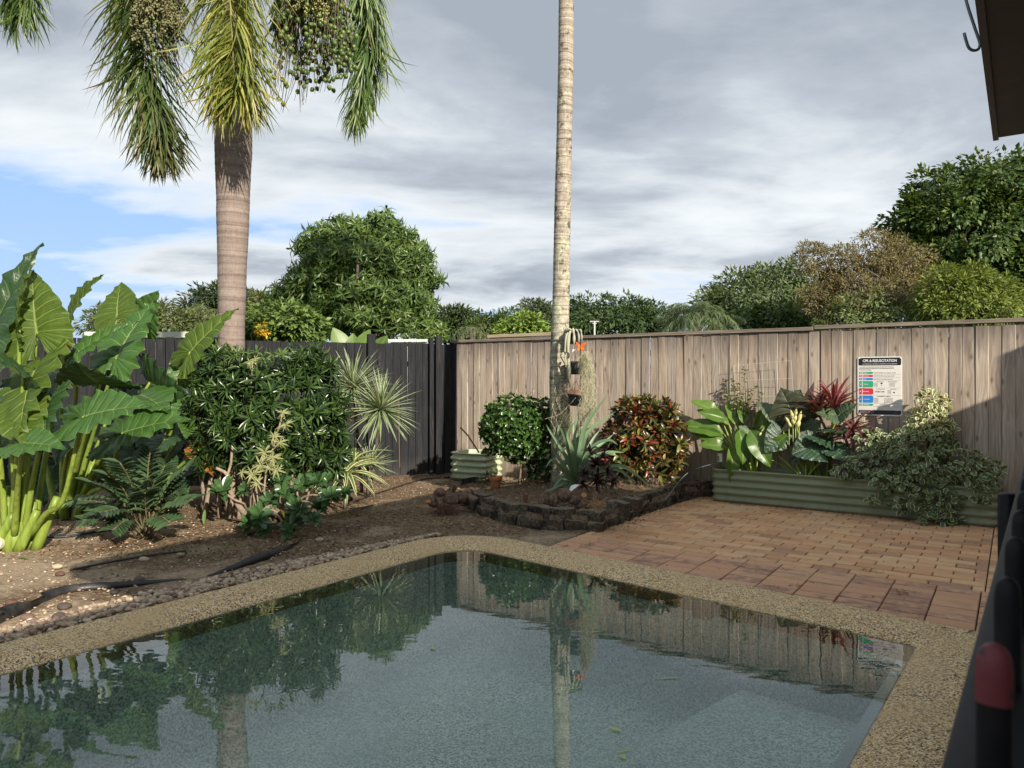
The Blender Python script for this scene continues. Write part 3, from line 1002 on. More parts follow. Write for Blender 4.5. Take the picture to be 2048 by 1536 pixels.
tree('under_shrub', 'thin yellowish green shrub growing through the bronze tree', 'shrub', 1740, 13.4,
     [(1700, 640, 70, 30), (1790, 640, 70, 30), (1740, 610, 70, 26)], 120, 4200, .16, T_FL, .09, M_PALE, seed=23, trunk_r=.05, limbs=16, bark=M_TWIG)
tree('lime_shrub', 'bright lime green shrub leaning in front of the fig tree', 'shrub', 1920, 12.6,
     [(1890, 590, 55, 40), (1940, 570, 45, 36), (1985, 600, 45, 34), (1920, 625, 90, 30), (1880, 560, 30, 24)], 230, 12500, .15, T_FL, .095, M_YELGREEN, seed=24, trunk_r=.07, limbs=18)

_b = []
for _i in range(26):
    _x = -32 + _i * 2.9
    _b.append((Vector((_x, 33 + 3 * math.sin(_i * 1.7), 1.0)), (2.6, 1.6, 1.35 + .55 * math.sin(_i * 2.3))))
(_v, _f, _u), _c = crown_data(_b, 420, 26000, .6, T_FL, .30, .2, .8, 77, (.5, 1.))
tag(link('undergrowth', mesh_np('undergrowth', _v, _f, _u, False), M_MIDTREE), 'mass of low green bushes in the far gardens under the trees', kind='stuff')
# palms of the neighbourhood, made of small drooping fronds
T_LEAFLET = strap(2, .05, .35, .1)
def frond_data(pts, n, ll, down=.5, spread=1.0, seed=0, w=1., plume=.5, jitter=.2, prof=None, tpl=None):
    """leaflets along a rachis"""
    R = np.random.default_rng(seed)
    pts = np.array([tuple(p) for p in pts])
    m = len(pts)
    t = np.sort(R.uniform(.06, 1., n))
    s = t * (m - 1)
    i = np.minimum(s.astype(int), m - 2)
    fr = (s - i)[:, None]
    P = pts[i] * (1 - fr) + pts[i + 1] * fr
    T = pts[i + 1] - pts[i]; T /= np.linalg.norm(T, axis=1, keepdims=True)
    side = np.cross(T, np.array([0, 0, 1.])); sl = np.linalg.norm(side, axis=1, keepdims=True)
    side = np.where(sl > .15, side / (sl + 1e-6), np.array([[1., 0, 0]]))
    nor = np.cross(side, T)
    sg = np.where(R.random(n) < .5, -1., 1.)[:, None]
    pl = R.uniform(-1, 1, n)[:, None] * plume
    D = side * sg * spread + nor * pl + T * R.uniform(.55, .95, n)[:, None] + R.normal(size=(n, 3)) * jitter
    D[:, 2] -= down
    env = np.sin(np.pi * (.10 + .82 * t)) ** .6
    S = ll * env * R.uniform(.8, 1.12, n)
    U = np.tile(np.array([0, 0, 1.]), (n, 1)) + R.normal(size=(n, 3)) * .35
    return scatter(tpl or T_LEAFLET, frames(D, U, S, np.full(n, ll * w)), P)

def small_palm(name, label, px, py, d, r, nf, m, seed, group=None, ll=.5, nl=60):
    c = W(px, py, d)
    t = thing(name, label, 'palm', (c.x, c.y, 0), 0, group)
    R = random.Random(seed)
    ac = Acc().tube([(c.x, c.y, 0), (c.x, c.y, c.z * .5), (c.x, c.y, c.z)], [.12, .1, .08], 8)
    ac.obj('trunk', M_BARK, t, True)
    for k in range(nf):
        a = k * 2.399 + R.uniform(-.2, .2)
        e = R.uniform(-.1, .9)
        dr = Vector((math.cos(a) * math.cos(e), math.sin(a) * math.cos(e), math.sin(e)))
        pts = [c + dr * (r * s) + Vector((0, 0, -.75 * r * s * s * (1.1 - e * .4))) for s in (0, .2, .4, .6, .8, 1.)]
        v, f, u = frond_data(pts, nl, ll * r, .45, seed=seed * 31 + k)
        ac2 = Acc().tube(pts, .018, 4)
        v2, f2, u2 = v - np.array([c.x, c.y, 0]), f, u
        link('frond', mesh_np('frond', v2, f2, u2, False), m, t)
    return t
M_FOXTAIL = leafmat('foxtail_leaflet', (.06, .10, .045), (.19, .25, .12), rough=.5)
small_palm('foxtail_palm', 'bushy foxtail palm crown just above the middle of the timber fence', 1395, 625, 15, .85, 22, M_FOXTAIL, 3, ll=.34, nl=150)
small_palm('foxtail_palm', 'lower foxtail palm crown left of the taller bushy one', 1350, 642, 16, .62, 15, M_FOXTAIL, 13, ll=.34, nl=120)
small_palm('foxtail_palm', 'foxtail palm crown half sunk behind the cap, right of the tallest one', 1450, 645, 16.5, .6, 15, M_FOXTAIL, 17, ll=.34, nl=120)
M_PALMFAR = leafmat('far_palm_leaflet', (.09, .11, .05), (.24, .27, .13), rough=.5)
small_palm('garden_palm', 'thin pale palm left of the thick palm trunk, over the shed roof', 408, 625, 20, .8, 9, M_PALMFAR, 5, ll=.4, nl=46)
small_palm('garden_palm', 'tiny palm crown poking up beside the tall elephant ear leaves', 322, 612, 21, .45, 7, M_PALMFAR, 6, ll=.45, nl=40)
small_palm('garden_palm', 'feathery palm low in the gap between mango tree and spotted trunk', 945, 655, 21, .6, 9, M_PALMFAR, 7, ll=.4, nl=46)

# banana plant behind the black fence
bp = thing('banana_plant', 'banana leaves standing up behind the black fence', 'plant', W(715, 757, 11.6) * 1, 0)
bp.location.z = 0
T_BAN = strap(8, .26, .15, .18, 'oval')
M_BAN = leafmat('banana_leaf', (.08, .15, .03), (.16, .25, .06), rough=.4, vein=(.25, .32, .12), perobj=True, trans=.4)
for (bx, by, tx, ty, nn) in ((700, 730, 668, 650, (.5, -1, .2)), (712, 730, 735, 655, (-.3, -1, .1)), (705, 735, 706, 664, (.2, -1, .3)), (735, 735, 772, 668, (.1, -1, .5))):
    a, b = W(bx, by, 11.6), W(tx, ty, 11.5)
    R_ = frames(np.array([tuple(b - a)]), np.array([nn], float), [(b - a).length])
    M4 = Matrix(R_[0].tolist()).to_4x4(); M4.translation = a - bp.location
    link('leaf', mesh_np('leaf', *[x if k else x * np.array([1.9, 1, 1]) for k, x in enumerate(T_BAN)]), M_BAN, bp, M=M4)
Acc().tube([(bp.location.x, 11.6, 0), (bp.location.x, 11.6, 1.55)], [.09, .06], 10).obj('stem', M_MIDTREE, bp, True)

# neighbour's shed roofs
M_SHED = mat('cream_sheet_metal', lambda g: dict(color=g.mix(g.mr(g.noise(g.pos(), 3, 4, .6), .4, .7, 0, .5), (.50, .52, .44), (.32, .34, .29))), rough=.5)
def shed(label, px0, px1, pyt, d, hroof=.10, col=M_SHED):
    a, b = W(px0, pyt, d), W(px1, pyt, d)
    t = thing('shed', label, 'shed', ((a.x + b.x) / 2, d, 0))
    w = b.x - a.x
    Acc().box((a.x + w / 2, d + 1.1, (a.z - hroof) / 2), (w - .1, 2.0, a.z - hroof)).obj('wall', M_SHED, t)
    ac = Acc()
    ac.box((a.x + w / 2, d + 1.1, a.z + .05), (w + .1, 2.3, .02), M=Matrix.Rotation(.05, 3, 'X'))
    ac.obj('roof', col, t)
    Acc().box((a.x + w / 2, d - .06, a.z - hroof / 2), (w + .12, .03, hroof)).obj('fascia', col, t)
    return t
shed('cream metal shed roof edge behind the elephant ears', 180, 445, 664, 13.2, .10)
shed('pale roof edge showing between mango tree and fence post', 775, 850, 679, 15.5, .05)
shed('light grey roof edge left of the spotted palm trunk', 1068, 1142, 671, 16, .05, mat('grey_roof', color=(.5, .52, .53), rough=.4))
# aerials
def antenna(label, px, py0, py1, d, arms):
    t = thing('antenna', label, 'antenna', (W(px, 0, d).x, d, 0))
    Acc().tube([W(px, py0, d), W(px, py1, d)], .02, 6).obj('mast', mat('galvanised', color=(.45, .45, .44), rough=.4, metal=.0), t)
    ac = Acc()
    for dy, hw in arms: ac.tube([W(px - hw, py0 + dy, d), W(px + hw, py0 + dy, d)], .012, 5)
    ac.obj('crossbar', MATS['galvanised'], t)
antenna('thin television aerial above the timber fence right of the spotted trunk', 1189, 642, 760, 15, ((1, 9), (5, 4)))

# ------------------------------------------------------------------ the two big palms
def palm_bark_fn(c1, c2, c3, lich):
    def f(g):
        p = g.pos()
        x, y, z = g.xyz(p)
        wob = g.noise(g.mapv(p, scale=(1, 1, .4)), 2.2, 3, .5)
        zz = g.m('ADD', z, g.m('MULTIPLY', wob, .09))
        ring = g.noise(g.comb(0., 0., zz), 15 if lich else 12, 4, .8)
        grain = g.noise(g.mapv(p, scale=(1, 1, .08)), 110, 4, .6)
        n = g.noise(p, 34, 6, .65)
        col = g.ramp(g.m('ADD', g.m('MULTIPLY', ring, .6), g.m('MULTIPLY', g.m('ADD', n, grain), .2)), [(.38, c1), (.5, c2), (.62, c3)])
        if lich:
            big = g.noise(p, 5., 5, .7)
            v = g.noise(p, 28, 5, .7)
            hz = g.mr(z, 1.2, 3.2, .0, .09)
            patch = g.mr(g.m('SUBTRACT', g.m('ADD', g.m('MULTIPLY', big, .5), g.m('MULTIPLY', v, .5)), hz), .44, .50)
            col = g.mix(g.m('MULTIPLY', patch, .85), col, g.ramp(n, [(.35, (.26, .285, .18)), (.65, (.52, .535, .38))]))
            dk = g.mr(g.noise(g.vadd(p, (5., 3., 1.)), 9, 6, .7), .55, .62)
            col = g.mix(g.m('MULTIPLY', dk, .85), col, (.055, .05, .035))
            low = g.m('MULTIPLY', g.mr(z, .5, 1.9, .75, 0), g.mr(big, .42, .52))  # patchy dark lower trunk: root and vine shadow put into the colour
            col = g.mix(low, col, (.075, .075, .055))
        else:
            dk = g.mr(g.noise(g.mapv(p, scale=(1, 1, 3)), 9, 5, .7), .58, .72, 0, .5)
            col = g.mix(dk, col, (.14, .085, .075))
        ln = g.m('FRACT', g.m('MULTIPLY', zz, 11 if lich else 8.))
        line = g.mr(ln, .0, .12, .55, 0)
        col = g.mix(line, col, (.10, .08, .065) if lich else (.17, .12, .11))
        h = g.m('ADD', g.m('SUBTRACT', g.m('MULTIPLY', ring, .8), g.m('MULTIPLY', line, .6)), g.m('MULTIPLY', g.m('ADD', grain, n), .3))
        return dict(color=col, normal=g.bump(h, .8, .012))
    return f
M_TRUNK_A = mat('ringed_palm_bark', palm_bark_fn((.13, .102, .090), (.215, .172, .15), (.30, .25, .22), False), rough=.85, spec=.15)
M_TRUNK_B = mat('lichen_palm_bark', palm_bark_fn((.14, .11, .088), (.32, .275, .225), (.50, .455, .39), True), rough=.9, spec=.1)

def palm_trunk(ctrl, ringstep, ringamp, sides=28, seed=0):
    """ctrl: (point, radius) list"""
    R = random.Random(seed)
    V, Fc = [], []
    P = curve_pts([c[0] for c in ctrl], 20 * (len(ctrl) - 1))
    L = [0]
    for i in range(1, len(P)): L.append(L[-1] + (P[i] - P[i - 1]).length)
    tot = L[-1]
    rows = []
    s = 0
    while s < tot:
        st = ringstep * R.uniform(.75, 1.25)
        for f, k in ((0, 0.), (.12, 1.), (.55, .5), (.95, .12)):
            rows.append((s + st * f, k))
        s += st
    rows = [r for r in rows if r[0] <= tot]
    for s, k in rows:
        i = 0
        f = s / tot * (len(P) - 1); i = min(int(f), len(P) - 2)
        p = P[i].lerp(P[i + 1], f - i)
        q = s / tot * (len(ctrl) - 1); j = min(int(q), len(ctrl) - 2)
        e = q - j; e = e * e * (3 - 2 * e)
        r = ctrl[j][1] * (1 - e) + ctrl[j + 1][1] * e
        tilt = .006 * math.sin(s * 3.1)
        for a in range(sides):
            th = 2 * math.pi * a / sides
            rr = r * (1 + ringamp * k + .02 * mnoise.noise(Vector((math.cos(th) * 2, math.sin(th) * 2, s * 5))))
            V.append(Vector((p.x + rr * math.cos(th), p.y + rr * math.sin(th), p.z + tilt * math.cos(th) + .006 * mnoise.noise(Vector((math.cos(th) * 3, math.sin(th) * 3, s * 9))))))
    for i in range(len(rows) - 1):
        for a in range(sides):
            b = (a + 1) % sides
            Fc.append((i * sides + a, i * sides + b, (i + 1) * sides + b, (i + 1) * sides + a))
    return V, Fc

PD = 7.6                                        # distance of the thick palm
pal = thing('foxtail_palm', 'thick smooth trunked palm with drooping plumes and green fruit, behind the hedge', 'palm', (W(464, 757, PD).x, PD, 0))
ctrl = [(W(463, 1004, PD), .150), (W(463, 690, PD), .129), (W(464, 560, PD), .139), (W(466, 420, PD), .160), (W(467, 290, PD), .182), (W(468, 200, PD), .176), (W(470, 100, PD), .16), (W(470, 0, PD), .14), (W(470, -90, PD), .12)]
V, Fc = palm_trunk(ctrl, .085, .012, 32, 1)
Acc().add(V, Fc).obj('trunk', M_TRUNK_A, pal, True)
Acc().tube([W(470, -80, PD), W(470, -150, PD), W(470, -290, PD), W(470, -420, PD)], [.13, .15, .12, .06], 20).obj('crown_shaft', mat('crown_shaft_green', lambda g: dict(color=g.ramp(g.noise(g.pos(), 8, 4, .6), [(.3, (.15, .19, .08)), (.7, (.30, .34, .17))])), rough=.5), pal, True)

M_FR_YEL = leafmat('yellowing_leaflet', (.10, .15, .03), (.42, .40, .10), rough=.4, mid=(.21, .26, .06), tip=(.48, .36, .12), trans=.35)
M_FR_DK = leafmat('dark_leaflet', (.03, .06, .018), (.13, .17, .045), rough=.42, mid=(.06, .105, .028), tip=(.20, .12, .05), trans=.3)
M_FR_GR = leafmat('green_leaflet', (.04, .085, .03), (.20, .27, .09), rough=.4, mid=(.09, .16, .045), tip=(.26, .28, .10), trans=.3)
M_RACHIS = mat('rachis', lambda g: dict(color=g.ramp(g.noise(g.pos(), 12, 4, .6), [(.3, (.16, .14, .05)), (.7, (.32, .28, .12))])), rough=.6)
T_PLUME = strap(5, .045, .42, .08, base=.5)
def palm_frond(ctrl, n, ll, m, seed, parent, down=.5, spread=.9, plume=.75, w=1.0, jitter=.16):
    pts = curve_pts([W(*c) for c in ctrl], 16)
    v, f, u = frond_data(pts, n, ll, down, spread, seed, w, plume, jitter, tpl=T_PLUME)
    o = link('frond', mesh_np('frond', v - np.array(tuple(parent.location)), f, u, True), m, parent)
    V, Fc = tube_data([loc_of(parent, p) for p in pts], [.022 * (1 - .8 * i / 16) for i in range(17)], 6)
    link('rachis', mesh_py('rachis', V, Fc, True), M_RACHIS, o)
    return o
palm_frond([(455, -300, 7.6), (360, -270, 7.4), (300, -120, 7.3), (285, 60, 7.25), (305, 200, 7.25), (325, 300, 7.3)], 1050, .86, M_FR_DK, 1, pal, down=.35, spread=1.15, plume=1.0, w=.62, jitter=.28)
palm_frond([(470, -300, 7.5), (455, -280, 6.95), (450, -150, 6.75), (462, 20, 6.7), (468, 140, 6.75), (472, 198, 6.8)], 900, .80, M_FR_YEL, 2, pal, down=.4, spread=1.2, plume=1.1, w=.62, jitter=.32)
palm_frond([(485, -300, 7.6), (600, -290, 7.7), (690, -160, 7.8), (735, 0, 7.9), (733, 120, 7.95), (708, 235, 8.0)], 860, .72, M_FR_GR, 3, pal, down=.6, spread=.95, plume=.9, w=.75)
palm_frond([(460, -320, 7.7), (380, -330, 8.1), (290, -200, 8.4), (255, -60, 8.5), (250, 30, 8.5)], 520, .75, M_FR_YEL, 4, pal, down=.6)
palm_frond([(475, -320, 7.7), (520, -340, 8.2), (560, -200, 8.5), (570, -50, 8.6), (565, 60, 8.6)], 520, .7, M_FR_GR, 5, pal, down=.7)
palm_frond([(470, -330, 7.6), (540, -420, 7.3), (600, -330, 7.1), (625, -170, 7.0), (640, -60, 7.0)], 420, .7, M_FR_YEL, 6, pal, down=.7)

def inflorescence(top, c, rx, rz, nbr, nfr, fr, mfruit, mstem, seed, parent, ry=None, stalk=.018):
    R = np.random.default_rng(seed)
    ac = Acc()
    c = Vector(c); top = Vector(top)
    tips = []
    for k in range(nbr):
        d = R.normal(size=3); d /= np.linalg.norm(d)
        q = c + Vector((d[0] * rx, d[1] * (ry or rx), d[2] * rz)) * R.uniform(.5, 1.05) ** .5
        mid = top.lerp(q, .5) + Vector((R.normal() * .05, R.normal() * .05, .06))
        kink = mid.lerp(q, .6) + Vector((R.normal() * .03, R.normal() * .03, R.normal() * .03))
        ac.tube(curve_pts([top, mid, kink, q], 7), [.0055 * (1 - .09 * i) for i in range(8)], 4, False)
        tips += [mid.lerp(kink, .6), kink, kink.lerp(q, .5), q]
    st = ac.obj('fruit_stalks', mstem, parent, True)
    # fruit: plump, slightly pointed
    prof = [(.05, -1.25), (.45, -1.0), (.85, -.45), (1., .1), (.85, .65), (.45, .95), (.1, 1.05)]
    V, Fc = lathe_data(prof, 8)
    Fc = [f for f in Fc if len(f) == 4]
    tv = np.array(V); tf = np.array(Fc); tu = np.zeros((len(Fc) * 4, 2))
    T = np.array([tuple(tips[R.integers(len(tips))]) for _ in range(nfr)]) + R.normal(size=(nfr, 3)) * fr * 1.6
    D = R.normal(size=(nfr, 3)) * .5 + np.array([0, 0, 1.])
    Rm = frames(D, R.normal(size=(nfr, 3)), np.full(nfr, fr))
    Rm = Rm[:, :, [0, 2, 1]]
    v, f, u = scatter((tv, tf, tu), Rm, T)
    o = link('fruit', mesh_np('fruit', v - np.array(tuple(parent.location)), f, u, True), mfruit, parent)
    o['kind'] = 'stuff'
M_FRUIT = leafmat('green_fruit', (.04, .075, .014), (.11, .16, .04), rough=.35, trans=0., nb=False)
M_STALK = mat('fruit_stalk', lambda g: dict(color=g.ramp(g.noise(g.pos(), 20, 3, .6), [(.3, (.06, .05, .025)), (.7, (.17, .14, .07))])), rough=.8)
M_BUD = leafmat('yellow_bud', (.20, .20, .06), (.42, .40, .16), rough=.6, trans=0., nb=False)
inflorescence(W(650, -120, 7.35), W(634, 100, 7.35), .37, .44, 170, 520, .024, M_FRUIT, M_STALK, 3, pal)
inflorescence(W(600, -100, 7.3), W(575, 200, 7.35), .20, .12, 26, 22, .024, M_FRUIT, M_STALK, 4, pal)
inflorescence(W(620, -160, 7.1), W(620, 10, 7.1), .22, .16, 50, 900, .009, M_BUD, M_STALK, 5, pal)
inflorescence(W(330, -150, 7.1), W(312, 55, 7.05), .26, .26, 90, 2200, .010, leafmat('olive_bud', (.07, .075, .03), (.20, .20, .09), rough=.6, trans=0., nb=False), M_STALK, 6, pal)
Acc().tube([W(655, -150, 7.3), W(664, -40, 7.25), W(668, 28, 7.25)], [.05, .04, .028], 8).obj('dry_spathe', mat('dry_sheath', color=(.20, .15, .12), rough=.9), pal, True)

# palm at the far left, only its hanging plume reaches into view
pl = thing('foxtail_palm', 'palm plume hanging into the top left corner', 'palm', (W(-330, 757, 7.4).x, 7.4, 0))
Acc().add(*palm_trunk([((W(-330, 757, 7.4).x, 7.4, 0), .13), (W(-330, 300, 7.4), .13), (W(-320, -200, 7.4), .12), (W(-320, -420, 7.4), .09)], .085, .012, 20, 5)).obj('trunk', M_TRUNK_A, pl, True)
palm_frond([(-320, -420, 7.4), (-200, -470, 7.2), (-60, -330, 7.1), (20, -170, 7.1), (38, -60, 7.1), (40, 40, 7.1)], 700, .72, M_FR_GR, 14, pl, down=.4, spread=1.0, plume=.9, w=.8)
palm_frond([(-320, -420, 7.4), (-420, -470, 7.2), (-520, -330, 7.1), (-560, -120, 7.1)], 200, .5, M_FR_GR, 15, pl, down=.75)
palm_frond([(-320, -420, 7.4), (-300, -480, 6.9), (-250, -300, 6.4), (-240, -100, 6.3)], 200, .5, M_FR_GR, 16, pl, down=.75)

# slim spotted palm in the raised bed
TD = 7.75
pb = thing('tall_palm', 'tall slim palm trunk mottled with lichen, in the raised bed', 'palm', (W(1122, 757, TD).x, TD, 0))
ctrl = [(W(1124, 985, TD), .118), (W(1122, 900, TD), .102), (W(1118, 760, TD), .100), (W(1122, 600, TD), .088), (W(1125, 430, TD), .085), (W(1129, 250, TD), .080), (W(1132, 90, TD), .079), (W(1133, -120, TD), .078), (W(1134, -380, TD), .075), (W(1134, -640, TD), .07)]
Acc().add(*palm_trunk(ctrl, .062, .030, 28, 2)).obj('trunk', M_TRUNK_B, pb, True)
for k in range(9):
    a = k * 2.399
    top = W(1134, -640, TD)
    dr = Vector((math.cos(a), math.sin(a), 0))
    pts = [top + dr * (1.9 * s) + Vector((0, 0, 1.1 * s - 1.9 * s * s)) for s in (0, .2, .4, .6, .8, 1.)]
    v, f, u = frond_data(pts, 170, .5, .45, .9, 60 + k, 1., .6, .16, tpl=T_PLUME)
    link('frond', mesh_np('frond', v - np.array(tuple(pb.location)), f, u, True), M_FR_GR, pb)
# climbing roots and dry grey moss on the lower trunk
ac = Acc()
R = random.Random(5)
for k in range(12):
    z0 = R.uniform(.1, 1.6); a = R.uniform(-2.6, -.4); pts = []
    for i in range(10):
        rr = .106 + .003
        pts.append(W(1120, 757, TD) * 1 + Vector((rr * math.cos(a), rr * math.sin(a), z0 + i * .045 * (1 if k % 2 else -1) - H)))
        a += R.uniform(-.3, .34)
    ac.tube(pts, .005, 5)
ac.obj('aerial_roots', mat('pale_root', color=(.32, .28, .18), rough=.9), pb, True)

# ------------------------------------------------------------------ elephant ears
def ear_mesh(seed, wob=.05, lobe=1., nrow=13, ncol=6):
    """arrow-shaped leaf: attach point at the origin, tip at +Y, back lobes at -Y; uv x = vein phase, y = distance from midrib"""
    out = [(.0, 1.0), (.07, .90), (.15, .76), (.235, .60), (.315, .43), (.375, .26), (.415, .09), (.43, -.08), (.415, -.22), (.365, -.34), (.28, -.41), (.18, -.42), (.09, -.35), (.035, -.20), (.0, -.02)]
    anc = [(0, 1.0), (0, .82), (0, .64), (0, .47), (0, .31), (0, .17), (0, .06), (0, 0), (0, 0), (0, 0), (0, 0), (0, 0), (0, 0), (0, 0), (0, -.0)]
    R = random.Random(seed)
    n = len(out) - 1
    sub = 4
    V, U, Fc = [], [], []
    ph = R.uniform(0, 6)
    for sgn in (-1, 1):
        base = len(V)
        rows = n * sub + 1
        for i in range(rows):
            f = i / sub; k = min(int(f), n - 1); t = f - k
            ox = out[k][0] * (1 - t) + out[k + 1][0] * t
            oy = out[k][1] * (1 - t) + out[k + 1][1] * t
            ax = anc[k][1] * (1 - t) + anc[k + 1][1] * t
            if oy < 0: oy *= lobe
            for j in range(ncol + 1):
                s = j / ncol
                bow = math.sin(math.pi * s) * .03
                x = ox * s; y = ax + (oy - ax) * s + bow * (1 if oy > 0 else 0)
                pleat = abs(math.sin(math.pi * f)) * .022 * math.sin(math.pi * min(1, s * 1.1)) ** .8
                edge = .8 * wob * s ** 4 * (math.sin(f * 4.3 + ph * (1 if sgn > 0 else 1.7)) + .6 * math.sin(f * 7.9 + ph)) * .6
                cup = .22 * x - .34 * x * x * (1 if oy > 0 else 1.3) - .16 * max(0, y) ** 2 - .10 * max(0, -y)
                scal = 1 + .018 * s * (abs(math.sin(math.pi * f)) - .5)
                V.append((sgn * x * scal, y, cup + pleat + edge + .012 * mnoise.noise(Vector((x * 9 * sgn, y * 9, seed)))))
                U.append((f / 16, s))
        for i in range(rows - 1):
            for j in range(ncol):
                a = base + i * (ncol + 1) + j
                q = (a, a + 1, a + ncol + 2, a + ncol + 1)
                Fc.append(q if sgn < 0 else q[::-1])
    return mesh_py('leaf', V, Fc, True, U)

def earmat(name, dark, light, vein, rough, trans, spec=.5):
    def f(g):
        u, v, _ = g.xyz(g.uv())
        fr = g.m('FRACT', g.m('MULTIPLY', u, 16.))
        d = g.m('MINIMUM', fr, g.m('SUBTRACT', 1., fr))
        lw = g.mr(v, 0., 1., .065, .02)
        line = g.m('MULTIPLY', g.m('LESS_THAN', d, lw), .8)
        midr = g.mr(v, .03, .05, 1., 0.)
        f2 = g.m('FRACT', g.m('MULTIPLY', u, 64.))
        fine = g.mr(g.m('MINIMUM', f2, g.m('SUBTRACT', 1., f2)), 0., .2, .35, 0.)
        n = g.noise(g.obj(), 5, 4, .6)
        n2 = g.noise(g.obj(), 18, 3, .6)
        col = g.ramp(g.m('ADD', g.m('MULTIPLY', n, .6), g.m('MULTIPLY', n2, .4)), [(.3, dark), (.7, light)])
        vf = g.m('MAXIMUM', g.m('MAXIMUM', line, midr), g.m('MULTIPLY', fine, .5))
        col = g.mix(vf, col, vein)
        edge = g.mr(v, .975, 1., 0., .7)
        col = g.mix(edge, col, vein)
        brn = g.m('MULTIPLY', g.mr(v, .93, 1.), g.mr(g.noise(g.obj(), 9, 4, .6), .54, .62))
        col = g.mix(brn, col, (.20, .12, .05))
        spots = g.mr(g.noise(g.obj(), 30, 5, .7), .70, .74, 0, .7)
        col = g.mix(spots, col, (.14, .10, .04))
        return dict(color=col, normal=g.bump(g.m('ADD', g.m('SUBTRACT', n2, vf), g.m('MULTIPLY', g.noise(g.obj(), 45, 3, .5), .4)), .45, .008))
    return mat(name, f, rough=rough, trans=trans, spec=spec)
M_EAR_TOP = earmat('elephant_ear_glossy', (.030, .090, .017), (.068, .150, .030), (.16, .25, .075), .30, .30, .5)
M_EAR_UND = earmat('elephant_ear_underside', (.055, .105, .014), (.115, .185, .028), (.27, .35, .10), .45, .48, .35)  # paler underside, with back-light brightness also put into the colour
M_EAR_DK = earmat('elephant_ear_shaded_green', (.016, .045, .015), (.036, .08, .025), (.08, .14, .05), .34, .25, .5)  # darker copy of the glossy leaf, shade put into its colour
M_PETI = mat('petiole_green', lambda g: dict(color=g.ramp(g.noise(g.mapv(g.pos(), scale=(1, 1, .15)), 30, 4, .6), [(.3, (.14, .22, .03)), (.7, (.33, .42, .08))])), rough=.4, trans=.25)
EARS = [ear_mesh(s, .05 + .02 * (s % 3)) for s in range(6)]
EARS_W = [ear_mesh(s + 10, .07, 1.35) for s in range(3)]

def ear_leaf(plant, at, tip, wf, nrm, m, base, k, rp=(.028, .012), bow=None, mesh=None, minlen=None):
    A, T = W(*at), W(*tip)
    d = T - A
    Ln = (d.length if minlen is None else max(minlen, d.length)) * 1.1
    Rm = frames(np.array([tuple(d)]), np.array([nrm], float), [Ln], [Ln * wf])[0]
    M4 = Matrix(Rm.tolist()).to_4x4()
    M4.translation = A - Vector(plant.location)
    o = link('leaf', (mesh or EARS[k % 6]).copy(), m, plant, M=M4)
    o.data.materials.clear(); o.data.materials.append(m)
    if base is not None:
        Bp = Vector(base)
        up = Vector((0, 0, 1))
        mid = Bp.lerp(A, .5) + (bow if bow is not None else (up * .06 + (Bp - A).cross(up) * 0))
        pts = curve_pts([Bp, Bp.lerp(mid, .5) + Vector((0, 0, .04)), mid, mid.lerp(A, .6), A], 12)
        rad = [rp[0] + (rp[1] - rp[0]) * (i / 12) ** .7 for i in range(13)]
        V, Fc = tube_data([p - Vector(plant.location) for p in pts], rad, 8)
        link('petiole', mesh_py('petiole', V, Fc, True), M_PETI, plant)
    return o

bA = GP(38, 1098)
pA = thing('elephant_ear', 'tallest elephant ear plant with thick pale stems at the left edge', 'plant', bA, 0, None)
def bs(b, dx, dy=0, z=.1): return (b.x + dx, b.y + dy, z)
d0 = 5.6
ear_leaf(pA, (-25, 690, 5.5), (45, 502, 5.45), .55, (-.2, -1, .1), M_EAR_DK, bs(bA, -.10), 0)
ear_leaf(pA, (38, 652, 5.45), (40, 545, 5.3), .55, (-1.2, -1, 0), M_EAR_UND, bs(bA, -.03), 1, bow=Vector((.02, 0, .1)))
ear_leaf(pA, (74, 664, 5.55), (56, 545, 5.65), 1.12, (.22, -1, -.35), M_EAR_UND, bs(bA, .02), 2, bow=Vector((0, 0, .1)))
ear_leaf(pA, (142, 632, 5.9), (176, 553, 5.6), .60, (-1., -.6, .1), M_EAR_UND, bs(bA, .05, .1), 3)
ear_leaf(pA, (48, 748, 5.2), (-30, 690, 4.9), .95, (.1, -.7, .8), M_EAR_DK, bs(bA, -.04, -.02), 4)
ear_leaf(pA, (70, 742, 5.4), (20, 850, 4.95), .95, (-.3, -.8, .5), M_EAR_UND, bs(bA, .03), 5)
ear_leaf(pA, (-12, 790, 5.3), (-60, 880, 5.1), .9, (.1, -.8, .6), M_EAR_DK, bs(bA, -.1), 1)
ear_leaf(pA, (20, 800, 5.3), (60, 870, 4.9), .9, (.1, -.7, .7), M_EAR_UND, bs(bA, -.02), 2)
ear_leaf(pA, (168, 833, 5.1), (272, 800, 4.95), 1.0, (.0, -.72, .7), M_EAR_TOP, bs(bA, .10, -.03), 3, mesh=EARS_W[0], bow=Vector((.05, 0, -.16)))
ear_leaf(pA, (44, 886, 4.95), (112, 884, 4.8), .85, (.1, -.7, .7), M_EAR_TOP, bs(bA, 0, -.05), 4, mesh=EARS_W[1])
ear_leaf(pA, (100, 800, 5.3), (80, 860, 5.0), .9, (-.2, -.8, .5), M_EAR_DK, bs(bA, .04), 5)
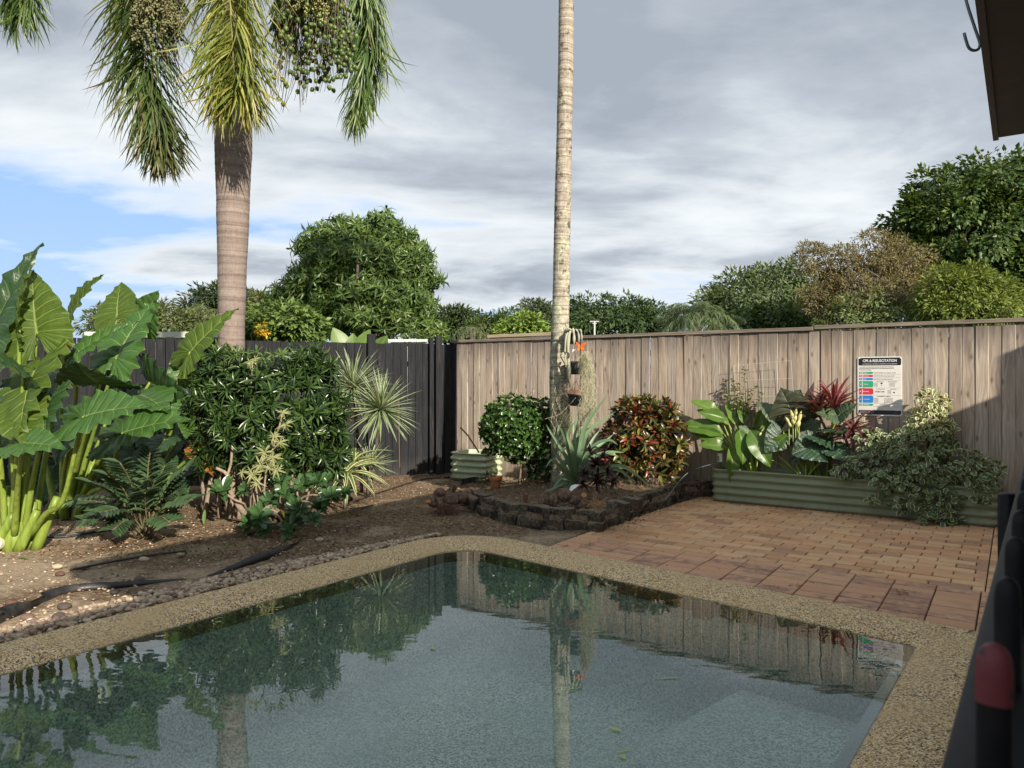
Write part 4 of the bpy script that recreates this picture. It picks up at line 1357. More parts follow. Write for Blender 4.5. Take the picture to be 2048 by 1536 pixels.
# cut stumps of old stems and the pale sheathing stems
R = random.Random(3)
for k in range(7):
    a = bA + Vector((R.uniform(-.16, .14), R.uniform(-.08, .05), 0))
    b = a + Vector((R.uniform(-.12, .22), R.uniform(-.05, .05), R.uniform(.22, .5)))
    V, Fc = tube_data([p - bA for p in curve_pts([a, a.lerp(b, .5), b], 5)], [.042, .04, .037, .033, .03, .026], 9)
    link('stem', mesh_py('stem', V, Fc, True), M_PETI, pA)
V, Fc = tube_data([(-.04, 0, -.05), (-.03, 0, .09), (0, 0, .22)], [.10, .10, .07], 12)
link('corm', mesh_py('corm', V, Fc, True), M_PETI, pA)

bB = Vector((GP(225, 1010).x, 6.85, 0))
pB = thing('elephant_ear', 'broad elephant ear with a big glossy upright leaf, middle of the group', 'plant', bB)
ear_leaf(pB, (235, 628, 6.9), (234, 566, 7.05), 1.45, (.0, -1, -.4), M_EAR_UND, bs(bB, 0), 0, minlen=.36)
ear_leaf(pB, (290, 640, 6.9), (305, 590, 6.7), 1.2, (.4, -1, .6), M_EAR_TOP, bs(bB, .05), 1)
ear_leaf(pB, (233, 716, 6.2), (291, 600, 6.45), .88, (-.28, -1, .38), M_EAR_TOP, bs(bB, .02), 2)
ear_leaf(pB, (160, 702, 5.85), (254, 638, 5.9), .58, (-.2, -.8, .75), M_EAR_TOP, bs(bB, -.05), 3)
ear_leaf(pB, (196, 765, 5.9), (150, 742, 5.5), 1.6, (.1, -1, -.45), M_EAR_DK, bs(bB, -.03), 4, minlen=.3)
ear_leaf(pB, (246, 866, 5.75), (352, 828, 5.6), .82, (-.05, -.72, .7), M_EAR_TOP, bs(bB, .06), 5, mesh=EARS_W[2], bow=Vector((.06, 0, -.1)))
ear_leaf(pB, (280, 790, 6.1), (322, 800, 5.7), 1.2, (0, -.5, .9), M_EAR_TOP, bs(bB, .05), 0, minlen=.3)
ear_leaf(pB, (300, 765, 6.3), (350, 788, 5.95), 1.0, (.1, -.9, -.2), M_EAR_DK, bs(bB, .08), 1, minlen=.32)
ear_leaf(pB, (120, 760, 6.3), (90, 800, 6.1), 1.1, (0, -.6, .8), M_EAR_DK, bs(bB, -.08), 2, minlen=.3)
ear_leaf(pB, (140, 860, 6.3), (110, 920, 6.1), 1.0, (0, -.7, .7), M_EAR_DK, bs(bB, -.1), 3, minlen=.25)
for k in range(9):
    a = bB + Vector((R.uniform(-.16, .16), R.uniform(-.1, .1), 0))
    b = a + Vector((R.uniform(-.15, .22), R.uniform(-.08, .05), R.uniform(.4, .8)))
    V, Fc = tube_data([p - bB for p in curve_pts([a, a.lerp(b, .5), b], 5)], [.04, .038, .033, .028, .022, .016], 8)
    link('stem', mesh_py('stem', V, Fc, True), M_PETI, pB)

bC = Vector((GP(365, 1000).x - .05, 7.15, 0))
pC = thing('elephant_ear', 'elephant ear with one bright pointed leaf beside the thick palm trunk', 'plant', bC)
ear_leaf(pC, (381, 704, 6.75), (452, 619, 6.7), .80, (-.85, -.8, -.1), M_EAR_UND, bs(bC, -.1, 0), 0, bow=Vector((-.06, 0, 0)), rp=(.024, .012))
ear_leaf(pC, (372, 770, 6.9), (350, 728, 6.9), 1.25, (.2, -1, .4), M_EAR_TOP, bs(bC, 0), 1, minlen=.28)
ear_leaf(pC, (370, 800, 6.8), (345, 830, 6.6), 1.0, (.2, -1, .3), M_EAR_TOP, bs(bC, 0), 2, minlen=.18)
ear_leaf(pC, (382, 838, 6.8), (372, 868, 6.6), 1.1, (.3, -1, .3), M_EAR_TOP, bs(bC, .03), 3, minlen=.16)
ear_leaf(pC, (330, 880, 6.7), (300, 910, 6.4), .9, (.1, -.8, .5), M_EAR_DK, bs(bC, -.08), 4, minlen=.26)
ear_leaf(pC, (398, 900, 6.9), (420, 940, 6.7), .8, (.1, -.8, .5), mat('rusty_leaf', color=(.30, .14, .03), rough=.6, trans=.3), bs(bC, .08), 5, minlen=.2)
for k in range(9):
    a = bC + Vector((R.uniform(-.14, .12), R.uniform(-.1, .1), 0))
    b = a + Vector((R.uniform(-.25, .3), R.uniform(-.08, .05), R.uniform(.35, .7)))
    V, Fc = tube_data([p - bC for p in curve_pts([a, a.lerp(b, .5), b], 5)], [.036, .034, .03, .025, .02, .014], 8)
    link('stem', mesh_py('stem', V, Fc, True), M_PETI, pC)

bD = Vector((-3.6, 7.35, 0))  # added plant, its dark leaves fill the shade behind the others
pD = thing('elephant_ear', 'dark filler elephant ear crowded behind the others against the black fence', 'plant', bD)
for k, (ax, ay, tx, ty) in enumerate(((150, 850, 120, 900), (205, 830, 190, 900), (110, 930, 80, 985), (270, 900, 250, 960), (330, 860, 340, 925), (180, 920, 150, 985), (60, 900, 20, 960), (300, 840, 280, 890), (360, 930, 350, 985), (240, 800, 220, 850), (90, 840, 50, 890), (20, 860, -20, 920))):
    ear_leaf(pD, (ax, ay, 7.2 + .15 * (k % 3)), (tx, ty, 6.95 + .1 * (k % 2)), 1.05, (.1 * (k % 3 - 1), -.9, .4), M_EAR_DK, bs(bD, -.3 + .06 * k, 0), k, minlen=.34, rp=(.02, .01))
# ------------------------------------------------------------------ zamia clump
bz = GP(290, 1078)
za = thing('zamia_plant', 'dark glossy cycad-like clump with paired leaflets between the elephant ears', 'plant', bz)
T_ZL = strap(3, .32, .12, .25, 'oval')
M_ZAM = leafmat('zamia_leaflet', (.02, .045, .02), (.07, .12, .05), rough=.25, spec=.6, trans=.15)
specs = [(180, 965), (215, 950), (150, 1000), (240, 925), (275, 940), (300, 905), (330, 930), (372, 938), (352, 985), (385, 1000), (325, 1000), (200, 1025), (250, 985), (290, 985), (165, 1040), (340, 1045), (225, 1060), (310, 960), (360, 955)]
for k, (tx, ty) in enumerate(specs):
    tip = W(tx, ty, 6.0 + random.uniform(-.55, .25))
    mid = bz.lerp(tip, .55) + Vector((0, 0, .10))
    pts = curve_pts([bz + Vector((random.uniform(-.06, .06), 0, 0)), mid, tip], 12)
    n = 9
    Pn, D, U, S = [], [], [], []
    for i in range(n):
        f = .35 + .64 * i / (n - 1)
        q = f * 12; a = min(int(q), 11)
        p = pts[a].lerp(pts[a + 1], q - a); t = (pts[a + 1] - pts[a]).normalized()
        sd = t.cross(Vector((0, -.35, 1))).normalized()
        for sg in (-1, 1):
            Pn.append(tuple(p)); D.append(tuple(sd * sg + t * .55 + Vector((0, 0, .1)))); U.append((random.gauss(0, .2), -.3, 1)); S.append(.155 * (1 - .35 * abs(f - .6)))
    v, f, u = scatter(T_ZL, frames(np.array(D), np.array(U), S), np.array(Pn))
    o = link('frond', mesh_np('frond', v - np.array(tuple(bz)), f, u, True), M_ZAM, za)
    V, Fc = tube_data([p - bz for p in pts], .006, 5)
    link('stalk', mesh_py('stalk', V, Fc, True), M_STALK, o)

# ------------------------------------------------------------------ big leafy hedge ball on several stems
hb = Vector((W(530, 757, 6.9).x, 6.95, 0))
hd = thing('leafy_hedge', 'clipped hedge ball of narrow glossy leaves on bare stems before the thick palm', 'hedge', hb)
M_HEDGE = leafmat('hedge_leaf', (.012, .030, .010), (.085, .145, .035), rough=.28, spec=.55, mid=(.028, .062, .016), trans=.22)
T_HL = strap(3, .19, .30, .25)
def tufts(ellip, n, nleaf, tpl, ll, sizes=(.8, 1.15), seed=0, droop=.15, shell=(.75, 1.), spread=(.15, 1.35), cut=None, seeds=4):
    R = np.random.default_rng(seed)
    random.seed(seed + 100)
    outs = []
    for s in range(seeds):
        k = n // seeds
        Ps, Ds = [], []
        while len(Ps) < k:
            e = ellip[R.choice(len(ellip), p=np.array([x[1][0] * x[1][2] for x in ellip]) / sum(x[1][0] * x[1][2] for x in ellip))]
            d = R.normal(size=3); d /= np.linalg.norm(d)
            p = np.array(tuple(e[0])) + d * np.array(e[1]) * R.uniform(*shell)
            if cut and not cut(p): continue
            Ps.append(p); Ds.append(d * .9 + R.normal(size=3) * .3 + np.array([0, 0, .35 - droop]))
        tt = tuft(nleaf, tpl, spread, (.75, 1.1))
        outs.append(scatter(tt, frames(np.array(Ds), R.normal(size=(k, 3)), R.uniform(*sizes, k) * ll), np.array(Ps)))
    return multi(outs)
def We(px, py, rx, ry, d, dep=None):
    return (W(px, py, d), (rx * d / F, (dep if dep else rx * d / F), ry * d / F))
el = [We(405, 800, 24, 56, 6.8, .2), We(450, 735, 60, 34, 6.85, .3), We(610, 735, 60, 36, 6.85, .3), We(535, 835, 145, 112, 6.9, .50), We(470, 800, 88, 92, 6.85, .42), We(605, 815, 82, 95, 6.9, .42), We(430, 870, 55, 70, 6.85, .3), We(640, 890, 52, 66, 6.95, .3), We(560, 910, 78, 52, 6.8, .4)]
topz = W(0, 705, 6.9).z
v, f, u = tufts(el, 620, 13, T_HL, .155, seed=2, cut=lambda p: p[2] < topz + .03 * math.sin(p[0] * 9))
link('foliage', mesh_np('foliage', v - np.array(tuple(hb)), f, u, True), M_HEDGE, hd)['kind'] = 'stuff'
v, f, u = tufts([We(530, 712, 130, 8, 6.8, .42)], 44, 6, T_HL, .10, seed=5, droop=-.3)
link('young_shoots', mesh_np('young_shoots', v - np.array(tuple(hb)), f, u, True), leafmat('young_hedge_leaf', (.045, .09, .025), (.14, .21, .06), rough=.35), hd)['kind'] = 'stuff'
R = random.Random(8)
for k in range(13):
    px = 405 + k * 17 + R.uniform(-6, 6)
    a = Vector((W(px, 0, 6.9).x, 6.85 + R.uniform(-.12, .2), 0)); b = W(px + R.uniform(-22, 22), 890, 6.9)
    V, Fc = tube_data([p - hb for p in curve_pts([a, a.lerp(b, .5) + Vector((R.uniform(-.03, .03), 0, 0)), b], 6)], [.022 - .0015 * i for i in range(7)], 7)
    link('stem', mesh_py('stem', V, Fc, True), M_TWIG, hd)

# variegated cream shoots threaded through the hedge
vs = thing('song_plant', 'cream and green striped shoots drooping down the front of the hedge', 'plant', (W(525, 0, 6.45).x, 6.5, 0))
M_CREAM = leafmat('cream_striped_leaf', (.12, .17, .05), (.20, .25, .08), rough=.4, margin=((.50, .47, .25), .22), trans=.3)
T_CR = strap(4, .17, .8, .25)
sh = [(566, 826, .75), (572, 850, .8), (548, 872, .8), (560, 885, .75), (530, 905, .9), (545, 915, .9), (522, 930, .9), (540, 935, .85), (506, 948, .95), (553, 940, .8), (515, 965, .8), (500, 725, .6), (512, 718, .5), (485, 945, .6)]
for i, (px, py, s) in enumerate(sh):
    p = W(px, py, 6.32)
    random.seed(i)
    tt = tuft(11, T_CR, (.4, 1.7), (.6, 1.1))
    v, f, u = scatter(tt, frames(np.array([[random.uniform(-.3, .3), -.9, .25]]), np.array([[0, 0, 1.]]), [.115 * s]), np.array([tuple(p - vs.location)]))
    link('leaf_whorl', mesh_np('leaf_whorl', v, f, u, True), M_CREAM, vs)
Acc().tube(curve_pts([(vs.location.x + .0, 6.5, 0), W(530, 960, 6.42), W(548, 890, 6.42), W(568, 820, 6.45)], 12), .009, 6).tube(curve_pts([(vs.location.x - .03, 6.5, 0), W(500, 960, 6.42), W(508, 930, 6.4)], 8), .007, 6).tube(curve_pts([(vs.location.x - .03, 6.5, 0), W(500, 860, 6.6), W(505, 725, 6.55)], 8), .007, 6).obj('stem', M_TWIG, vs, True)

# ------------------------------------------------------------------ rosette shrub
rs_ = Vector((GP(505, 1052).x, 6.35, 0))
ro = thing('rosette_shrub', 'low shrub with crooked pale branches and spoon leaf rosettes before the hedge', 'shrub', rs_)
M_ROS = leafmat('spoon_leaf', (.025, .065, .02), (.065, .13, .04), rough=.26, spec=.55, vein=(.13, .21, .09), trans=.2)
T_RO = strap(5, .42, .16, .16, 'obov')
wh = [(446, 981, 6.2, 1.05), (492, 981, 6.25, .75), (518, 1033, 6.0, 1.1), (500, 1050, 6.1, .9), (598, 1021, 6.0, 1.1), (606, 970, 6.3, 1.), (572, 990, 6.3, 1.0), (661, 995, 6.2, 1.05), (560, 964, 6.45, .9), (636, 966, 6.4, 1.), (580, 1062, 5.95, .9), (543, 1001, 6.35, .9), (640, 1015, 6.2, .9), (625, 1040, 6.0, .8), (690, 985, 6.35, .7), (535, 1062, 6.0, .8), (655, 965, 6.5, .8), (588, 1045, 6.05, 1.)]
ac = Acc()
for i, (px, py, d, s) in enumerate(wh):
    p = W(px, py, d)
    random.seed(50 + i)
    tt = tuft(14, T_RO, (.35, 1.45), (.7, 1.1))
    ax = np.array([[random.uniform(-.35, .35), -.75, .6]])
    v, f, u = scatter(tt, frames(ax, np.array([[0, 0, 1.]]), [.125 * s]), np.array([tuple(p - rs_)]))
    link('leaf_whorl', mesh_np('leaf_whorl', v, f, u, True), M_ROS, ro)
    if i > 1:
        q = W(515 + (i % 5) * 22, 1005, 6.5)
        ac.tube(curve_pts([(q.x, q.y, .02), q.lerp(p, .5) + Vector((0, 0, .03)), p], 6), [.014, .013, .012, .011, .010, .009, .008], 6)
ac.tube(curve_pts([GP(505, 1050), W(478, 1012, 6.3), W(462, 985, 6.4), W(455, 950, 6.45), W(432, 936, 6.4)], 12), [.03 - .0014 * i for i in range(13)], 8)
ac.tube(curve_pts([W(455, 950, 6.45), W(462, 925, 6.5), W(464, 890, 6.6)], 6), .012, 6)
ac.tube(curve_pts([GP(495, 1045), W(490, 1010, 6.3), W(470, 1000, 6.25), W(448, 985, 6.25)], 8), .010, 6)
ac.obj('branches', M_TWIG, ro, True)
l = link('yellow_leaf', mesh_np('yellow_leaf', T_RO[0] * .09, T_RO[1], T_RO[2]), mat('yellow_leaf', color=(.55, .42, .06), rough=.5, trans=.3), ro)
l.location = W(568, 1035, 5.85) - rs_; l.rotation_euler = (.9, .3, 1.0)

# ------------------------------------------------------------------ spiky rosettes whose leaves are parts
def spiky(name, label, cat, base, center, n, length, tpl, m, spread=(.15, 1.6), axis=(0, -.15, 1), seed=0, sizes=(.75, 1.08), stemr=.02, group=None, t=None, mstem=None, part='leaf', wj=0., up=None):
    R = random.Random(seed)
    if t is None: t = thing(name, label, cat, base, 0, group)
    off = Vector(t.location)
    me = mesh_np(part, *tpl, True); me.materials.append(m)
    ax = Vector(axis).normalized()
    q = Vector((0, 0, 1)).rotation_difference(ax)
    for i in range(n):
        a = i * 2.39996 + R.uniform(-.2, .2)
        e = spread[0] + (spread[1] - spread[0]) * ((i + .5) / n) ** .75 + R.uniform(-.1, .1)
        d = q @ Vector((math.cos(a) * math.sin(e), math.sin(a) * math.sin(e), math.cos(e)))
        u = q @ Vector((-math.cos(a) * math.cos(e), -math.sin(a) * math.cos(e), math.sin(e)))
        s = length * R.uniform(*sizes)
        Rm = frames(np.array([tuple(d)]), np.array([tuple(u)]), [s], [s])[0]
        M4 = Matrix(Rm.tolist()).to_4x4(); M4.translation = Vector(center) + d * .012 - off
        link(part, me, None, t, M=M4)
    if stemr:
        b = Vector(base)
        V, Fc = tube_data([p - off for p in curve_pts([b, b.lerp(Vector(center), .5), Vector(center)], 6)], stemr, 8)
        link('stem', mesh_py('stem', V, Fc, True), mstem or M_BARK, t)
    return t

M_YUC = leafmat('yucca_leaf', (.10, .16, .07), (.17, .24, .09), rough=.4, margin=((.48, .51, .36), .15), perobj=True, trans=.2)
T_YUC = strap(5, .062, .12, .22, 'taper', base=.6)
spiky('yucca', 'upper cream-edged yucca head against the black fence', 'plant', (W(722, 0, 8.35).x, 8.4, 0), W(707, 775, 8.1), 120, .50, T_YUC, M_YUC, (.05, 2.1), (-.05, -.25, 1), 1)
spiky('yucca', 'lower right cream-edged yucca head, the fuller ball of spikes', 'plant', (W(738, 0, 8.2).x, 8.2, 0), W(762, 820, 7.85), 140, .47, T_YUC, M_YUC, (.05, 2.2), (.12, -.3, 1), 2)
spiky('yucca', 'smallest cream-edged yucca head close to the ground by the black fence', 'plant', (W(735, 0, 8.1).x, 8.1, 0), W(740, 930, 7.9), 60, .32, T_YUC, M_YUC, (.1, 1.7), (.1, -.3, 1), 3)
M_STRIPE = leafmat('striped_strap_leaf', (.055, .12, .04), (.10, .18, .06), rough=.35, margin=((.60, .58, .28), .22), perobj=True, trans=.25)
T_STR = strap(7, .13, .75, .18, 'taper', base=.8)
spiky('striped_lily', 'arching yellow edged strap leaf plant at the right foot of the hedge', 'plant', (W(690, 0, 7.3).x, 7.3, 0), W(690, 955, 7.2), 24, .48, T_STR, M_STRIPE, (.35, 1.2), (.1, -.3, 1), 4, stemr=.02)
spiky('striped_lily', 'second arching yellow edged plant, further back by the yucca stem', 'plant', (W(702, 0, 7.8).x, 7.8, 0), W(706, 930, 7.7), 20, .44, T_STR, M_STRIPE, (.3, 1.1), (.1, -.2, 1), 5, stemr=.02)
# dark little cordylines behind the hedge's right end
T_CORD = strap(4, .16, .35, .2)
M_MAROON = leafmat('maroon_leaf', (.025, .008, .010), (.10, .03, .03), rough=.35, perobj=True, trans=.25)
M_REDLEAF = leafmat('crimson_leaf', (.06, .014, .022), (.24, .055, .07), rough=.35, perobj=True, trans=.35, margin=((.45, .10, .14), .08))
spiky('cordyline', 'small red leaved cordyline between the hedge and the yucca', 'plant', (W(690, 0, 7.9).x, 7.95, 0), W(690, 838, 7.9), 22, .2, T_CORD, leafmat('dull_red_leaf', (.10, .05, .03), (.32, .14, .10), rough=.5, perobj=True), (.3, 1.5), seed=6)
spiky('cordyline', 'dark twiggy cordyline under the yucca, behind the hedge', 'plant', (W(672, 0, 7.7).x, 7.75, 0), W(672, 900, 7.6), 20, .2, T_CORD, M_MAROON, (.3, 1.6), seed=7)
# bare stake leaning behind the yucca
t = thing('garden_stake', 'thin orange-brown stake standing behind the yucca spikes', 'stake', (W(797, 0, 8.6).x, 8.6, 0))
Acc().tube([W(797, 800, 8.6), W(798, 858, 8.6), W(799, 935, 8.6)], .009, 6).obj('rod', mat('rusty_brown', color=(.10, .07, .05), rough=.8), t)

# ------------------------------------------------------------------ raised bed with stone block edging
BEDP = [GP(925, 1003), GP(962, 1030), GP(1010, 1045), GP(1090, 1056), GP(1205, 1063), Vector((1.08, 6.80, 0)), Vector((1.42, 7.30, 0)), Vector((1.86, 7.92, 0)), Vector((2.22, 8.12, 0)), Vector((1.2, 8.82, 0)), Vector((0.3, 9.4, 0)), Vector((-.3, 8.9, 0)), Vector((-.55, 8.1, 0))]
edge_line = BEDP[:9]
cen = Vector((.75, 7.75, 0))
V, Fc = [], []
K = len(BEDP)
ringsN = 14
for r in range(ringsN + 1):
    f = 1 - r / ringsN
    for i in range(K * 4):
        a = i / 4; k = int(a) % K; t = a - int(a)
        p = BEDP[k].lerp(BEDP[(k + 1) % K], t)
        q = cen.lerp(p, f * .985)
        hh = .115 + .05 * (1 - f ** 2) + .02 * mnoise.noise(Vector((q.x * 4, q.y * 4, 1))) + .008 * mnoise.noise(Vector((q.x * 17, q.y * 17, 1)))
        back = max(0, min(1, (i / 4 - 8) / 1.0)) if i / 4 > 8 else 0
        if back: hh = hh * (1 - max(0, f - .55) / .45 * min(1, (a - 9) / 1.5 if a > 9 else 0))
        V.append((q.x, q.y, max(.01, hh)))
n4 = K * 4
for r in range(ringsN):
    for i in range(n4):
        j = (i + 1) % n4
        Fc.append((r * n4 + i, r * n4 + j, (r + 1) * n4 + j, (r + 1) * n4 + i))
base = len(V)
for i in range(n4): V.append((V[i][0], V[i][1], -.05))
for i in range(n4): Fc.append((base + i, base + (i + 1) % n4, (i + 1) % n4, i))
tag(link('bed_soil', mesh_py('bed_soil', V, Fc, True), M_BED), 'mulched soil of the raised garden bed', kind='structure')

def block_fn(g):
    rnd = g.orand()
    p = g.vadd(g.pos(), g.comb(g.m('MULTIPLY', rnd, 9.), 0., 0.))
    n = g.noise(p, 38, 7, .7)
    b = g.noise(p, 7, 4, .6)
    col = g.ramp(n, [(.3, (.030, .026, .020)), (.52, (.085, .070, .050)), (.72, (.24, .20, .15))])
    col = g.mix(g.mr(b, .52, .62, 0, .85), col, (.016, .015, .012))
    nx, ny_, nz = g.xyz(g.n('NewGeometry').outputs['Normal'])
    col = g.mix(g.m('MULTIPLY', g.mr(nz, .6, .9), .65), col, g.ramp(n, [(.3, (.10, .078, .055)), (.7, (.27, .215, .15))]))  # upward faces lighter and browner, light on the tops put into the colour
    col = g.mix(g.mr(g.noise(p, 16, 4, .6), .60, .68, 0, .6), col, (.05, .065, .02))
    return dict(color=col, normal=g.bump(n, .9, .008))
M_BLOCK = mat('mossy_concrete_block', block_fn, rough=.92, spec=.15)
edging = thing('block_edging', 'mossy dark concrete block edging of the raised bed', 'garden edging', (edge_line[4].x, edge_line[4].y, 0))
bmeshes = [bevel_box(.195 + .03 * (s % 3), .12, .104, .014, 2, .016, 3, s) for s in range(5)]
for me in bmeshes: me.materials.append(M_BLOCK)
def along(line, s):
    for i in range(len(line) - 1):
        L_ = (line[i + 1] - line[i]).length
        if s <= L_ or i == len(line) - 2:
            return line[i].lerp(line[i + 1], s / L_), (line[i + 1] - line[i]).normalized()
        s -= L_
tot = sum((edge_line[i + 1] - edge_line[i]).length for i in range(len(edge_line) - 1))
for course in range(2):
    s = .0 if course == 0 else .10
    k = 0
    while s < tot - .1:
        p, t = along(edge_line, s + .11)
        inn = Vector((-t.y, t.x, 0))
        p = p + inn * (.05 + (.03 if course else 0) + random.uniform(-.01, .01))
        if course == 1 and s < .12: s += .2; continue
        o = link('block', bmeshes[(k * 2 + course) % 5], None, edging, loc=p - edging.location + Vector((0, 0, -.025 + course * .088 + random.uniform(-.006, .006))), rot=(random.gauss(0, .05), random.gauss(0, .05), math.atan2(t.y, t.x) + random.gauss(0, .10)))
        s += .222 + random.uniform(0, .012); k += 1
# a loose leaning block at the left end and two on the right corner
for px, py, rz, z in ((935, 1012, -.5, .05), (1235, 1028, .9, .19), (1262, 1020, 1.0, .19), (1395, 985, .8, .02)):
    p = GP(px, py, z)
    link('block', bmeshes[random.randrange(5)], None, edging, loc=p - edging.location, rot=(.12 * random.random(), .12, rz))

# ------------------------------------------------------------------ clipped round shrub
def ball_shrub(name, label, cat, base, ell, nt, nl, tpl, ll, m, seed, stems, mstem, spread=(.2, 1.4), droop=.1, extra=None, shell=(.72, 1.0)):
    t = thing(name, label, cat, base)
    v, f, u = tufts(ell, nt, nl, tpl, ll, seed=seed, spread=spread, droop=droop, shell=shell)
    link('foliage', mesh_np('foliage', v - np.array(tuple(t.location)), f, u, True), m, t)['kind'] = 'stuff'
    for a, b, r in stems:
        V, Fc = tube_data([p - t.location for p in curve_pts([a, a.lerp(b, .5) + Vector((.015, 0, 0)), b], 6)], [r * (1 - .08 * i) for i in range(7)], 8)
        link('stem', mesh_py('stem', V, Fc, True), mstem, t)
    return t
M_MUR = leafmat('murraya_leaf', (.018, .05, .012), (.10, .19, .04), rough=.28, spec=.55, mid=(.045, .10, .022), trans=.22)
T_SM = strap(2, .55, .15, .2, 'oval')
mb = Vector((W(1040, 0, 8.1).x, 8.1, .12))
ms_ = ball_shrub('round_shrub', 'clipped ball shrub of tiny glossy leaves on a crooked trunk', 'shrub', mb,
           [We(1032, 856, 74, 68, 8.1, .40), We(1078, 880, 52, 56, 8.1, .3), We(1020, 850, 62, 56, 8.0, .36), We(1085, 835, 36, 38, 8.1, .22), We(1082, 942, 26, 24, 8.12, .14)],
           1500, 9, T_SM, .052, M_MUR, 21, [(mb + Vector((0, 0, 0)), W(1042, 890, 8.1), .026), (mb + Vector((.05, 0, 0)), W(1065, 885, 8.1), .016), (mb + Vector((.16, 0, 0)), W(1078, 900, 8.1), .012)], M_TWIG)
v, f, u = tufts([We(1045, 800, 60, 20, 8.0, .25)], 40, 3, strap(2, .12, .1, .1), .05, seed=9)
link('cut_twigs', mesh_np('cut_twigs', v - np.array(tuple(mb)), f, u, True), mat('cut_twig', color=(.42, .40, .22), rough=.7), ms_)['kind'] = 'stuff'

# croton
def croton_fn(g):
    r = g.island(); n = g.noise(g.obj(), 90, 3, .6)
    u, v, _ = g.xyz(g.uv())
    col = g.ramp(r, [(0., (.022, .04, .013)), (.22, (.045, .075, .02)), (.40, (.13, .15, .035)), (.55, (.035, .022, .013)), (.70, (.10, .05, .02)), (.80, (.18, .05, .02)), (.87, (.20, .02, .02)), (.93, (.035, .018, .013)), (.98, (.34, .29, .06))], 'CONSTANT')
    yv = g.mr(g.m('ABSOLUTE', g.m('SUBTRACT', u, .5)), 0., .12, 1., 0.)
    vein = g.ramp(g.m('FRACT', g.m('MULTIPLY', r, 7.)), [(0., (.34, .08, .03)), (.5, (.36, .32, .06)), (1., (.40, .05, .04))])
    col = g.mix(g.m('MULTIPLY', yv, .6), col, vein)
    col = g.mix(g.mr(n, .58, .66, 0, .35), col, vein)
    return dict(color=col)
M_CROTON = mat('croton_leaf', croton_fn, rough=.3, trans=.22, spec=.5)
cb = Vector((W(1290, 0, 7.95).x, 7.95, .12))
T_CRO = strap(4, .30, .30, .2, 'oval')
ck = ball_shrub('croton', 'croton bush with mixed red, orange, yellow and dark green leaves', 'shrub', cb,
           [We(1275, 862, 60, 48, 7.95, .36), We(1232, 890, 34, 40, 7.9, .25), We(1330, 868, 46, 50, 7.95, .28), We(1310, 920, 54, 40, 7.95, .28), We(1250, 920, 36, 30, 7.95, .22), We(1295, 835, 36, 30, 7.9, .2)],
           360, 9, T_CRO, .125, M_CROTON, 31, [(cb + Vector((x, 0, -.02)), W(1290 + x * 300, 900, 7.95), .012) for x in (-.09, -.03, .02, .07, .12)], M_BARK, spread=(.15, 1.35), droop=.0)
v, f, u = tufts([We(1290, 820, 66, 16, 7.85, .3)], 44, 7, T_CRO, .13, seed=32, droop=-.5, spread=(.1, .9))
link('young_shoots', mesh_np('young_shoots', v - np.array(tuple(cb)), f, u, True), M_CROTON, ck)['kind'] = 'stuff'

# big spear leaved plant
ab = Vector((W(1152, 0, 7.25).x, 7.25, .16))
ag = thing('spear_lily', 'large grey-green plant with long spear leaves in front of the slim palm', 'plant', ab)
M_AG = leafmat('spear_leaf', (.09, .16, .085), (.19, .28, .15), rough=.45, perobj=True, trans=.15, spec=.4)
def blade(parent, m, ctrl, w, name='leaf', seg=10, fold=.25, nh=(0, -1, .4)):
    P = curve_pts([Vector(c) for c in ctrl], seg)
    V, U, Fc = [], [], []
    for i, p in enumerate(P):
        t = i / seg
        d = (P[min(i + 1, seg)] - P[max(0, i - 1)]).normalized()
        s = d.cross(Vector(nh)).normalized()
        nn = s.cross(d)
        wd = w * (.75 + .25 * min(1, t * 3)) * (1 - t ** 2.2) ** .8 + .001
        V += [p - s * wd / 2 + nn * fold * wd, p, p + s * wd / 2 + nn * fold * wd]
        U += [(0, t), (.5, t), (1, t)]
    for i in range(seg):
        a = i * 3
        Fc += [(a, a + 1, a + 4, a + 3), (a + 1, a + 2, a + 5, a + 4)]
    off = Vector(parent.location)
    return link(name, mesh_py(name, [v - off for v in V], Fc, True, U), m, parent)
c0 = W(1152, 968, 7.25)
for (pts, w) in (([(1160, 900), (1172, 850), (1216, 788)], .075), ([(1162, 900), (1180, 860), (1232, 822)], .07), ([(1155, 890), (1155, 850), (1160, 812)], .055), ([(1160, 900), (1170, 850), (1185, 835)], .06), ([(1150, 900), (1148, 860), (1146, 825)], .05),
                 ([(1135, 920), (1110, 880), (1092, 848)], .055), ([(1130, 935), (1110, 905), (1104, 888)], .05), ([(1125, 940), (1105, 920), (1092, 935)], .05), ([(1130, 955), (1118, 960), (1100, 985)], .05),
                 ([(1175, 905), (1200, 890), (1228, 868)], .06), ([(1180, 920), (1215, 905), (1248, 905)], .06), ([(1190, 945), (1240, 940), (1285, 985)], .06), ([(1200, 940), (1250, 935), (1322, 992)], .055), ([(1190, 960), (1220, 975), (1245, 1008)], .05),
                 ([(1130, 965), (1110, 975), (1085, 985)], .05), ([(1140, 965), (1120, 990), (1100, 1000)], .05), ([(1168, 915), (1185, 880), (1200, 860)], .05), ([(1145, 905), (1135, 870), (1150, 842)], .05), ([(1180, 900), (1215, 880), (1236, 890)], .05),
                 ([(1140, 910), (1120, 850), (1115, 905)], .05), ([(1156, 900), (1165, 870), (1178, 862)], .055), ([(1195, 955), (1225, 950), (1262, 968)], .05)):
    dd = random.uniform(-.28, .12)
    ctrl = [c0] + [W(x, y, 7.2 + dd * (i + 1) / 2) for i, (x, y) in enumerate(pts)]
    blade(ag, M_AG, ctrl, w * .78, nh=(random.uniform(-.6, .2), -1, random.uniform(.1, .7)))
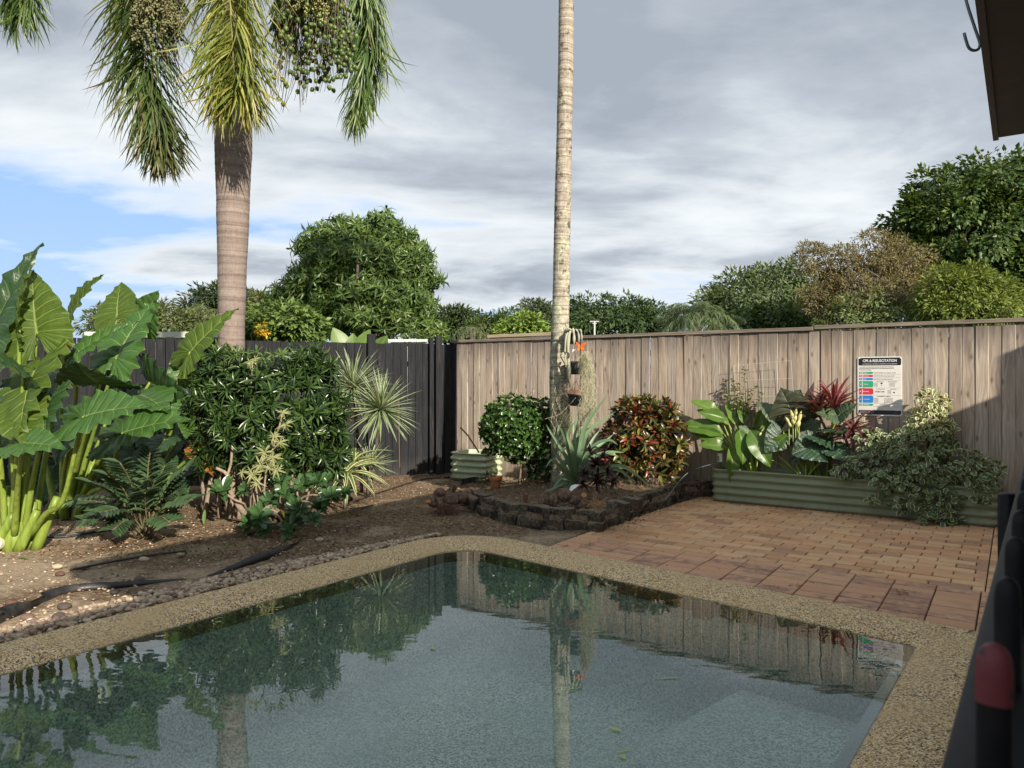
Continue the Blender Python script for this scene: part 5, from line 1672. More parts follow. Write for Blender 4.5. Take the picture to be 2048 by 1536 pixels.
blade(ag, M_AG, [W(1150, 1000, 6.75), W(1120, 1002, 6.7), W(1098, 1012, 6.65), W(1072, 1024, 6.6)], .05)

# dark leafy cordyline dwarf
T_CD = strap(4, .26, .45, .22)
dk = Vector((W(1196, 0, 6.95).x, 6.95, .15))
dd = thing('dwarf_cordyline', 'compact blackish purple cordyline in front of the spear lily', 'plant', dk)
M_PURP = leafmat('purple_black_leaf', (.020, .008, .010), (.085, .028, .032), rough=.33, perobj=False, trans=.2, spec=.5)
for i, (x, y, s, n) in enumerate(((1190, 930, 1., 34), (1215, 945, .9, 30), (1170, 950, .9, 28), (1195, 962, 1., 34), (1180, 905, .75, 22), (1206, 915, .75, 22), (1225, 965, .8, 24), (1165, 970, .8, 24))):
    random.seed(i + 300)
    p = W(x, y, 6.9)
    v, f, u = scatter(tuft(n, T_CD, (.15, 1.9), (.6, 1.05)), frames(np.array([[random.uniform(-.2, .2), -.25, 1.]]), np.array([[0., 1., 0.]]), [.15 * s]), np.array([tuple(p - dk)]))
    link('leaf_whorl', mesh_np('leaf_whorl', v, f, u, True), M_PURP, dd)
Acc().tube([dk, W(1195, 960, 6.95)], .02, 7).obj('stem', M_BARK, dd)

# husk stump and broken sheaths on the edging
M_HUSK = barkmat('fibrous_husk', (.06, .035, .025), (.25, .165, .12), 50, .4, .01)
M_ORANGE = mat('cut_orange_wood', lambda g: dict(color=g.ramp(g.noise(g.pos(), 60, 4, .6), [(.3, (.38, .15, .05)), (.7, (.55, .27, .11))])), rough=.8)
def lump(parent, c, r, seed, m, name='husk', flat=1.):
    bm = bmesh.new(); bmesh.ops.create_icosphere(bm, subdivisions=3, radius=1)
    for v in bm.verts:
        n = v.co.copy()
        v.co = Vector((n.x * r[0], n.y * r[1], n.z * r[2])) * (1 + .28 * mnoise.noise(n * 1.7 + Vector((seed, 0, 0))) + .08 * mnoise.noise(n * 7 + Vector((seed, 0, 0))))
    me = bpy.data.meshes.new(name); bm.to_mesh(me); bm.free()
    me.polygons.foreach_set('use_smooth', [True] * len(me.polygons))
    return link(name, me, m, parent, loc=Vector(c) - (parent.location if parent else Vector()))
def fibres(parent, c, n, l, m, seed, name='fibres', spread=1., rad=.0018):
    R = random.Random(seed); ac = Acc()
    for _ in range(n):
        a = Vector(c) + Vector((R.gauss(0, .03 * spread), R.gauss(0, .02 * spread), R.gauss(0, .015)))
        d = Vector((R.gauss(0, 1), R.gauss(0, .8) - .3, R.gauss(0, .5))).normalized()
        b = a + d * l * R.uniform(.5, 1.2) + Vector((0, 0, -.5 * l * R.random()))
        b.z = max(b.z, .015)
        ac.tube([a, a.lerp(b, .5) + Vector((0, 0, .01)), b], rad, 3, False)
    return ac.obj(name, m, parent)
hp = W(1130, 1018, 6.55)
hs = thing('husk_stump', 'fibrous palm stump with an orange cut end on the bed edge', 'stump', (hp.x, hp.y, .16))
for i, (x, y, rx, ry) in enumerate(((1108, 1000, .05, .055), (1085, 1002, .045, .06), (1148, 1000, .055, .045), (1190, 995, .045, .05), (1165, 1010, .05, .04), (1130, 990, .06, .06))):
    lump(hs, W(x, y, 6.62), (rx, .05, ry), i, M_HUSK)
V, Fc = lathe_data([(.001, .0), (.022, 0), (.024, -.03), (.02, -.08)], 14, False)
o = link('cut_end', mesh_py('cut_end', V, Fc, False), M_ORANGE, hs, loc=W(1168, 990, 6.5) - Vector(hs.location)); o.rotation_euler = (1.3, 0, 0)
fibres(hs, W(1195, 1010, 6.5), 150, .10, mat('straw', color=(.42, .27, .13), rough=.8), 4, spread=1.4)
sc_ = mesh_np('dry_sheath', strap(5, .45, .3, .3, 'oval')[0] * .12, *strap(5, .45, .3, .3, 'oval')[1:])
o = link('dry_sheath', sc_, mat('white_dry_leaf', color=(.72, .70, .66), rough=.6), None, loc=W(1140, 984, 6.7)); o.rotation_euler = (.9, .3, -.9)
tag(o, 'curled white dry leaf lying under the spear lily', 'dry leaf')
# second husk cluster on the ground at the left end of the edging
hp = GP(890, 1028)
h2 = thing('husk_pile', 'pile of palm husks and shaggy fibres at the left end of the edging', 'husk pile', (hp.x, hp.y, 0))
for i, (x, y, rx, rz, m) in enumerate(((905, 998, .09, .06, M_HUSK), (880, 985, .055, .045, M_HUSK), (866, 1005, .045, .05, M_HUSK), (890, 1015, .08, .05, M_HUSK), (925, 995, .06, .05, M_HUSK))):
    lump(h2, W(x, y, 7.1), (rx, .06, rz), i + 10, m)
lump(h2, W(856, 1004, 7.0), (.028, .025, .02), 33, M_ORANGE, 'cut_end')
fibres(h2, W(895, 1018, 7.0), 240, .12, mat('reddish_fibre', color=(.16, .08, .055), rough=.9), 6, spread=1.8)
# pale log end at the left edge of the picture
lg = thing('sawn_log', 'pale round sawn log end at the left edge beside the elephant ear', 'log', GP(-10, 1104))
V, Fc = lathe_data([(.0005, .10), (.045, .10), (.05, .095), (.052, -.25)], 20, False)
o = link('log_end', mesh_py('log_end', V, Fc, True), mat('pale_cut_wood', lambda g: dict(color=g.ramp(g.noise(g.pos(), 30, 4, .6), [(.3, (.55, .46, .33)), (.7, (.72, .63, .48))])), rough=.8), lg, loc=(0.02, 0, .065)); o.rotation_euler = (1.45, 0, .35)

# ------------------------------------------------------------------ planters
def corr_data(outline, h, pitch, amp, wall=.012):
    n = len(outline)
    nor = []
    for i in range(n):
        t = (outline[(i + 1) % n] - outline[i - 1]).normalized()
        nor.append(Vector((t.y, -t.x)))
    cen = sum(outline, Vector((0, 0))) / n
    if (outline[0] - cen).dot(nor[0]) < 0: nor = [-v for v in nor]
    rows = int(h / pitch * 10)
    V, Fc = [], []
    for j in range(rows + 1):
        z = h * j / rows
        a = amp * math.sin(2 * math.pi * z / pitch - 1.2)
        for p, q in zip(outline, nor): V.append((p.x + q.x * a, p.y + q.y * a, z))
    # rolled rim and inner wall
    for off, z in ((amp * .9, h + .008), (0, h + .014), (-.012, h + .006), (-.014, h - .02), (-.014, h - .12)):
        for p, q in zip(outline, nor): V.append((p.x + q.x * off, p.y + q.y * off, z))
    R_ = rows + 6
    for j in range(R_ - 1):
        for i in range(n):
            k = (i + 1) % n
            Fc.append((j * n + i, j * n + k, (j + 1) * n + k, (j + 1) * n + i))
    return V, Fc, n
def green_metal(name, a, b):
    return mat(name, lambda g: dict(color=g.mix(g.mr(g.m('ADD', g.xyz(g.pos())[2], g.m('MULTIPLY', g.noise(g.pos(), 14, 5, .7), .14)), .06, .15, .75, 0), g.mix(g.mr(g.noise(g.mapv(g.pos(), scale=(1, 1, .3)), 9, 6, .7), .5, .75, 0, .55), a, b), (.13, .10, .07)), rough=g.mr(g.noise(g.pos(), 20, 3, .5), .3, .7, .35, .6),
                                    normal=g.bump(g.noise(g.pos(), 40, 3, .5), .08, .003)), spec=.4)
M_GREENM = green_metal('olive_corrugated_metal', (.20, .235, .135), (.13, .14, .085))
M_PALEM = green_metal('pale_green_metal', (.42, .48, .32), (.28, .31, .21))
# long planter against the timber fence (frame: x along the fence)
PO = Vector((2.09, 7.755, 0))
lp = thing('long_planter', 'long olive green corrugated metal planter against the timber fence', 'planter', PO, math.atan2(FE.y, FE.x))
LPH, LPL, LPW = .335, 2.53, .385
ol = round_poly([(0, 0), (LPL, 0), (LPL, LPW), (0, LPW)], [.06, .10, .10, .06], 8)
V, Fc, n = corr_data(ol, LPH, .076, .011)
link('wall', mesh_py('wall', V, Fc, True), M_GREENM, lp)
link('soil', mesh_py('soil', [(p.x, p.y, LPH - .07) for p in ol], [tuple(range(n))]), M_BED, lp)
Acc().box((.78, -.012, .165), (.012, .008, .33)).box((1.62, -.012, .165), (.012, .008, .33))
def LP(a, b, z):     # point in the planter's frame
    v = Vector((PO.x, PO.y)) + FE * a - FN * b
    return Vector((v.x, v.y, z))
# small planter by the fence corner: rounded square seen corner on
sp0 = Vector((W(950, 0, 9.2).x, 9.55, 0))
spl = thing('small_planter', 'small pale green corrugated planter in the corner of the fences', 'planter', sp0, math.radians(-27))
ol = round_poly([(-.27, -.27), (.27, -.27), (.27, .27), (-.27, .27)], [.13, .05, .12, .16], 8)
V, Fc, n = corr_data(ol, .335, .08, .015)
link('wall', mesh_py('wall', V, Fc, True), M_PALEM, spl)
link('soil', mesh_py('soil', [(p.x, p.y, .25) for p in ol], [tuple(range(n))]), M_BED, spl)
o = Acc().tube([W(958, 905, 9.5), W(935, 870, 9.6), W(921, 855, 9.7)], .010, 6).obj('stick', mat('brown_stick', color=(.14, .085, .05), rough=.9))
tag(o, 'thin brown stick leaning in the small corner planter', 'stick')
t = thing('weed', 'small trailing weed growing in the small corner planter', 'plant', W(975, 905, 9.35))
random.seed(3)
v, f, u = tufts([(W(978, 905, 9.3), (.12, .08, .03))], 24, 5, T_SM, .04, seed=77)
link('foliage', mesh_np('foliage', v - np.array(tuple(t.location)), f, u, True), M_HEDGE, t)
# black plastic edging scrap behind the terracotta pot
ac = Acc()
P = [W(915, 955, 7.9), W(925, 948, 8.0), W(945, 946, 8.05), W(965, 950, 8.0)]
def ribbon(P, h, th=.004):
    ac = Acc(); n = len(P); V = []
    for i, p in enumerate(P):
        t = (P[min(i + 1, n - 1)] - P[max(0, i - 1)]).normalized(); s = Vector((t.y, -t.x, 0)).normalized() * th / 2
        hh = h[i] if hasattr(h, '__len__') else h
        tl = s * (hh * 0)
        V += [p + s, p - s, p - s + Vector((0, 0, hh)), p + s + Vector((0, 0, hh))]
    Fc = []
    for i in range(n - 1):
        for k in range(4):
            a, b = i * 4 + k, i * 4 + (k + 1) % 4
            Fc.append((a, b, b + 4, a + 4))
    Fc += [(3, 2, 1, 0), (n * 4 - 4, n * 4 - 3, n * 4 - 2, n * 4 - 1)]
    ac.add(V, Fc); return ac
M_BPLAS = mat('black_plastic', lambda g: dict(color=g.ramp(g.noise(g.pos(), 14, 5, .7), [(.35, (.010, .010, .011)), (.7, (.045, .042, .040))]), rough=g.mr(g.noise(g.pos(), 30, 3, .5), .3, .7, .35, .65)), spec=.4)
P = curve_pts([GP(905, 990, .02), GP(920, 972, .02), GP(950, 965, .02), GP(985, 968, .04)], 10)
tag(ribbon(P, .07).obj('edging_scrap', M_BPLAS), 'short black plastic edging scrap behind the terracotta pot', 'edging')

# terracotta pot with its plant
tp = GP(991, 981, .10)
tc = thing('terracotta_pot', 'small terracotta pot with a rim at the front left of the raised bed', 'pot', tp)
M_TC = mat('terracotta', lambda g: dict(color=g.ramp(g.noise(g.pos(), 30, 5, .6), [(.3, (.36, .12, .05)), (.7, (.52, .21, .10))])), rough=.85, spec=.2)
k = .152
V, Fc = lathe_data([(.044, 0), (.050, .05), (.060, .108), (.060, .110), (.070, .110), (.073, .114), (.075, .148), (.073, .152), (.066, .152), (.062, .135)], 28)
link('body', mesh_py('body', V, Fc, True), M_TC, tc)
V, Fc = lathe_data([(.001, .135), (.063, .136)], 20, False)
link('soil', mesh_py('soil', V, Fc), M_BED, tc)
V, Fc = lathe_data([(.05, -.004), (.066, -.002), (.07, .008), (.06, .006)], 24)
link('saucer', mesh_py('saucer', V, Fc, True), mat('dark_blue_plastic', color=(.03, .04, .07), rough=.5), tc)
pt = thing('pot_plant', 'straggly small leaved plant spilling left out of the terracotta pot', 'plant', tp + Vector((0, 0, .14)))
v, f, u = tufts([(W(968, 962, 7.85), (.075, .05, .04)), (W(985, 945, 7.85), (.05, .04, .045))], 30, 4, T_SM, .042, seed=41)
link('foliage', mesh_np('foliage', v - np.array(tuple(pt.location)), f, u, True), leafmat('soft_pot_leaf', (.07, .12, .04), (.20, .28, .12), rough=.5), pt)['kind'] = 'stuff'
Acc().tube([tp + Vector((0, 0, .13)), W(972, 955, 7.85)], .004, 5).tube([tp + Vector((0, 0, .13)), W(984, 940, 7.85)], .004, 5).obj('stem', M_TWIG, pt)
Acc_o = Acc().box(GP(1051, 1003, .15) + Vector((0, 0, .03)), (.05, .006, .07), .1).obj('plant_tag', mat('rust_tag', color=(.16, .06, .04), rough=.7))
tag(Acc_o, 'little rust coloured tag stuck in the mulch behind the front blocks', 'plant tag')

# ------------------------------------------------------------------ plants of the long planter
Z0 = LPH - .07
def dpl(px, b=.2):
    """depth at photo column px of the line b metres behind the planter's front face"""
    q = (px - 1024) / F
    o = Vector((PO.x, PO.y)) - FN * b
    s = (q * o.y - o.x) / (FE.x - q * FE.y)
    return o.y + FE.y * s
def WP(px, py, b=.2): return W(px, py, dpl(px, b))

def broad_leaf(parent, m, at, tip, w, nrm, tpl, b=(.2, .2), name='leaf', base=None, rp=(.008, .005), mst=None, bow=(0, 0, .03)):
    A, T = WP(*at, b[0]), WP(*tip, b[1])
    d = T - A; Ln = d.length
    off = Vector(parent.location)
    M4 = Matrix(frames(np.array([tuple(d)]), np.array([nrm], float), [Ln], [Ln * w])[0].tolist()).to_4x4(); M4.translation = A - off
    o = link(name, tpl.copy(), None, parent, M=M4); o.data.materials.clear(); o.data.materials.append(m)
    if base is not None:
        mid = base.lerp(A, .55) + Vector(bow)
        V, Fc = tube_data([p - off for p in curve_pts([base, mid, A], 8)], [rp[0] + (rp[1] - rp[0]) * i / 8 for i in range(9)], 6)
        link('petiole', mesh_py('petiole', V, Fc, True), mst or M_PETI, parent)
    return o
def soft_mesh(w, seed, droop=.3, wave=.05):
    R = random.Random(seed); V, U, Fc = [], [], []
    n, c = 14, 4
    for i in range(n + 1):
        t = i / n
        wd = w * (math.sin(math.pi * (.03 + .95 * t ** .85)) ** .75) * .5 + .002
        y = t; z = -droop * t * t + .10 * t
        for j in range(-c, c + 1):
            s = j / c
            V.append((wd * s, y + .06 * abs(s) * (.5 - t), z + .18 * wd * abs(s) + wave * s * s * math.sin(t * 13 + seed + (j > 0) * 1.3) * .5 + .012 * math.sin(t * 60) * abs(s)))
            U.append((.5 + s / 2, t))
    for i in range(n):
        for j in range(2 * c):
            a = i * (2 * c + 1) + j
            Fc.append((a, a + 1, a + 2 * c + 2, a + 2 * c + 1))
    return mesh_py('leaf', V, Fc, True, U)
SOFT = [soft_mesh(1., s) for s in range(4)]
M_GING = leafmat('ginger_leaf', (.06, .14, .02), (.13, .22, .04), rough=.36, vein=(.24, .33, .09), perobj=True, trans=.38)
gb = LP(.36, .2, Z0)
gi = thing('ginger_plant', 'bright green broad leaved plant at the left end of the long planter', 'plant', gb)
for k, (ax, ay, tx, ty, w, nn, b0, b1) in enumerate(((1440, 832, 1386, 795, .42, (.2, -.8, .6), .2, .1), (1452, 838, 1402, 822, .42, (.1, -1, .3), .2, .0), (1448, 868, 1362, 842, .40, (.1, -.8, .5), .15, .0), (1450, 880, 1380, 858, .36, (.2, -1, .2), .15, .0),
        (1458, 850, 1398, 812, .34, (0, -.7, .7), .2, .1), (1478, 860, 1492, 925, .44, (.2, -1, .2), .1, -.02), (1500, 860, 1540, 930, .44, (-.3, -1, .2), .1, 0.), (1462, 890, 1468, 962, .36, (.2, -1, .2), .05, -.05),
        (1520, 880, 1556, 830, .38, (-.2, -.8, .5), .15, .2), (1470, 850, 1455, 800, .36, (.1, -1, .3), .25, .3), (1490, 850, 1480, 800, .36, (-.1, -1, .3), .25, .3), (1510, 860, 1530, 812, .34, (.1, -1, .3), .25, .25), (1455, 895, 1400, 885, .42, (.1, -.8, .5), .1, -.05), (1540, 900, 1575, 868, .4, (.1, -.8, .5), .1, .05))):
    broad_leaf(gi, M_GING, (ax, ay), (tx, ty), w * 1.15, nn, SOFT[k % 4], (b0, b1), base=gb + Vector((random.uniform(-.1, .1), random.uniform(-.05, .05), -.02)), rp=(.014, .006))
# dark taro
M_TARO = earmat('taro_dark', (.015, .04, .022), (.035, .075, .038), (.10, .16, .08), .32, .12)
M_TARO2 = earmat('taro_grey_green', (.05, .09, .045), (.09, .14, .07), (.17, .23, .12), .35, .15)
M_TARO3 = earmat('taro_underside', (.02, .028, .014), (.04, .045, .022), (.10, .11, .05), .5, .12)
tb = LP(.98, .2, Z0)
ta = thing('taro_plant', 'dark green taro with round quilted leaves and cream flowers in the planter', 'plant', tb)
TE = [ear_mesh(40 + s, .05, .9) for s in range(3)]
for k, (ax, ay, tx, ty, w, nn, m, b0, b1) in enumerate((
        (1588, 832, 1562, 778, 1.9, (-.25, -1, -.3), M_TARO3, .2, .1), (1622, 890, 1580, 925, 1.25, (.1, -1, .45), M_TARO, .12, .02), (1618, 895, 1655, 920, 1.7, (-.1, -1, .5), M_TARO, .1, .0),
        (1560, 872, 1530, 905, 1.5, (.2, -1, .5), M_TARO, .1, .0), (1548, 828, 1515, 800, 1.2, (.3, -1, .4), M_TARO2, .2, .2), (1590, 800, 1600, 780, 2.6, (.0, -.6, .8), M_TARO2, .32, .3),
        (1668, 830, 1632, 822, 1.6, (0, -.7, .7), M_TARO2, .15, .1), (1680, 828, 1712, 806, 1.2, (0, -.7, .6), M_TARO2, .15, .1), (1660, 858, 1700, 862, 1.2, (0, -.6, .8), M_TARO, .2, .05),
        (1670, 900, 1720, 930, .9, (.1, -1, .4), M_TARO, .1, -.02), (1640, 875, 1668, 895, 1.6, (.2, -.8, .5), M_TARO, .15, .05), (1500, 872, 1480, 850, 1.8, (.2, -.8, .5), M_TARO2, .2, .15),
        (1610, 860, 1640, 842, 1.8, (-.1, -.8, .5), M_TARO, .25, .2), (1540, 850, 1560, 868, 1.8, (-.1, -.9, .4), M_TARO3, .25, .2))):
    broad_leaf(ta, m, (ax, ay), (tx, ty), w, nn, TE[k % 3], (b0, b1), base=tb + Vector((random.uniform(-.12, .12), random.uniform(-.05, .05), -.02)), rp=(.015, .006))
# cream spathes
def spathe(px, py, s, lean):
    prof = [(.0, -.06), (.012, -.055), (.019, -.035), (.018, -.012), (.011, .002), (.013, .015), (.018, .035), (.014, .06), (.004, .085), (.0005, .095)]
    V, Fc = lathe_data([(r * s, z * s) for r, z in prof], 12, False)
    o = link('flower', mesh_py('flower', V, Fc, True), mat('cream_spathe', lambda g: dict(color=g.ramp(g.noise(g.obj(), 20, 3, .5), [(.3, (.50, .50, .18)), (.7, (.80, .74, .42))])), rough=.5, trans=.3), ta, loc=WP(px, py, .08) - Vector(ta.location))
    o.rotation_euler = (0, lean, 0)
    V, Fc = tube_data([p - Vector(ta.location) for p in (tb, WP(px, py + 45, .1), WP(px, py + 12, .08))], .006, 6)
    link('flower_stalk', mesh_py('flower_stalk', V, Fc, True), M_PETI, ta)
for a in ((1586, 838, 1.05, -.25), (1598, 842, 1.1, .22), (1591, 832, .9, .1), (1578, 846, .8, -.5), (1523, 865, .7, .6)): spathe(*a)
# tall small leaved shrub in front of the trellis
sb = LP(.42, .3, Z0)
M_SPR = leafmat('sprig_leaf', (.05, .09, .02), (.22, .28, .07), rough=.4, trans=.3)
st = thing('leafy_shrub', 'upright small leaved shrub growing in front of the wire trellis', 'shrub', sb)
br = [(1490, 742), (1455, 790), (1510, 775), (1480, 770), (1525, 790), (1465, 765), (1498, 800)]
T_SPR = strap(2, .42, .1, .2, 'oval')
ac = Acc(); Ps, Ds = [], []
for x, y in br:
    P = curve_pts([sb, WP(1485, 850, .28), WP((x + 1485) / 2, (y + 850) / 2, .28), WP(x, y, .26)], 14)
    ac.tube(P, [.007 - .0004 * i for i in range(15)], 5)
    for i in range(5, 15):
        for _ in range(6):
            Ps.append(tuple(P[i] + Vector((random.gauss(0, .008), random.gauss(0, .008), random.gauss(0, .01))))); Ds.append((random.gauss(0, 1), random.gauss(0, 1), random.uniform(-.1, 1.1)))
ac.obj('branches', M_TWIG, st, True)
v, f, u = scatter(T_SPR, frames(np.array(Ds), rand_dirs(len(Ds)) + np.array([0, 0, 1.]), rng.uniform(.03, .055, len(Ds))), np.array(Ps))
link('foliage', mesh_np('foliage', v - np.array(tuple(sb)), f, u, True), M_SPR, st)['kind'] = 'stuff'
# red cordylines
for k, (px, py, n, ln, lab, bx) in enumerate(((1668, 820, 26, .42, 'tallest crimson cordyline with upright leaves left of the safety sign', 1.42), (1640, 835, 24, .34, 'dark red cordyline leaning left in front of the taller crimson one', 1.33), (1705, 862, 30, .34, 'low maroon cordyline with drooping leaves below the safety sign', 1.58))):
    b = LP(bx, .25, Z0)
    t = spiky('cordyline', lab, 'plant', b, WP(px, py, .22), n, ln, strap(5, .125, .28 if k < 2 else .5, .22), M_REDLEAF if k == 0 else leafmat('dark_red_leaf', (.045, .012, .018), (.20, .05, .055), rough=.35, perobj=True, trans=.3),
          (.05, 1.0) if k < 2 else (.4, 1.6), (0, -.05, 1), 60 + k, stemr=.014)
# variegated vine: upright part and the mass spilling over the planter
vb = LP(2.0, .2, Z0)
M_VAR = leafmat('variegated_leaf', (.05, .095, .035), (.13, .20, .085), rough=.42, margin=((.56, .58, .36), .13), trans=.25)
M_VARL = leafmat('sunlit_variegated_leaf', (.12, .17, .06), (.22, .28, .12), rough=.42, margin=((.72, .70, .45), .22), trans=.3)  # paler copy for the upright top, sunlight put into its colour
T_VAR = strap(3, .78, .18, .16, 'oval')
vn = thing('variegated_vine', 'cream edged variegated vine spilling over the right half of the long planter', 'vine', vb)
def vine_leaves(name, ell, n, m, size, seed, b=None):
    R = np.random.default_rng(seed)
    w = np.array([e[1][0] * e[1][2] for e in ell]); w /= w.sum()
    ii = R.choice(len(ell), size=n, p=w)
    d = R.normal(size=(n, 3)); d /= np.linalg.norm(d, axis=1, keepdims=True)
    C = np.array([tuple(ell[i][0]) for i in ii]); Rr = np.array([ell[i][1] for i in ii])
    P = C + d * Rr * R.uniform(.55, 1.0, (n, 1)) ** .5
    ax = d * .5 + R.normal(size=(n, 3)) * .7 + np.array([0, -.25, -.15])
    up = d * .7 + R.normal(size=(n, 3)) * .35 + np.array([0, -.4, .7])
    v, f, u = scatter(T_VAR, frames(ax, up, R.uniform(.7, 1.25, n) * size), P)
    o = link(name, mesh_np(name, v - np.array(tuple(vn.location)), f, u, True), m, vn); o['kind'] = 'stuff'
def WE2(px, py, rx, ry, b, dep):
    d = dpl(px, b); return (W(px, py, d), (rx * d / F, dep, ry * d / F))
vine_leaves('foliage', [WE2(1840, 890, 75, 38, .15, .18), WE2(1760, 925, 70, 28, .08, .15), WE2(1900, 930, 80, 36, .08, .17), WE2(1965, 945, 38, 28, .05, .12), WE2(1860, 965, 65, 26, -.03, .08), WE2(1800, 960, 60, 22, -.02, .07),
                        WE2(1880, 1005, 60, 24, -.09, .06), WE2(1880, 1042, 42, 18, -.14, .05), WE2(1750, 885, 36, 26, .1, .12), WE2(1700, 940, 40, 14, -.02, .06), WE2(1760, 1000, 42, 8, -.07, .04), WE2(1820, 1010, 30, 16, -.09, .04), WE2(1965, 985, 22, 22, -.03, .06)], 2100, M_VAR, .055, 5)
vine_leaves('upright_foliage', [WE2(1858, 850, 34, 38, .2, .10), WE2(1862, 810, 24, 26, .2, .07), WE2(1885, 812, 14, 22, .2, .05), WE2(1845, 785, 10, 20, .2, .04), WE2(1828, 845, 14, 32, .2, .05), WE2(1880, 860, 30, 26, .2, .1)], 520, M_VARL, .05, 6)
vine_leaves('top_sprigs', [WE2(1845, 784, 5, 10, .2, .02), WE2(1885, 800, 5, 8, .2, .02)], 30, leafmat('bronze_tip', (.20, .11, .05), (.35, .24, .12), rough=.5, trans=.3), .035, 7)
ac = Acc()
for (x, y) in ((1845, 780), (1885, 800), (1860, 800), (1828, 800), (1870, 830)):
    ac.tube(curve_pts([vb, WP(1850, 880, .2), WP(x, y, .2)], 8), .005, 5)
for (x, y) in ((1960, 985), (1880, 1055), (1760, 1000), (1690, 935), (1990, 930), (1820, 1010)):
    ac.tube(curve_pts([vb, WP((x + 1850) / 2, 900, .05), WP(x, (y + 930) / 2, -.06), WP(x, y, -.1)], 8), .004, 5)
ac.obj('stems', M_TWIG, vn, True)
# white wire trellis
wt_ = LP(.30, .30, Z0)
tr = thing('wire_trellis', 'white square wire trellis standing at the back of the planter', 'trellis', LP(.58, .28, Z0), math.atan2(FE.y, FE.x))
M_WIRE = mat('white_wire', color=(.48, .46, .41), rough=.6)
TR = [WP(1468, 731, .28), WP(1582, 721, .28), WP(1587, 792, .28), WP(1470, 793, .28)]
def trp(a, b): return TR[0].lerp(TR[1], a).lerp(TR[3].lerp(TR[2], a), b)
for i in range(5):
    a = i / 4
    Acc().tube([trp(a, 0), trp(a, 1), trp(a, 1) + Vector((0, 0, -.40))], .0018, 5).obj('upright_wire', M_WIRE, tr)
for j in range(3):
    Acc().tube([trp(0, j / 2), trp(1, j / 2)], .0018, 5).obj('cross_wire', M_WIRE, tr)
# white plant label
lb = thing('plant_label', 'small white plastic plant label at the left end of the long planter', 'label', WP(1440, 925, .12))
ac = Acc().box(WP(1440, 915, .12), (.05, .003, .09), math.atan2(FE.y, FE.x)); ac.obj('card', mat('white_plastic', color=(.72, .72, .68), rough=.4), lb)
Acc().box(WP(1437, 917, .12) + Vector((-.0005, -.004, 0)), (.012, .002, .05), math.atan2(FE.y, FE.x)).obj('printed_strip', mat('brown_print', color=(.20, .12, .06), rough=.6), lb)
# white spider flowers in croton's right (watering tube)
o = Acc().tube(curve_pts([GP(1330, 1000, .2), W(1370, 950, 7.95), W(1400, 935, 7.85), WP(1440, 925, .05)], 10), .005, 6).obj('drip_tube', mat('bluegrey_tube', color=(.12, .16, .17), rough=.5))
tag(o, 'thin grey watering tube from the raised bed to the long planter', 'hose')

# ------------------------------------------------------------------ safety sign on the fence
def text_me(s, size, bold=0., align='LEFT', sx=1.):
    cu = bpy.data.curves.new('t', 'FONT'); cu.body = s; cu.size = size; cu.offset = bold; cu.align_x = align; cu.extrude = .0002; cu.resolution_u = 2
    ob = bpy.data.objects.new('t', cu); COL.objects.link(ob)
    bpy.context.view_layer.update()
    me = bpy.data.meshes.new_from_object(ob.evaluated_get(bpy.context.evaluated_depsgraph_get()))
    bpy.data.objects.remove(ob)
    for v in me.vertices: v.co.x *= sx
    return me
def fence_s(px):
    q = (px - 1024) / F
    return (q * FC.y - FC.x) / (FE.x - q * FE.y)
sgs = fence_s(1761)
sgp = Vector((FC.x, FC.y)) + FE * sgs + FN * .058
SW_, SH_ = .392, .575
szc = H - (772.5 - HY) / F * sgp.y
sg = thing('safety_sign', 'white resuscitation instruction sign with coloured arrows screwed to the timber fence', 'sign', (sgp.x, sgp.y, szc), math.atan2(FE.y, FE.x))
sg.rotation_euler = (0, 0, math.atan2(FE.y, FE.x))
def rrect(w, h, r, y0, y1, cx=0, cz=0):
    ol = round_poly([(-w / 2, -h / 2), (w / 2, -h / 2), (w / 2, h / 2), (-w / 2, h / 2)], [r] * 4, 5)
    n = len(ol)
    V = [(p.x + cx, y0, p.y + cz) for p in ol] + [(p.x + cx, y1, p.y + cz) for p in ol]
    return V, [tuple(range(n)), tuple(range(n, 2 * n))[::-1]] + [(i, i + n, (i + 1) % n + n, (i + 1) % n) for i in range(n)]
def flat(name, m, w, h, cx, cz, y, r=.001, th=.0006):
    V, Fc = rrect(w, h, r, y, y + th, cx, cz); return link(name, mesh_py(name, V, Fc), m, sg)
M_SW = mat('sign_white', color=(.74, .73, .70), rough=.35); M_SK = mat('sign_black', color=(.012, .012, .018), rough=.35)
M_SG = mat('sign_green', color=(.03, .33, .17), rough=.4); M_SR = mat('sign_red', color=(.55, .03, .06), rough=.4); M_SB = mat('sign_blue', color=(.02, .20, .55), rough=.4)
M_SP = mat('sign_panel', color=(.66, .64, .60), rough=.4); M_SX = mat('print_grey', color=(.10, .10, .11), rough=.5)
V, Fc = rrect(SW_, SH_, .022, 0, .004); link('board', mesh_py('board', V, Fc), M_SW, sg)
flat('printed_panel', M_SP, SW_ - .018, SH_ - .16, 0, -.015, -.0010)
flat('header', M_SK, SW_ - .018, .075, 0, SH_ / 2 - .047, -.0016, .012)
flat('footer', M_SK, SW_ - .018, .042, 0, -SH_ / 2 + .034, -.0016, .008)
RX = Matrix.Rotation(math.radians(90), 4, 'X')
def put_text(s, size, x, z, m, bold=0., align='LEFT', y=-.0028, sx=1., name='lettering'):
    me = text_me(s, size, bold, align, sx)
    o = link(name, me, None, sg); me.materials.clear(); me.materials.append(m)
    o.matrix_local = Matrix.Translation((x, y, z)) @ RX
    return o
put_text('CPR & RESUSCITATION', .036, 0, SH_ / 2 - .051, M_SW, .0007, 'CENTER', sx=.80)
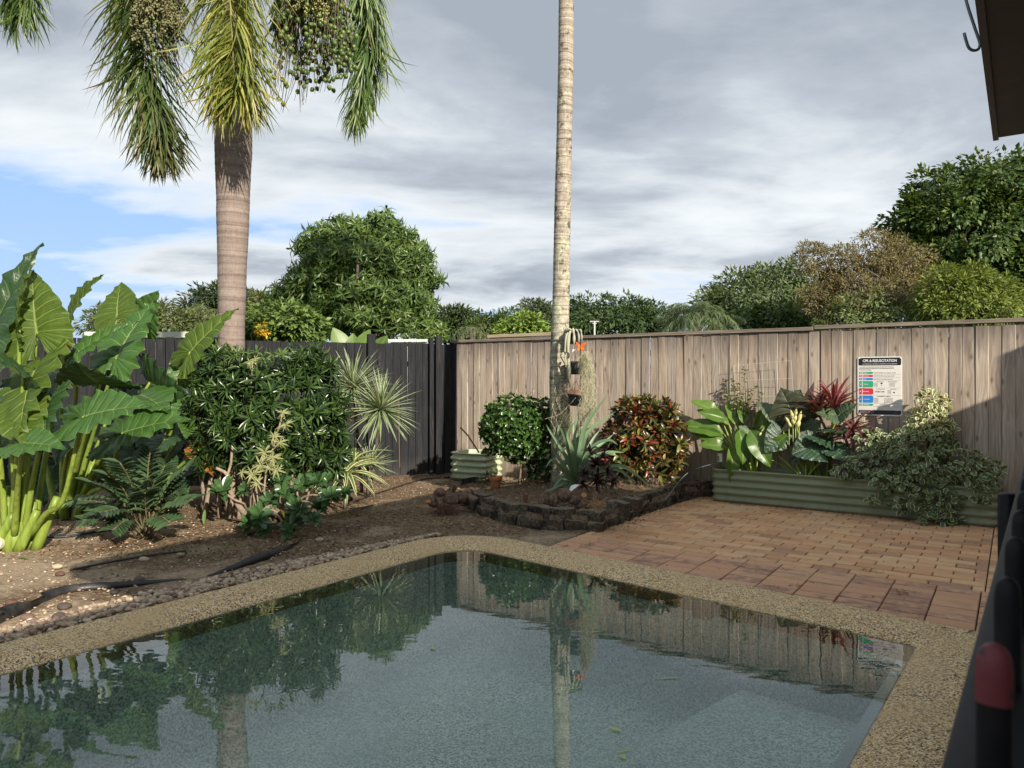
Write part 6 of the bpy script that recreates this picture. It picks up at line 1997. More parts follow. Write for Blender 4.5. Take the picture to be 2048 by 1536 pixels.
put_text('ONLY PERFORM CPR IF THE PERSON IS UNRESPONSIVE AND NOT BREATHING', .0088, 0, SH_ / 2 - .074, M_SW, .0002, 'CENTER', sx=.98)
for i, s in enumerate(('THIS CHART SHOULD BE DISPLAYED & KEPT IN CLEAR VIEW OF THE POOL', 'AND SHOULD ASSIST THE OPERATION OF ANY PERSON USING OR IN THE', 'POOL AREA AT ALL TIMES')):
    put_text(s, .0098, -SW_ / 2 + .018, SH_ / 2 - .102 - i * .0145, M_SX, .0002, sx=.92)
rows = [('D', 'Danger', M_SG, .022, .030), ('R', 'Response', M_SR, .022, .030), ('S', 'Send', M_SB, .022, .030), ('A', 'Airways', M_SG, .063, .071), ('B', 'Breathing', M_SR, .063, .071), ('C', 'Compression', M_SB, .072, .080), ('D', 'Defibrillation', M_SG, .022, .030)]
z = SH_ / 2 - .146
x0 = -SW_ / 2 + .014
body = [['CHECK FOR DANGER - to self - to bystanders - to patients'], ['WHAT ARE YOU LIKE - response for squeeze shoulders'], ['SEND FOR HELP - call an ambulance, telephone 000'], None, None, None, None]
for (a, b, m, h, st_), bt in zip(rows, body):
    cz_ = z - h / 2
    flat('letter_block', m, .026, h, x0 + .013, cz_, -.0016, .004)
    ol = [(0, -h / 2), (.085, -h / 2), (.094, -h / 2 + .005), (.097, 0), (.094, h / 2 - .005), (.085, h / 2), (0, h / 2), (.003, 0)]
    V = [(x0 + .031 + x, -.0016, cz_ + zz) for x, zz in ol] + [(x0 + .031 + x, -.0010, cz_ + zz) for x, zz in ol]; n = len(ol)
    link('arrow_block', mesh_py('arrow_block', V, [tuple(range(n))] + [(i, (i + 1) % n, (i + 1) % n + n, i + n) for i in range(n)]), m, sg)
    put_text(a, .018, x0 + .007, cz_ - .0065, M_SW, .0003)
    put_text(b, .0155, x0 + .038, cz_ - .005, M_SW, .0002, sx=.82 if len(b) < 10 else .66)
    flat('rule_line', M_SX, SW_ - .018 - .135, .0012, .063, z - st_ + .0035, -.0016)
    if bt: put_text(bt[0], .0098, x0 + .135, cz_ - .003, M_SX, .0002, sx=.78)
    if h == .063 and a == 'A':
        put_text('OPEN AIRWAY', .0095, x0 + .155, cz_ + .021, M_SX); put_text('CHECK FOR BREATHING', .0095, x0 + .255, cz_ + .021, M_SX, sx=.75)
        for k in range(4): put_text('lift jaw, tilt head', .0075, x0 + .135, cz_ + .010 - k * .010, M_SX, sx=.7); put_text('look listen and feel', .0075, x0 + .268, cz_ + .010 - k * .010, M_SX, sx=.85)
        flat('head_figure', M_SK, .018, .014, x0 + .200, cz_ + .008, -.0016, .006); flat('head_figure', M_SX, .010, .008, x0 + .200, cz_ - .012, -.0016, .004)
    if a == 'B':
        put_text('NOT BREATHING', .0095, x0 + .155, cz_ + .021, M_SX); put_text('BREATHING', .0095, x0 + .28, cz_ + .021, M_SX); put_text('START CPR', .019, x0 + .145, cz_ - .008, M_SX, .0002, sx=.85)
        for k in range(4): put_text('recovery side', .0075, x0 + .252, cz_ + .012 - k * .010, M_SX, sx=.8)
        flat('head_figure', M_SK, .016, .012, x0 + .308, cz_ - .008, -.0016, .006)
    if a == 'C':
        put_text('30 COMPRESSIONS : 2 BREATHS', .010, x0 + .160, cz_ + .025, M_SX, .0002, sx=.85)
        for k in range(5): put_text('press hard and fast', .0075, x0 + .133, cz_ + .010 - k * .010, M_SX, sx=.7); put_text('give two breaths then repeat', .0075, x0 + .225, cz_ + .010 - k * .010, M_SX, sx=.85)
    if b[:3] == 'Def': put_text('Attach defibrillator', .0095, x0 + .19, cz_ + .001, M_SX)
    z -= st_
for k in range(3): put_text('Keep this chart in view of the pool at all times', .0075, -SW_ / 2 + .02, -SH_ / 2 + .044 - k * .010, M_SW, sx=.9)
V0, F0 = lathe_data([(.0005, .003), (.004, .002), (.005, 0)], 10, False)
for sx_ in (-1, 1):
    for sz_ in (-1, 1):
        o = link('screw', mesh_py('screw', V0, F0, True), mat('screw_metal', color=(.6, .6, .6), rough=.3, metal=1.), sg, loc=(sx_ * (SW_ / 2 - .018), -.0022, sz_ * (SH_ / 2 - .018))); o.rotation_euler = (math.radians(90), 0, 0)

# ------------------------------------------------------------------ hanging pots on the slim palm
M_GPOT = mat('charcoal_pot', lambda g: dict(color=g.mix(g.mr(g.noise(g.pos(), 9, 4, .6), .4, .7), (.035, .04, .045), (.10, .105, .11))), rough=.45)
def hpot(label, px, py, d, r, h, m, tilt=0., hangto=None):
    c = W(px, py, d)
    t = thing('hanging_pot', label, 'pot', c)
    V, Fc = lathe_data([(r * .68, 0), (r * .78, h * .08), (r * .95, h * .78), (r * .95, h * .79), (r * 1.06, h * .79), (r * 1.08, h * .98), (r * 1.05, h), (r * .95, h), (r * .92, h * .85)], 24)
    o = link('body', mesh_py('body', V, Fc, True), m, t); o.rotation_euler = (0, tilt, 0)
    V, Fc = lathe_data([(.001, h * .86), (r * .93, h * .86)], 20, False)
    link('soil', mesh_py('soil', V, Fc), mat('orange_coir', lambda g: dict(color=g.ramp(g.noise(g.pos(), 60, 4, .6), [(.3, (.12, .05, .02)), (.7, (.45, .18, .07))])), rough=.9), t)
    if hangto is not None:
        top = Vector(hangto)
        ac = Acc()
        for a in (0.3, 2.4, 4.5):
            ac.tube([c + Vector((r * math.cos(a), r * math.sin(a), h)), top], .0018, 4)
        ac.obj('hanger', mat('dark_wire', color=(.05, .05, .05), rough=.5), t)
    return t
hd_ = 7.55
hpot('topmost hanging pot, dark, half hidden behind the grey hanging cactus stems', 1149, 688, hd_, .075, .14, M_GPOT, 0, W(1140, 640, hd_ + .05))
hpot('middle hanging pot, charcoal grey with a clean rim', 1151, 749, hd_, .078, .135, M_GPOT, 0, W(1152, 700, hd_))
p3 = hpot('lowest hanging pot, tilted and overflowing with orange coir fibre', 1149, 812, hd_, .078, .12, mat('black_pot', color=(.02, .022, .024), rough=.35), .12, W(1152, 760, hd_))
fibres(p3, W(1148, 782, hd_), 130, .05, mat('orange_fibre', color=(.50, .20, .08), rough=.8), 9, 'coir_fringe', 1.6, .0012)
# bracket plant: hanging cactus
cc = W(1148, 660, hd_)
ca = thing('hanging_cactus', 'thick fuzzy grey cactus stems hanging over the topmost pot', 'cactus', cc)
M_CACT = leafmat('fuzzy_cactus', (.26, .27, .19), (.38, .38, .28), rough=.9, trans=0., nb=True, spec=.1)
for i, (pts, r) in enumerate((([(1140, 664), (1136, 690), (1138, 735), (1140, 775)], .020), ([(1146, 658), (1148, 672), (1148, 689)], .016), ([(1152, 659), (1157, 668), (1158, 686)], .010), ([(1160, 659), (1163, 668), (1164, 683)], .009), ([(1134, 668), (1130, 700), (1132, 735)], .012), ([(1143, 660), (1130, 655), (1127, 664)], .010))):
    P = curve_pts([W(1149, 664, hd_ - .02)] + [W(x, y, hd_ - .09) for x, y in pts], 14)
    V, Fc = tube_data([p - cc for p in P], [r * (.8 + .2 * math.sin(j * 1.3)) * (1 if j < 13 else .6) for j in range(15)], 9)
    link('stem', mesh_py('stem', V, Fc, True), M_CACT, ca)
v, f, u = tufts([(W(1153, 652, hd_), (.05, .04, .02))], 12, 7, T_SM, .04, seed=88)
o = thing('fern', 'tiny green fern sprouting above the topmost hanging pot', 'plant', W(1153, 655, hd_)); link('fronds', mesh_np('fronds', v - np.array(tuple(o.location)), f, u, True), M_MUR, o)
# orange butterfly and white flower ornaments
bt = thing('butterfly_ornament', 'bright orange plastic butterfly clipped above the hanging moss', 'ornament', W(1161, 693, 7.3), .1)
M_BUT = mat('orange_plastic', lambda g: dict(color=g.ramp(g.voro(g.obj(), 60, out=0), [(.0, (.95, .30, .03)), (.6, (.85, .16, .01)), (1., (.5, .05, .005))])), rough=.35, trans=.3)
def wing(s, up):
    o = [(0, .0), (.018, .028), (.045, .043), (.050, .034), (.040, .012), (.022, -.002)] if up else [(0, -.002), (.022, -.004), (.034, -.016), (.030, -.036), (.018, -.040), (.004, -.018)]
    V = [(s * x, -abs(x) * .5 + .0, z) for x, z in o] + [(s * x, -abs(x) * .5 + .0015, z) for x, z in o]; n = len(o)
    return V, [tuple(range(n)), tuple(range(n, 2 * n))[::-1]] + [(i, (i + 1) % n, (i + 1) % n + n, i + n) for i in range(n)]
for s in (-1, 1):
    for up in (True, False): link('wing', mesh_py('wing', *wing(s, up)), M_BUT, bt)
link('body', mesh_py('body', *tube_data([(0, 0, -.024), (0, -.004, 0), (0, 0, .018)], [.002, .004, .003], 8), True), mat('dark_brown', color=(.08, .03, .015), rough=.5), bt)
wf = thing('flower_ornament', 'small white flower shaped ornament left below the butterfly', 'ornament', W(1149, 702, 7.35))
for k in range(5):
    a = k * 1.2566
    V, Fc = lathe_data([(.0005, .003), (.008, .0025), (.011, 0)], 10, False)
    o = link('petal', mesh_py('petal', V, Fc, True), mat('white_enamel', color=(.75, .78, .75), rough=.3), wf, loc=(.012 * math.cos(a), 0, .012 * math.sin(a))); o.rotation_euler = (math.radians(90), 0, 0)
# spanish moss
R = random.Random(12); ac = Acc()
mo = W(1163, 705, 7.3)
def moss(cx, top, bot, hw, d, n, seed):
    R = random.Random(seed); ac = Acc()
    for _ in range(n):
        t0 = R.random() ** 1.2
        y0 = top + (bot - top) * t0 * .85
        wv = hw * (math.sin(math.pi * min(1, .12 + .80 * (y0 - top) / (bot - top))) ** .8 + .08)
        x = cx + 6 * math.sin(t0 * 3) + R.uniform(-1, 1) * wv
        p = W(x, y0, d + R.uniform(-.08, .08)); P = [p]
        for k in range(5):
            p = p + Vector((R.gauss(0, .012), R.gauss(0, .012), -.018 + R.gauss(0, .008))); P.append(p)
        ac.tube(P, .0012, 3, False)
    return ac
M_MOSS = mat('spanish_moss', lambda g: dict(color=g.ramp(g.island(), [(0., (.30, .30, .19)), (1., (.58, .57, .40))])), rough=.9, trans=.3)
o = moss(1170, 702, 885, 14, 7.3, 1000, 3).obj('spanish_moss', M_MOSS)
tag(o, 'long tapering beard of pale spanish moss hanging beside the slim palm', 'moss')
o = moss(1128, 800, 930, 11, 7.62, 200, 4).obj('spanish_moss', M_MOSS)
tag(o, 'thin patch of dry moss clinging to the lower right side of the slim palm trunk', 'moss')
o = Acc().tube(curve_pts([W(1152, 795, 7.45), W(1140, 808, 7.45), W(1120, 828, 7.5), W(1090, 838, 7.6)], 8), .003, 5).obj('runner', mat('pinkish_runner', color=(.45, .34, .25), rough=.7))
tag(o, 'thin pinkish runner trailing left from the lowest hanging pot', 'vine')

# ------------------------------------------------------------------ black edging strip, hose
P = curve_pts([GP(-60, 1275, 0), GP(0, 1245, 0), GP(50, 1222, 0), GP(95, 1200, 0), GP(150, 1182, 0), GP(230, 1174, 0), GP(310, 1166, 0), GP(372, 1160, 0)], 24)
hts = [.085 - .0028 * i for i in range(25)]
def lean_ribbon(P, hts, lean=.4, th=.004):
    V, Fc = [], []
    n = len(P)
    for i, p in enumerate(P):
        t = (P[min(i + 1, n - 1)] - P[max(0, i - 1)]).normalized(); s = Vector((-t.y, t.x, 0)).normalized()
        if s.y < 0: s = -s
        h = max(.006, hts[i])
        for f, o in ((0, 0), (.5, .10), (.85, .35), (1., .62)):
            V.append(p + s * (o * h * lean * 2) + Vector((0, 0, h * f - .01)))
        for f, o in ((1., .62), (.85, .35), (.5, .10), (0, 0)):
            V.append(p + s * (o * h * lean * 2 + th) + Vector((0, 0, h * f - .01)))
    for i in range(n - 1):
        for k in range(8):
            a, b = i * 8 + k, i * 8 + (k + 1) % 8
            Fc.append((a, b, b + 8, a + 8))
    return Acc().add(V, Fc)
tag(lean_ribbon(P, hts).obj('edging_strip', M_BPLAS, smooth=True), 'black plastic edging strip curving out of the ground at the left', 'garden edging')
P = curve_pts([GP(415, 1152, 0), GP(470, 1138, 0), GP(530, 1118, 0), GP(575, 1100, 0), GP(600, 1080, 0), GP(640, 1045, 0)], 14)
tag(lean_ribbon(P, [.012, .02, .03, .04, .05, .055, .055, .05, .045, .035, .028, .02, .015, .012, .01]).obj('edging_strip', M_BPLAS, smooth=True), 'shorter black edging strip sunk in gravel below the rosette shrub', 'garden edging')
P = curve_pts([GP(140, 1140, .015), GP(200, 1128, .014), GP(265, 1116, .014), GP(320, 1108, .012), GP(372, 1102, .006)], 14)
o = Acc().tube(P, .008, 7).obj('drip_hose', M_BPLAS, smooth=True); tag(o, 'black drip hose lying on the soil left of the gravel', 'hose')
o = Acc().tube(curve_pts([GP(690, 1010, .01), GP(730, 995, .012), GP(790, 975, .012), GP(850, 958, .012), GP(900, 955, .01)], 14), .008, 6).obj('drip_hose', M_BPLAS, smooth=True)
tag(o, 'dark drip hose crossing the sunlit soil near the black fence', 'hose')
o = Acc().tube(curve_pts([GP(85, 1075, .012), GP(140, 1072, .012), GP(200, 1062, .012), GP(240, 1058, .006)], 10), .009, 6).obj('drip_hose', mat('dark_blue_hose', color=(.02, .035, .05), rough=.5), smooth=True)
tag(o, 'dark blue hose end behind the tallest elephant ear', 'hose')
o = Acc().tube(curve_pts([GP(700, 1017, .01), GP(725, 1015, .012), GP(745, 1010, .01)], 6), .008, 6).obj('drip_hose', MATS['dark_blue_hose'], smooth=True)
tag(o, 'short blue-grey hose piece in the shaded soil right of the rosettes', 'hose')

# ------------------------------------------------------------------ pebbles, litter
def ico(sub=1):
    bm = bmesh.new(); bmesh.ops.create_icosphere(bm, subdivisions=sub, radius=1)
    bm.verts.ensure_lookup_table()
    v = np.array([tuple(x.co) for x in bm.verts]); f = np.array([[l.index for l in x.verts] for x in bm.faces])
    bm.free(); return v, f, np.zeros((f.size, 2))
PEB = ico(2)
PEB1 = ico(1)
def stone_fn(g):
    r = g.island(); n = g.noise(g.pos(), 60, 4, .6)
    col = g.ramp(r, [(0., (.16, .115, .08)), (.2, (.36, .27, .18)), (.45, (.48, .38, .26)), (.6, (.28, .19, .14)), (.75, (.56, .48, .36)), (.9, (.24, .13, .09)), (1., (.13, .11, .10))])
    return dict(color=g.mix(g.mr(n, .4, .7, 0, .4), col, (.18, .14, .10)), normal=g.bump(n, .2, .003))
M_STONE = mat('river_pebble', stone_fn, rough=.7, spec=.3)
def pebbles(name, pts, size, seed, m, flat=.6, tpl=PEB, sink=.25):
    R = np.random.default_rng(seed)
    n = len(pts)
    s = R.uniform(.55, 1.35, n) * size
    if not hasattr(size, '__len__'): pass
    D = R.normal(size=(n, 3)) * np.array([1, 1, .18]); U = R.normal(size=(n, 3)) * .22 + np.array([0, 0, 1.])
    Rm = frames(D, U, s)
    Rm = Rm * np.stack([R.uniform(.62, .9, n), np.ones(n), R.uniform(flat * .75, flat * 1.2, n)], 1)[:, None, :]
    T = np.array(pts); T[:, 2] += s * flat * (1 - 2 * sink)
    v, f, u = scatter(tpl, Rm, T)
    # irregular outlines
    k = len(tpl[0])
    w = 1 + .10 * np.sin(v[:, 0] * 390 + v[:, 1] * 270) * 0
    return tag(link(name, mesh_np(name, v, f, u, True), m), kind='stuff')
R = np.random.default_rng(5)
A0, B0 = Vector(POOL[0]), Vector(POOL[3])
ldir = (B0 - A0).normalized(); lout = Vector((-ldir.y, ldir.x))
if lout.x > 0: lout = -lout
pts = []
while len(pts) < 2600:
    s = R.uniform(.25, 4.3); 
    wdt = np.interp(s, [.2, .8, 1.6, 2.2, 3.2, 3.6, 4.3], [.05, .16, .26, .30, .30, .24, .2])
    t = R.random() ** 1.15 * wdt + .012
    p = A0 + ldir * s + lout * t
    pts.append((p.x, p.y, R.uniform(-.004, .022) * (1 - t / (wdt + .01)) ))
o = pebbles('pebbles', pts, .0165, 6, M_STONE, .62)
o['label'] = 'band of rounded river pebbles between the black edging and the pool coping'
# scattered pale stones on the soil
pts = []
def shade_ok(x, y):
    if poly_dist(POOL, x, y) > -.03: return False
    if poly_dist(PAVE, x, y) > -.02: return False
    return True
while len(pts) < 1500:
    px, py = R.uniform(-40, 1000), 945 + 300 * R.random() ** 1.2
    p = GP(px, py)
    if not shade_ok(p.x, p.y): continue
    if (p.x - cen.x) ** 2 + (p.y - cen.y) ** 2 < .9: continue
    if (Vector((p.x, p.y)) - FC).dot(BN) < .03: continue
    pts.append((p.x, p.y, -.002))
o = pebbles('garden_stones', pts, .0105, 7, M_STONE, .5, PEB1)
o['label'] = 'small pale stones scattered over the brown soil'
# a few large stones one can tell apart
for i, (px, py, s, c, lab) in enumerate(((278, 1070 + 92, .030, (.10, .07, .055), 'dark brown rounded stone under the black edging strip'), (120, 1150, .026, (.13, .07, .05), 'reddish brown nut lying on the sunlit soil'), (22, 1210 - 2, .028, (.12, .065, .045), 'brown nut on the ground inside the black edging curve'),
                                          (55, 1238, .03, (.20, .12, .09), 'red-brown stone at the left end of the pebble band'), (128, 1217, .034, (.09, .065, .055), 'dark stone among the pebbles, left one of a pair'), (118, 1236, .032, (.10, .075, .06), 'dark stone among the pebbles nearest the coping'),
                                          (230, 1186, .024, (.04, .035, .03), 'black stone at the top of the pebble band'), (288, 1122, .032, (.50, .40, .27), 'pale flat stone below the drip hose'), (165, 1136, .034, (.48, .37, .24), 'pale flat stone at the end of the drip hose'), (116, 1136, .03, (.5, .4, .27), 'pale yellow stone on the soil right of the cut stems'),
                                          (362, 1062 + 50, .026, (.35, .27, .19), 'beige stone in the shaded soil'), (640, 1082, .03, (.42, .34, .25), 'grey-beige stone beside the short edging strip'), (498, 1066, .05, (.20, .155, .11), 'lumpy brown stone under the rosette shrub'), (575, 1078, .03, (.34, .28, .2), 'small beige rock below the rosettes'))):
    bm = bmesh.new(); bmesh.ops.create_icosphere(bm, subdivisions=3, radius=s)
    for v in bm.verts: v.co = Vector((v.co.x * 1.15, v.co.y * .95, v.co.z * .62)) * (1 + .18 * mnoise.noise(v.co * 28 + Vector((i * 3, 0, 0))))
    me = bpy.data.meshes.new('stone'); bm.to_mesh(me); bm.free(); me.polygons.foreach_set('use_smooth', [True] * len(me.polygons))
    mm = mat('stone_%d' % i, (lambda c: lambda g: dict(color=g.ramp(g.noise(g.pos(), 50, 5, .6), [(.3, tuple(v * .6 for v in c)), (.7, c)])))(c), rough=.75)
    o = link('stone', me, mm, loc=GP(px, py) + Vector((0, 0, s * .35)))
    tag(o, lab, 'stone', 'single stones on the garden soil')
# leaf litter: chips and straw
def chips(name, pts, size, seed, m, asp=.45, lab=None, tpl=None):
    R = np.random.default_rng(seed); n = len(pts)
    D = R.normal(size=(n, 3)) * np.array([1, 1, .22]); U = R.normal(size=(n, 3)) * .35 + np.array([0, 0, 1.])
    v, f, u = scatter(tpl or flatleaf(asp, .2), frames(D, U, R.uniform(.4, 1.3, n) * size), np.array(pts))
    o = tag(link(name, mesh_np(name, v, f, u, False), m), kind='stuff')
    if lab: o['label'] = lab
    return o
M_LITTER = mat('leaf_litter', lambda g: dict(color=g.ramp(g.island(), [(0., (.035, .022, .014)), (.4, (.12, .075, .045)), (.7, (.24, .15, .09)), (.9, (.36, .26, .16)), (1., (.16, .17, .06))])), rough=.85, spec=.2)
M_STRAW = mat('dry_grass', lambda g: dict(color=g.ramp(g.island(), [(0., (.14, .09, .05)), (.6, (.34, .23, .13)), (1., (.48, .36, .22))])), rough=.85, spec=.2)
pts = []
while len(pts) < 8200:
    p = GP(R.uniform(-40, 1040), 945 + 170 * R.random())
    if not shade_ok(p.x, p.y): continue
    if (Vector((p.x, p.y)) - FC).dot(BN) < .03: continue
    pts.append((p.x, p.y, R.uniform(0.002, .016)))
chips('leaf_litter', pts[:5600], .030, 3, M_LITTER, lab='brown leaf litter on the garden soil')
chips('dry_grass', pts[5600:], .055, 4, M_STRAW, .05, lab='dry straw and twigs strewn under the elephant ears', tpl=flatleaf(.05, .15))
pts = []
while len(pts) < 2600:
    a = R.uniform(0, 6.283); r = R.random() ** .5
    q = cen + Vector((math.cos(a), math.sin(a), 0)) * r * 1.25
    if poly_dist([b.xy for b in (BEDP[0], BEDP[2], BEDP[4], BEDP[7], BEDP[9], BEDP[11])], q.x, q.y) < 0.03: continue
    pts.append((q.x, q.y, .15 + .05 * (1 - r * r) + R.uniform(0, .02)))
chips('bed_litter', pts, .03, 5, M_LITTER, lab='leaf mulch covering the raised bed')
# debris on the paving: along the edging, in the joints
pts = []
while len(pts) < 1700:
    if R.random() < .55:
        p, t = along(edge_line[4:], R.uniform(0, 2.4)); nn = Vector((t.y, -t.x, 0))
        q = p + nn * abs(R.normal() * .09 + .03)
    elif R.random() < .5:
        q = LP(R.uniform(-.3, 2.8), -abs(R.normal() * .06) - .01, 0)
    else:
        q = Vector((*to_w(R.uniform(-1, 3), R.uniform(-2, 1.2)), 0))
    if poly_dist(POOL, q.x, q.y) > -.01: continue
    pts.append((q.x, q.y, .010))
chips('paving_debris', pts, .020, 6, M_LITTER, lab='leaf crumbs on the brick paving')
# tufts of weeds in the joints
T_GR = strap(2, .07, .3, .1)
ws = [(1805, 1190), (1800, 1183), (1590, 1172), (1730, 1140), (1755, 1145), (1165, 1093), (1182, 1090), (1130, 1093), (1545, 1175), (1740, 1107), (1570, 1140), (1810, 1187)]
Pw, Dw = [], []
for x, y in ws:
    p = GP(x, y, .006)
    for _ in range(22):
        Pw.append((p.x + random.gauss(0, .018), p.y + random.gauss(0, .012), .006)); Dw.append((random.gauss(0, .9), random.gauss(0, .9), random.uniform(.15, .8)))
v, f, u = scatter(T_GR, frames(np.array(Dw), rand_dirs(len(Dw)) + np.array([0, 0, 1.]), rng.uniform(.02, .05, len(Dw))), np.array(Pw))
tag(link('weeds', mesh_np('weeds', v, f, u, True), leafmat('weed_leaf', (.06, .07, .025), (.20, .17, .08), rough=.7)), 'tiny dry weeds in the paving joints', kind='stuff')
# dead brown leaves that can be told apart on the coping and paving
T_DL = strap(4, .5, .3, .3, 'oval')
M_DEAD = mat('dead_leaf', color=(.035, .022, .016), rough=.7)
for i, (px, py, s, lab) in enumerate(((1891, 1262, .035, 'dark dead leaf at the coping edge, left one near the pool fence'), (1950, 1268, .035, 'dark dead leaf at the coping edge, right one near the pool fence'), (1802, 1088, .03, 'curled dark leaf on the paving below the vine'), (1310, 1077, .03, 'curled dark leaf on the paving near the raised bed'))):
    o = link('dead_leaf', mesh_np('dead_leaf', T_DL[0] * s, T_DL[1], T_DL[2]), M_DEAD, loc=GP(px, py, .02) + Vector((0, 0, .012))); o.rotation_euler = (.1, .1, i * 1.3)
    tag(o, lab, 'dead leaf', 'dead leaves on paving and coping')
# things floating on the pool
M_FLOAT = mat('floating_green_leaf', color=(.42, .48, .20), rough=.5, trans=.2)
def floater(px, py, l, w, rz, lab, m=M_FLOAT):
    p = GP(px, py, WATER_Z + .004)
    T = strap(4, w, .05, .1, 'oval')
    o = link('floating_leaf', mesh_np('floating_leaf', T[0] * l, T[1], T[2]), m, loc=p); o.rotation_euler = (0, 0, rz)
    tag(o, lab, 'leaf')
floater(1310, 1357, .17, .06, -1.45, 'long pale leaf blade floating on the pool, the longest one')
floater(1243, 1462, .05, .5, 1.0, 'small crumpled green leaf floating near the bottom of the picture')
floater(868, 1299, .035, .7, .4, 'small round leaf floating alone on the left half of the pool')
floater(1180, 1264, .07, .12, -1.3, 'thin leaf floating right of the butterfly reflection')
floater(1230, 1505, .08, .12, -1.2, 'thin blade floating below the crumpled green leaf')
floater(1250, 1518, .04, .6, .3, 'curled pale leaf floating lowest in the picture')
floater(1238, 1430, .07, .05, -.5, 'fine straw floating above the crumpled green leaf')
# moss patch at the waterline
p = GP(1405, 1222, -.03)
v, f, u = tufts([((p.x, p.y, -.055), (.06, .04, .012))], 60, 5, T_SM, .018, seed=91)
tag(link('algae_patch', mesh_np('algae_patch', v, f, u, True), leafmat('algae', (.04, .08, .01), (.14, .22, .03), rough=.6)), 'small bright green algae patch at the waterline of the far coping', kind='stuff')
# cut green leaf stubs stuck in the soil
M_CUT = mat('fallen_green_leaf', color=(.11, .20, .05), rough=.5, trans=.3)
for i, (px, py, s, rz, rx, lab) in enumerate(((408, 1050, .14, .1, 1.5, 'upright green leaf piece stuck in the ground by the hedge stems'), (35, 1118, .12, -1.9, .1, 'green leaf lying beside the cut elephant ear stems'), (345, 1128, .09, -.4, .2, 'green leaf sliver on the gravel above the pebbles'), (452, 1098, .10, .2, .6, 'short green blade standing in the shaded soil'), (500, 1101, .09, -1.4, .1, 'dark green leaf flat on the shaded soil'))):
    T = strap(4, .28, .15, .15)
    o = link('cut_leaf', mesh_np('cut_leaf', T[0] * s, T[1], T[2]), M_CUT, loc=GP(px, py) + Vector((0, 0, .008))); o.rotation_euler = (rx, 0, rz)
    tag(o, lab, 'leaf')

# ------------------------------------------------------------------ pool fence right beside the camera
rd = Vector((.586, .81, 0)).normalized(); rn = Vector((rd.y, -rd.x, 0))       # along / to the right
r0 = Vector((.1588, .253, 0)) + rn * .0052
pf = thing('pool_fence', 'black metal pool fence with round topped pickets at the right edge', 'fence', (r0.x, r0.y, 0), math.atan2(rd.y, rd.x))
M_BLK = mat('black_powder_coat', lambda g: dict(color=g.ramp(g.noise(g.pos(), 40, 4, .6), [(.3, (.004, .004, .005)), (.7, (.012, .012, .014))])), rough=.45, spec=.15)
M_RED = mat('faded_red_paint', lambda g: dict(color=g.mix(g.mr(g.noise(g.pos(), 110, 4, .6), .58, .64), (.13, .022, .028), (.02, .018, .018))), rough=.55)
def picket_data(w, top, z0):
    V, Fc = [], []
    prof = [(z0, 1.), (top - .010, 1.), (top - .006, .93), (top - .003, .78), (top - .001, .5), (top, .12)]
    k = 12
    for z, s in prof:
        for i in range(k):
            a = 2 * math.pi * i / k
            ca_, sa = math.cos(a), math.sin(a)
            q = (abs(ca_) ** 4 + abs(sa) ** 4) ** -.25
            V.append((w / 2 * s * ca_ * q, w / 2 * s * sa * q, z))
    for r in range(len(prof) - 1):
        for i in range(k):
            j = (i + 1) % k
            Fc.append((r * k + i, r * k + j, (r + 1) * k + j, (r + 1) * k + i))
    Fc.append(tuple(range((len(prof) - 1) * k, len(prof) * k)))
    return V, Fc
pm = mesh_py('picket', *picket_data(.0105, 1.2, .08), True)
pm.materials.append(M_BLK)
for k in range(-12, 26):
    o = link('picket', pm, None, pf, loc=(k * .1055, 0, 0))
    if k == 0:
        link('paint_patch', mesh_py('paint_patch', *picket_data(.0112, 1.2006, 1.181), True), M_RED, o)
for z in (1.125, .12):
    me = bevel_box(4.3, .034, .025, .003, 2)
    link('rail', me, M_BLK, pf, loc=(.60, 0, z))
for xx in (-1.5, 2.8):
    link('post', bevel_box(.05, .05, 1.24, .005, 2), M_BLK, pf, loc=(xx, 0, 0))
gpst = thing('gate_post', 'short black round topped post standing beyond the pool fence', 'post', W(2017, 757, 2.35) * 1)
gpst.location.z = 0
V, Fc = picket_data(.052, H - (985 - HY) / F * 2.35, 0)
link('shaft', mesh_py('shaft', V, Fc, True), M_BLK, gpst)
V, Fc = lathe_data([(.055, 0), (.055, .006), (.03, .010)], 16); link('base_plate', mesh_py('base_plate', V, Fc), M_BLK, gpst)

# ------------------------------------------------------------------ the house behind and above the camera
EZ = 2.40                                           # eave height
e1 = Vector((2.225, 3.42)); ed = Vector((.569, .822)).normalized(); en = Vector((ed.y, -ed.x))   # en points into the house
e0 = e1 - ed * 4.12
hs_ = thing('house', 'dark eave and fascia of the house in the upper right corner', 'house', (e1.x + en.x * .6, e1.y + en.y * .6, 0))
M_FASC = mat('dark_brown_paint', lambda g: dict(color=g.mix(g.mr(g.noise(g.pos(), 6, 5, .6), .4, .7), (.030, .026, .020), (.052, .045, .034))), rough=.5)
M_WALL = mat('rendered_wall', lambda g: dict(color=g.ramp(g.noise(g.pos(), 50, 4, .6), [(.3, (.26, .23, .19)), (.7, (.34, .31, .26))])), rough=.9)
M_ROOF = mat('roof_sheet', color=(.10, .095, .09), rough=.5)
def P3(q, z): return Vector((q.x, q.y, z))
endd = en
f1 = e1 + endd * 3.4; f0 = e0 + en * 7.0
mid1 = e1 + endd * 7.5
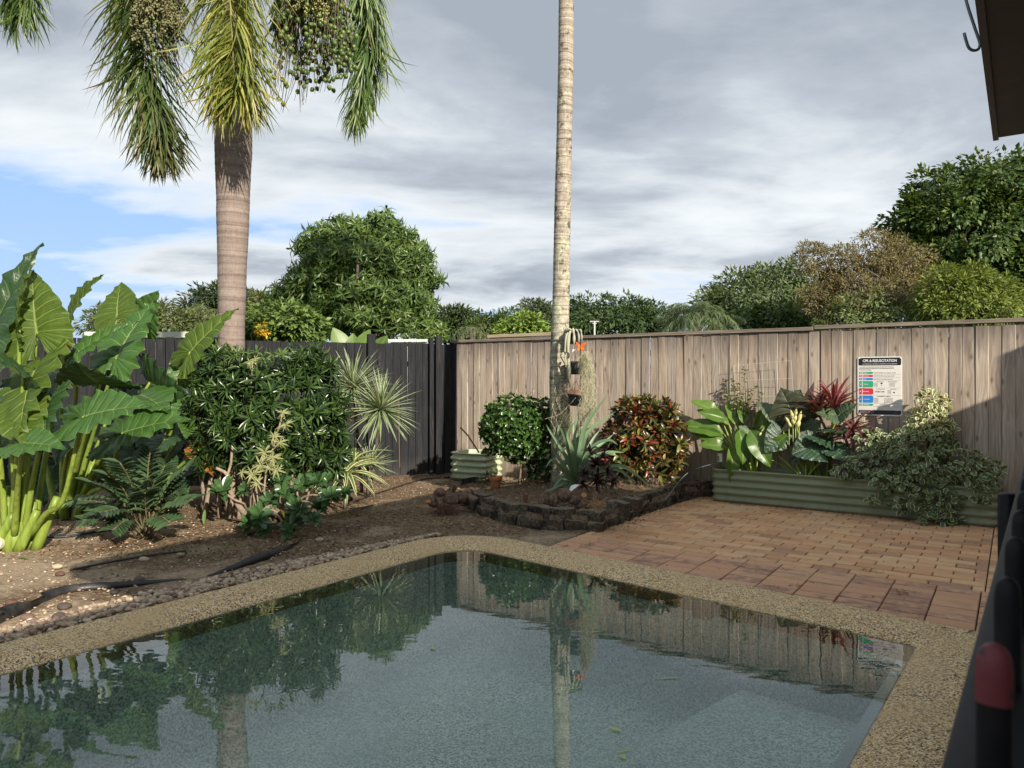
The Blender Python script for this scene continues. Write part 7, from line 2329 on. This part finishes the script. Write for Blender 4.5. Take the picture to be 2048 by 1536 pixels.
# soffit, a boarded slab with grooves
ac = Acc()
q0, q1 = e0, e1
for k in range(6):
    a, b = k * .30, k * .30 + .292
    # board edges follow the eave line; ends cut along the end line
    def at(off):
        t = off / endd.dot(en)
        return e1 + endd * t, e0 + en * off
    (a1, a0), (b1, b0) = at(a + .02), at(b + .02)
    V = [P3(p, z) for z in (EZ, EZ + .02) for p in (a1, b1, b0, a0)]
    ac.add(V, [(0, 1, 2, 3), (7, 6, 5, 4), (0, 4, 5, 1), (1, 5, 6, 2), (2, 6, 7, 3), (3, 7, 4, 0)])
ac.obj('soffit', M_FASC, hs_)
V = [P3(p, z) for z in (EZ - .012, EZ + .17) for p in (e1, e1 + en * .022, e0 + en * .022, e0)]
Acc().add(V, [(0, 1, 2, 3), (7, 6, 5, 4), (0, 4, 5, 1), (1, 5, 6, 2), (2, 6, 7, 3), (3, 7, 4, 0)]).obj('fascia', mat('fascia_paint', color=(.055, .052, .05), rough=.45), hs_)
n3 = Vector((endd.y, -endd.x))
V = [P3(p, z) for z in (EZ - .010, EZ + .40) for p in (e1 - ed * 0 + endd * .0, e1 + endd * 3.4, e1 + endd * 3.4 + n3 * .03, e1 + n3 * .03)]
# gable end fascia rises with the roof
pitch = .17
rz_ = lambda off: EZ + .17 + off * pitch
g0, g1, g2 = P3(e1, EZ + .17), P3(e1 + en * 8.0, rz_(8.0)), P3(e1 + en * 9.5, EZ + .17)
b0_, b1_, b2_ = P3(e0, EZ + .17), P3(e0 + en * 8.0, rz_(8.0)), P3(e0 + en * 9.5, EZ + .17)
dn = Vector((0, 0, -.03))
Acc().add([g0, g1, b1_, b0_, g0 + dn, g1 + dn, b1_ + dn, b0_ + dn], [(0, 1, 2, 3), (7, 6, 5, 4), (0, 4, 5, 1), (2, 6, 7, 3), (3, 7, 4, 0)]).add(
    [g1, g2, b2_, b1_, g1 + dn, g2 + dn, b2_ + dn, b1_ + dn], [(0, 1, 2, 3), (7, 6, 5, 4), (0, 4, 5, 1), (1, 5, 6, 2), (2, 6, 7, 3)]).obj('roof', M_ROOF, hs_)
# walls: eave wall and gable ends
w1, w0 = e1 + en * .62 - ed * .25, e0 + en * .62 + ed * .5
w2, w3 = w1 + en * 8.0, w0 + en * 8.0
k1, k0 = w1 + en * 7.38, w0 + en * 7.38
def quad(a, b, za, zb): return [P3(a, 0), P3(b, 0), P3(b, zb), P3(a, za)]
ac = Acc()
ac.add(quad(w0, w1, EZ, EZ), [(0, 1, 2, 3)])
ac.add([P3(w1, 0), P3(w2, 0), P3(w2, EZ + .1), P3(k1, rz_(8.0) - .05), P3(w1, EZ + .1)], [(0, 1, 2, 3, 4)])
ac.add([P3(w0, 0), P3(w3, 0), P3(w3, EZ + .1), P3(k0, rz_(8.0) - .05), P3(w0, EZ + .1)], [(4, 3, 2, 1, 0)])
ac.add(quad(w3, w2, EZ, EZ), [(0, 1, 2, 3)])
ac.obj('wall', M_WALL, hs_)
# unseen wings: right ones fitted to the fence shadow, rear one added for shade
def wing(u0, u1, v0, v1, h, nm):
    u = [e1 + ed * a + en * b for a, b in ((u0, v0), (u1, v0), (u1, v1), (u0, v1))]
    V = [P3(p, z) for z in (0, h) for p in u]
    Acc().add(V, [(0, 1, 5, 4), (1, 2, 6, 5), (2, 3, 7, 6), (3, 0, 4, 7), (4, 5, 6, 7)]).obj(nm, M_WALL, hs_)
wing(-7.5, -4.2, 1.2, 6.0, 2.57, 'unseen_wing')  # rear block added to shade the pool fence and left coping
wing(-.2, 1.4, 2.0, 7.0, 2.57, 'unseen_wing')
wing(1.402, 4.4, 2.9, 7.0, 2.57, 'unseen_wing')
wing(2.55, 4.4, 2.75, 6.9, 2.85, 'unseen_wing')
# hanging wire hook
hkp = W(1945, 60, 2.45)
P = curve_pts([W(1921, -60, 2.45), W(1932, 0, 2.45), W(1945, 42, 2.45), W(1958, 80, 2.45)], 8) + curve_pts([W(1960, 88, 2.45), W(1957, 98, 2.45), W(1947, 101, 2.45), W(1938, 96, 2.45), W(1933, 84, 2.45), W(1928, 66, 2.45)], 12)
hk = thing('wire_hook', 'thin metal hook hanging from the eave against the sky', 'hook', hkp)
Acc().tube(P, .0048, 8).obj('hook', mat('grey_steel', color=(.16, .18, .18), rough=.35, metal=.6), hk, True)
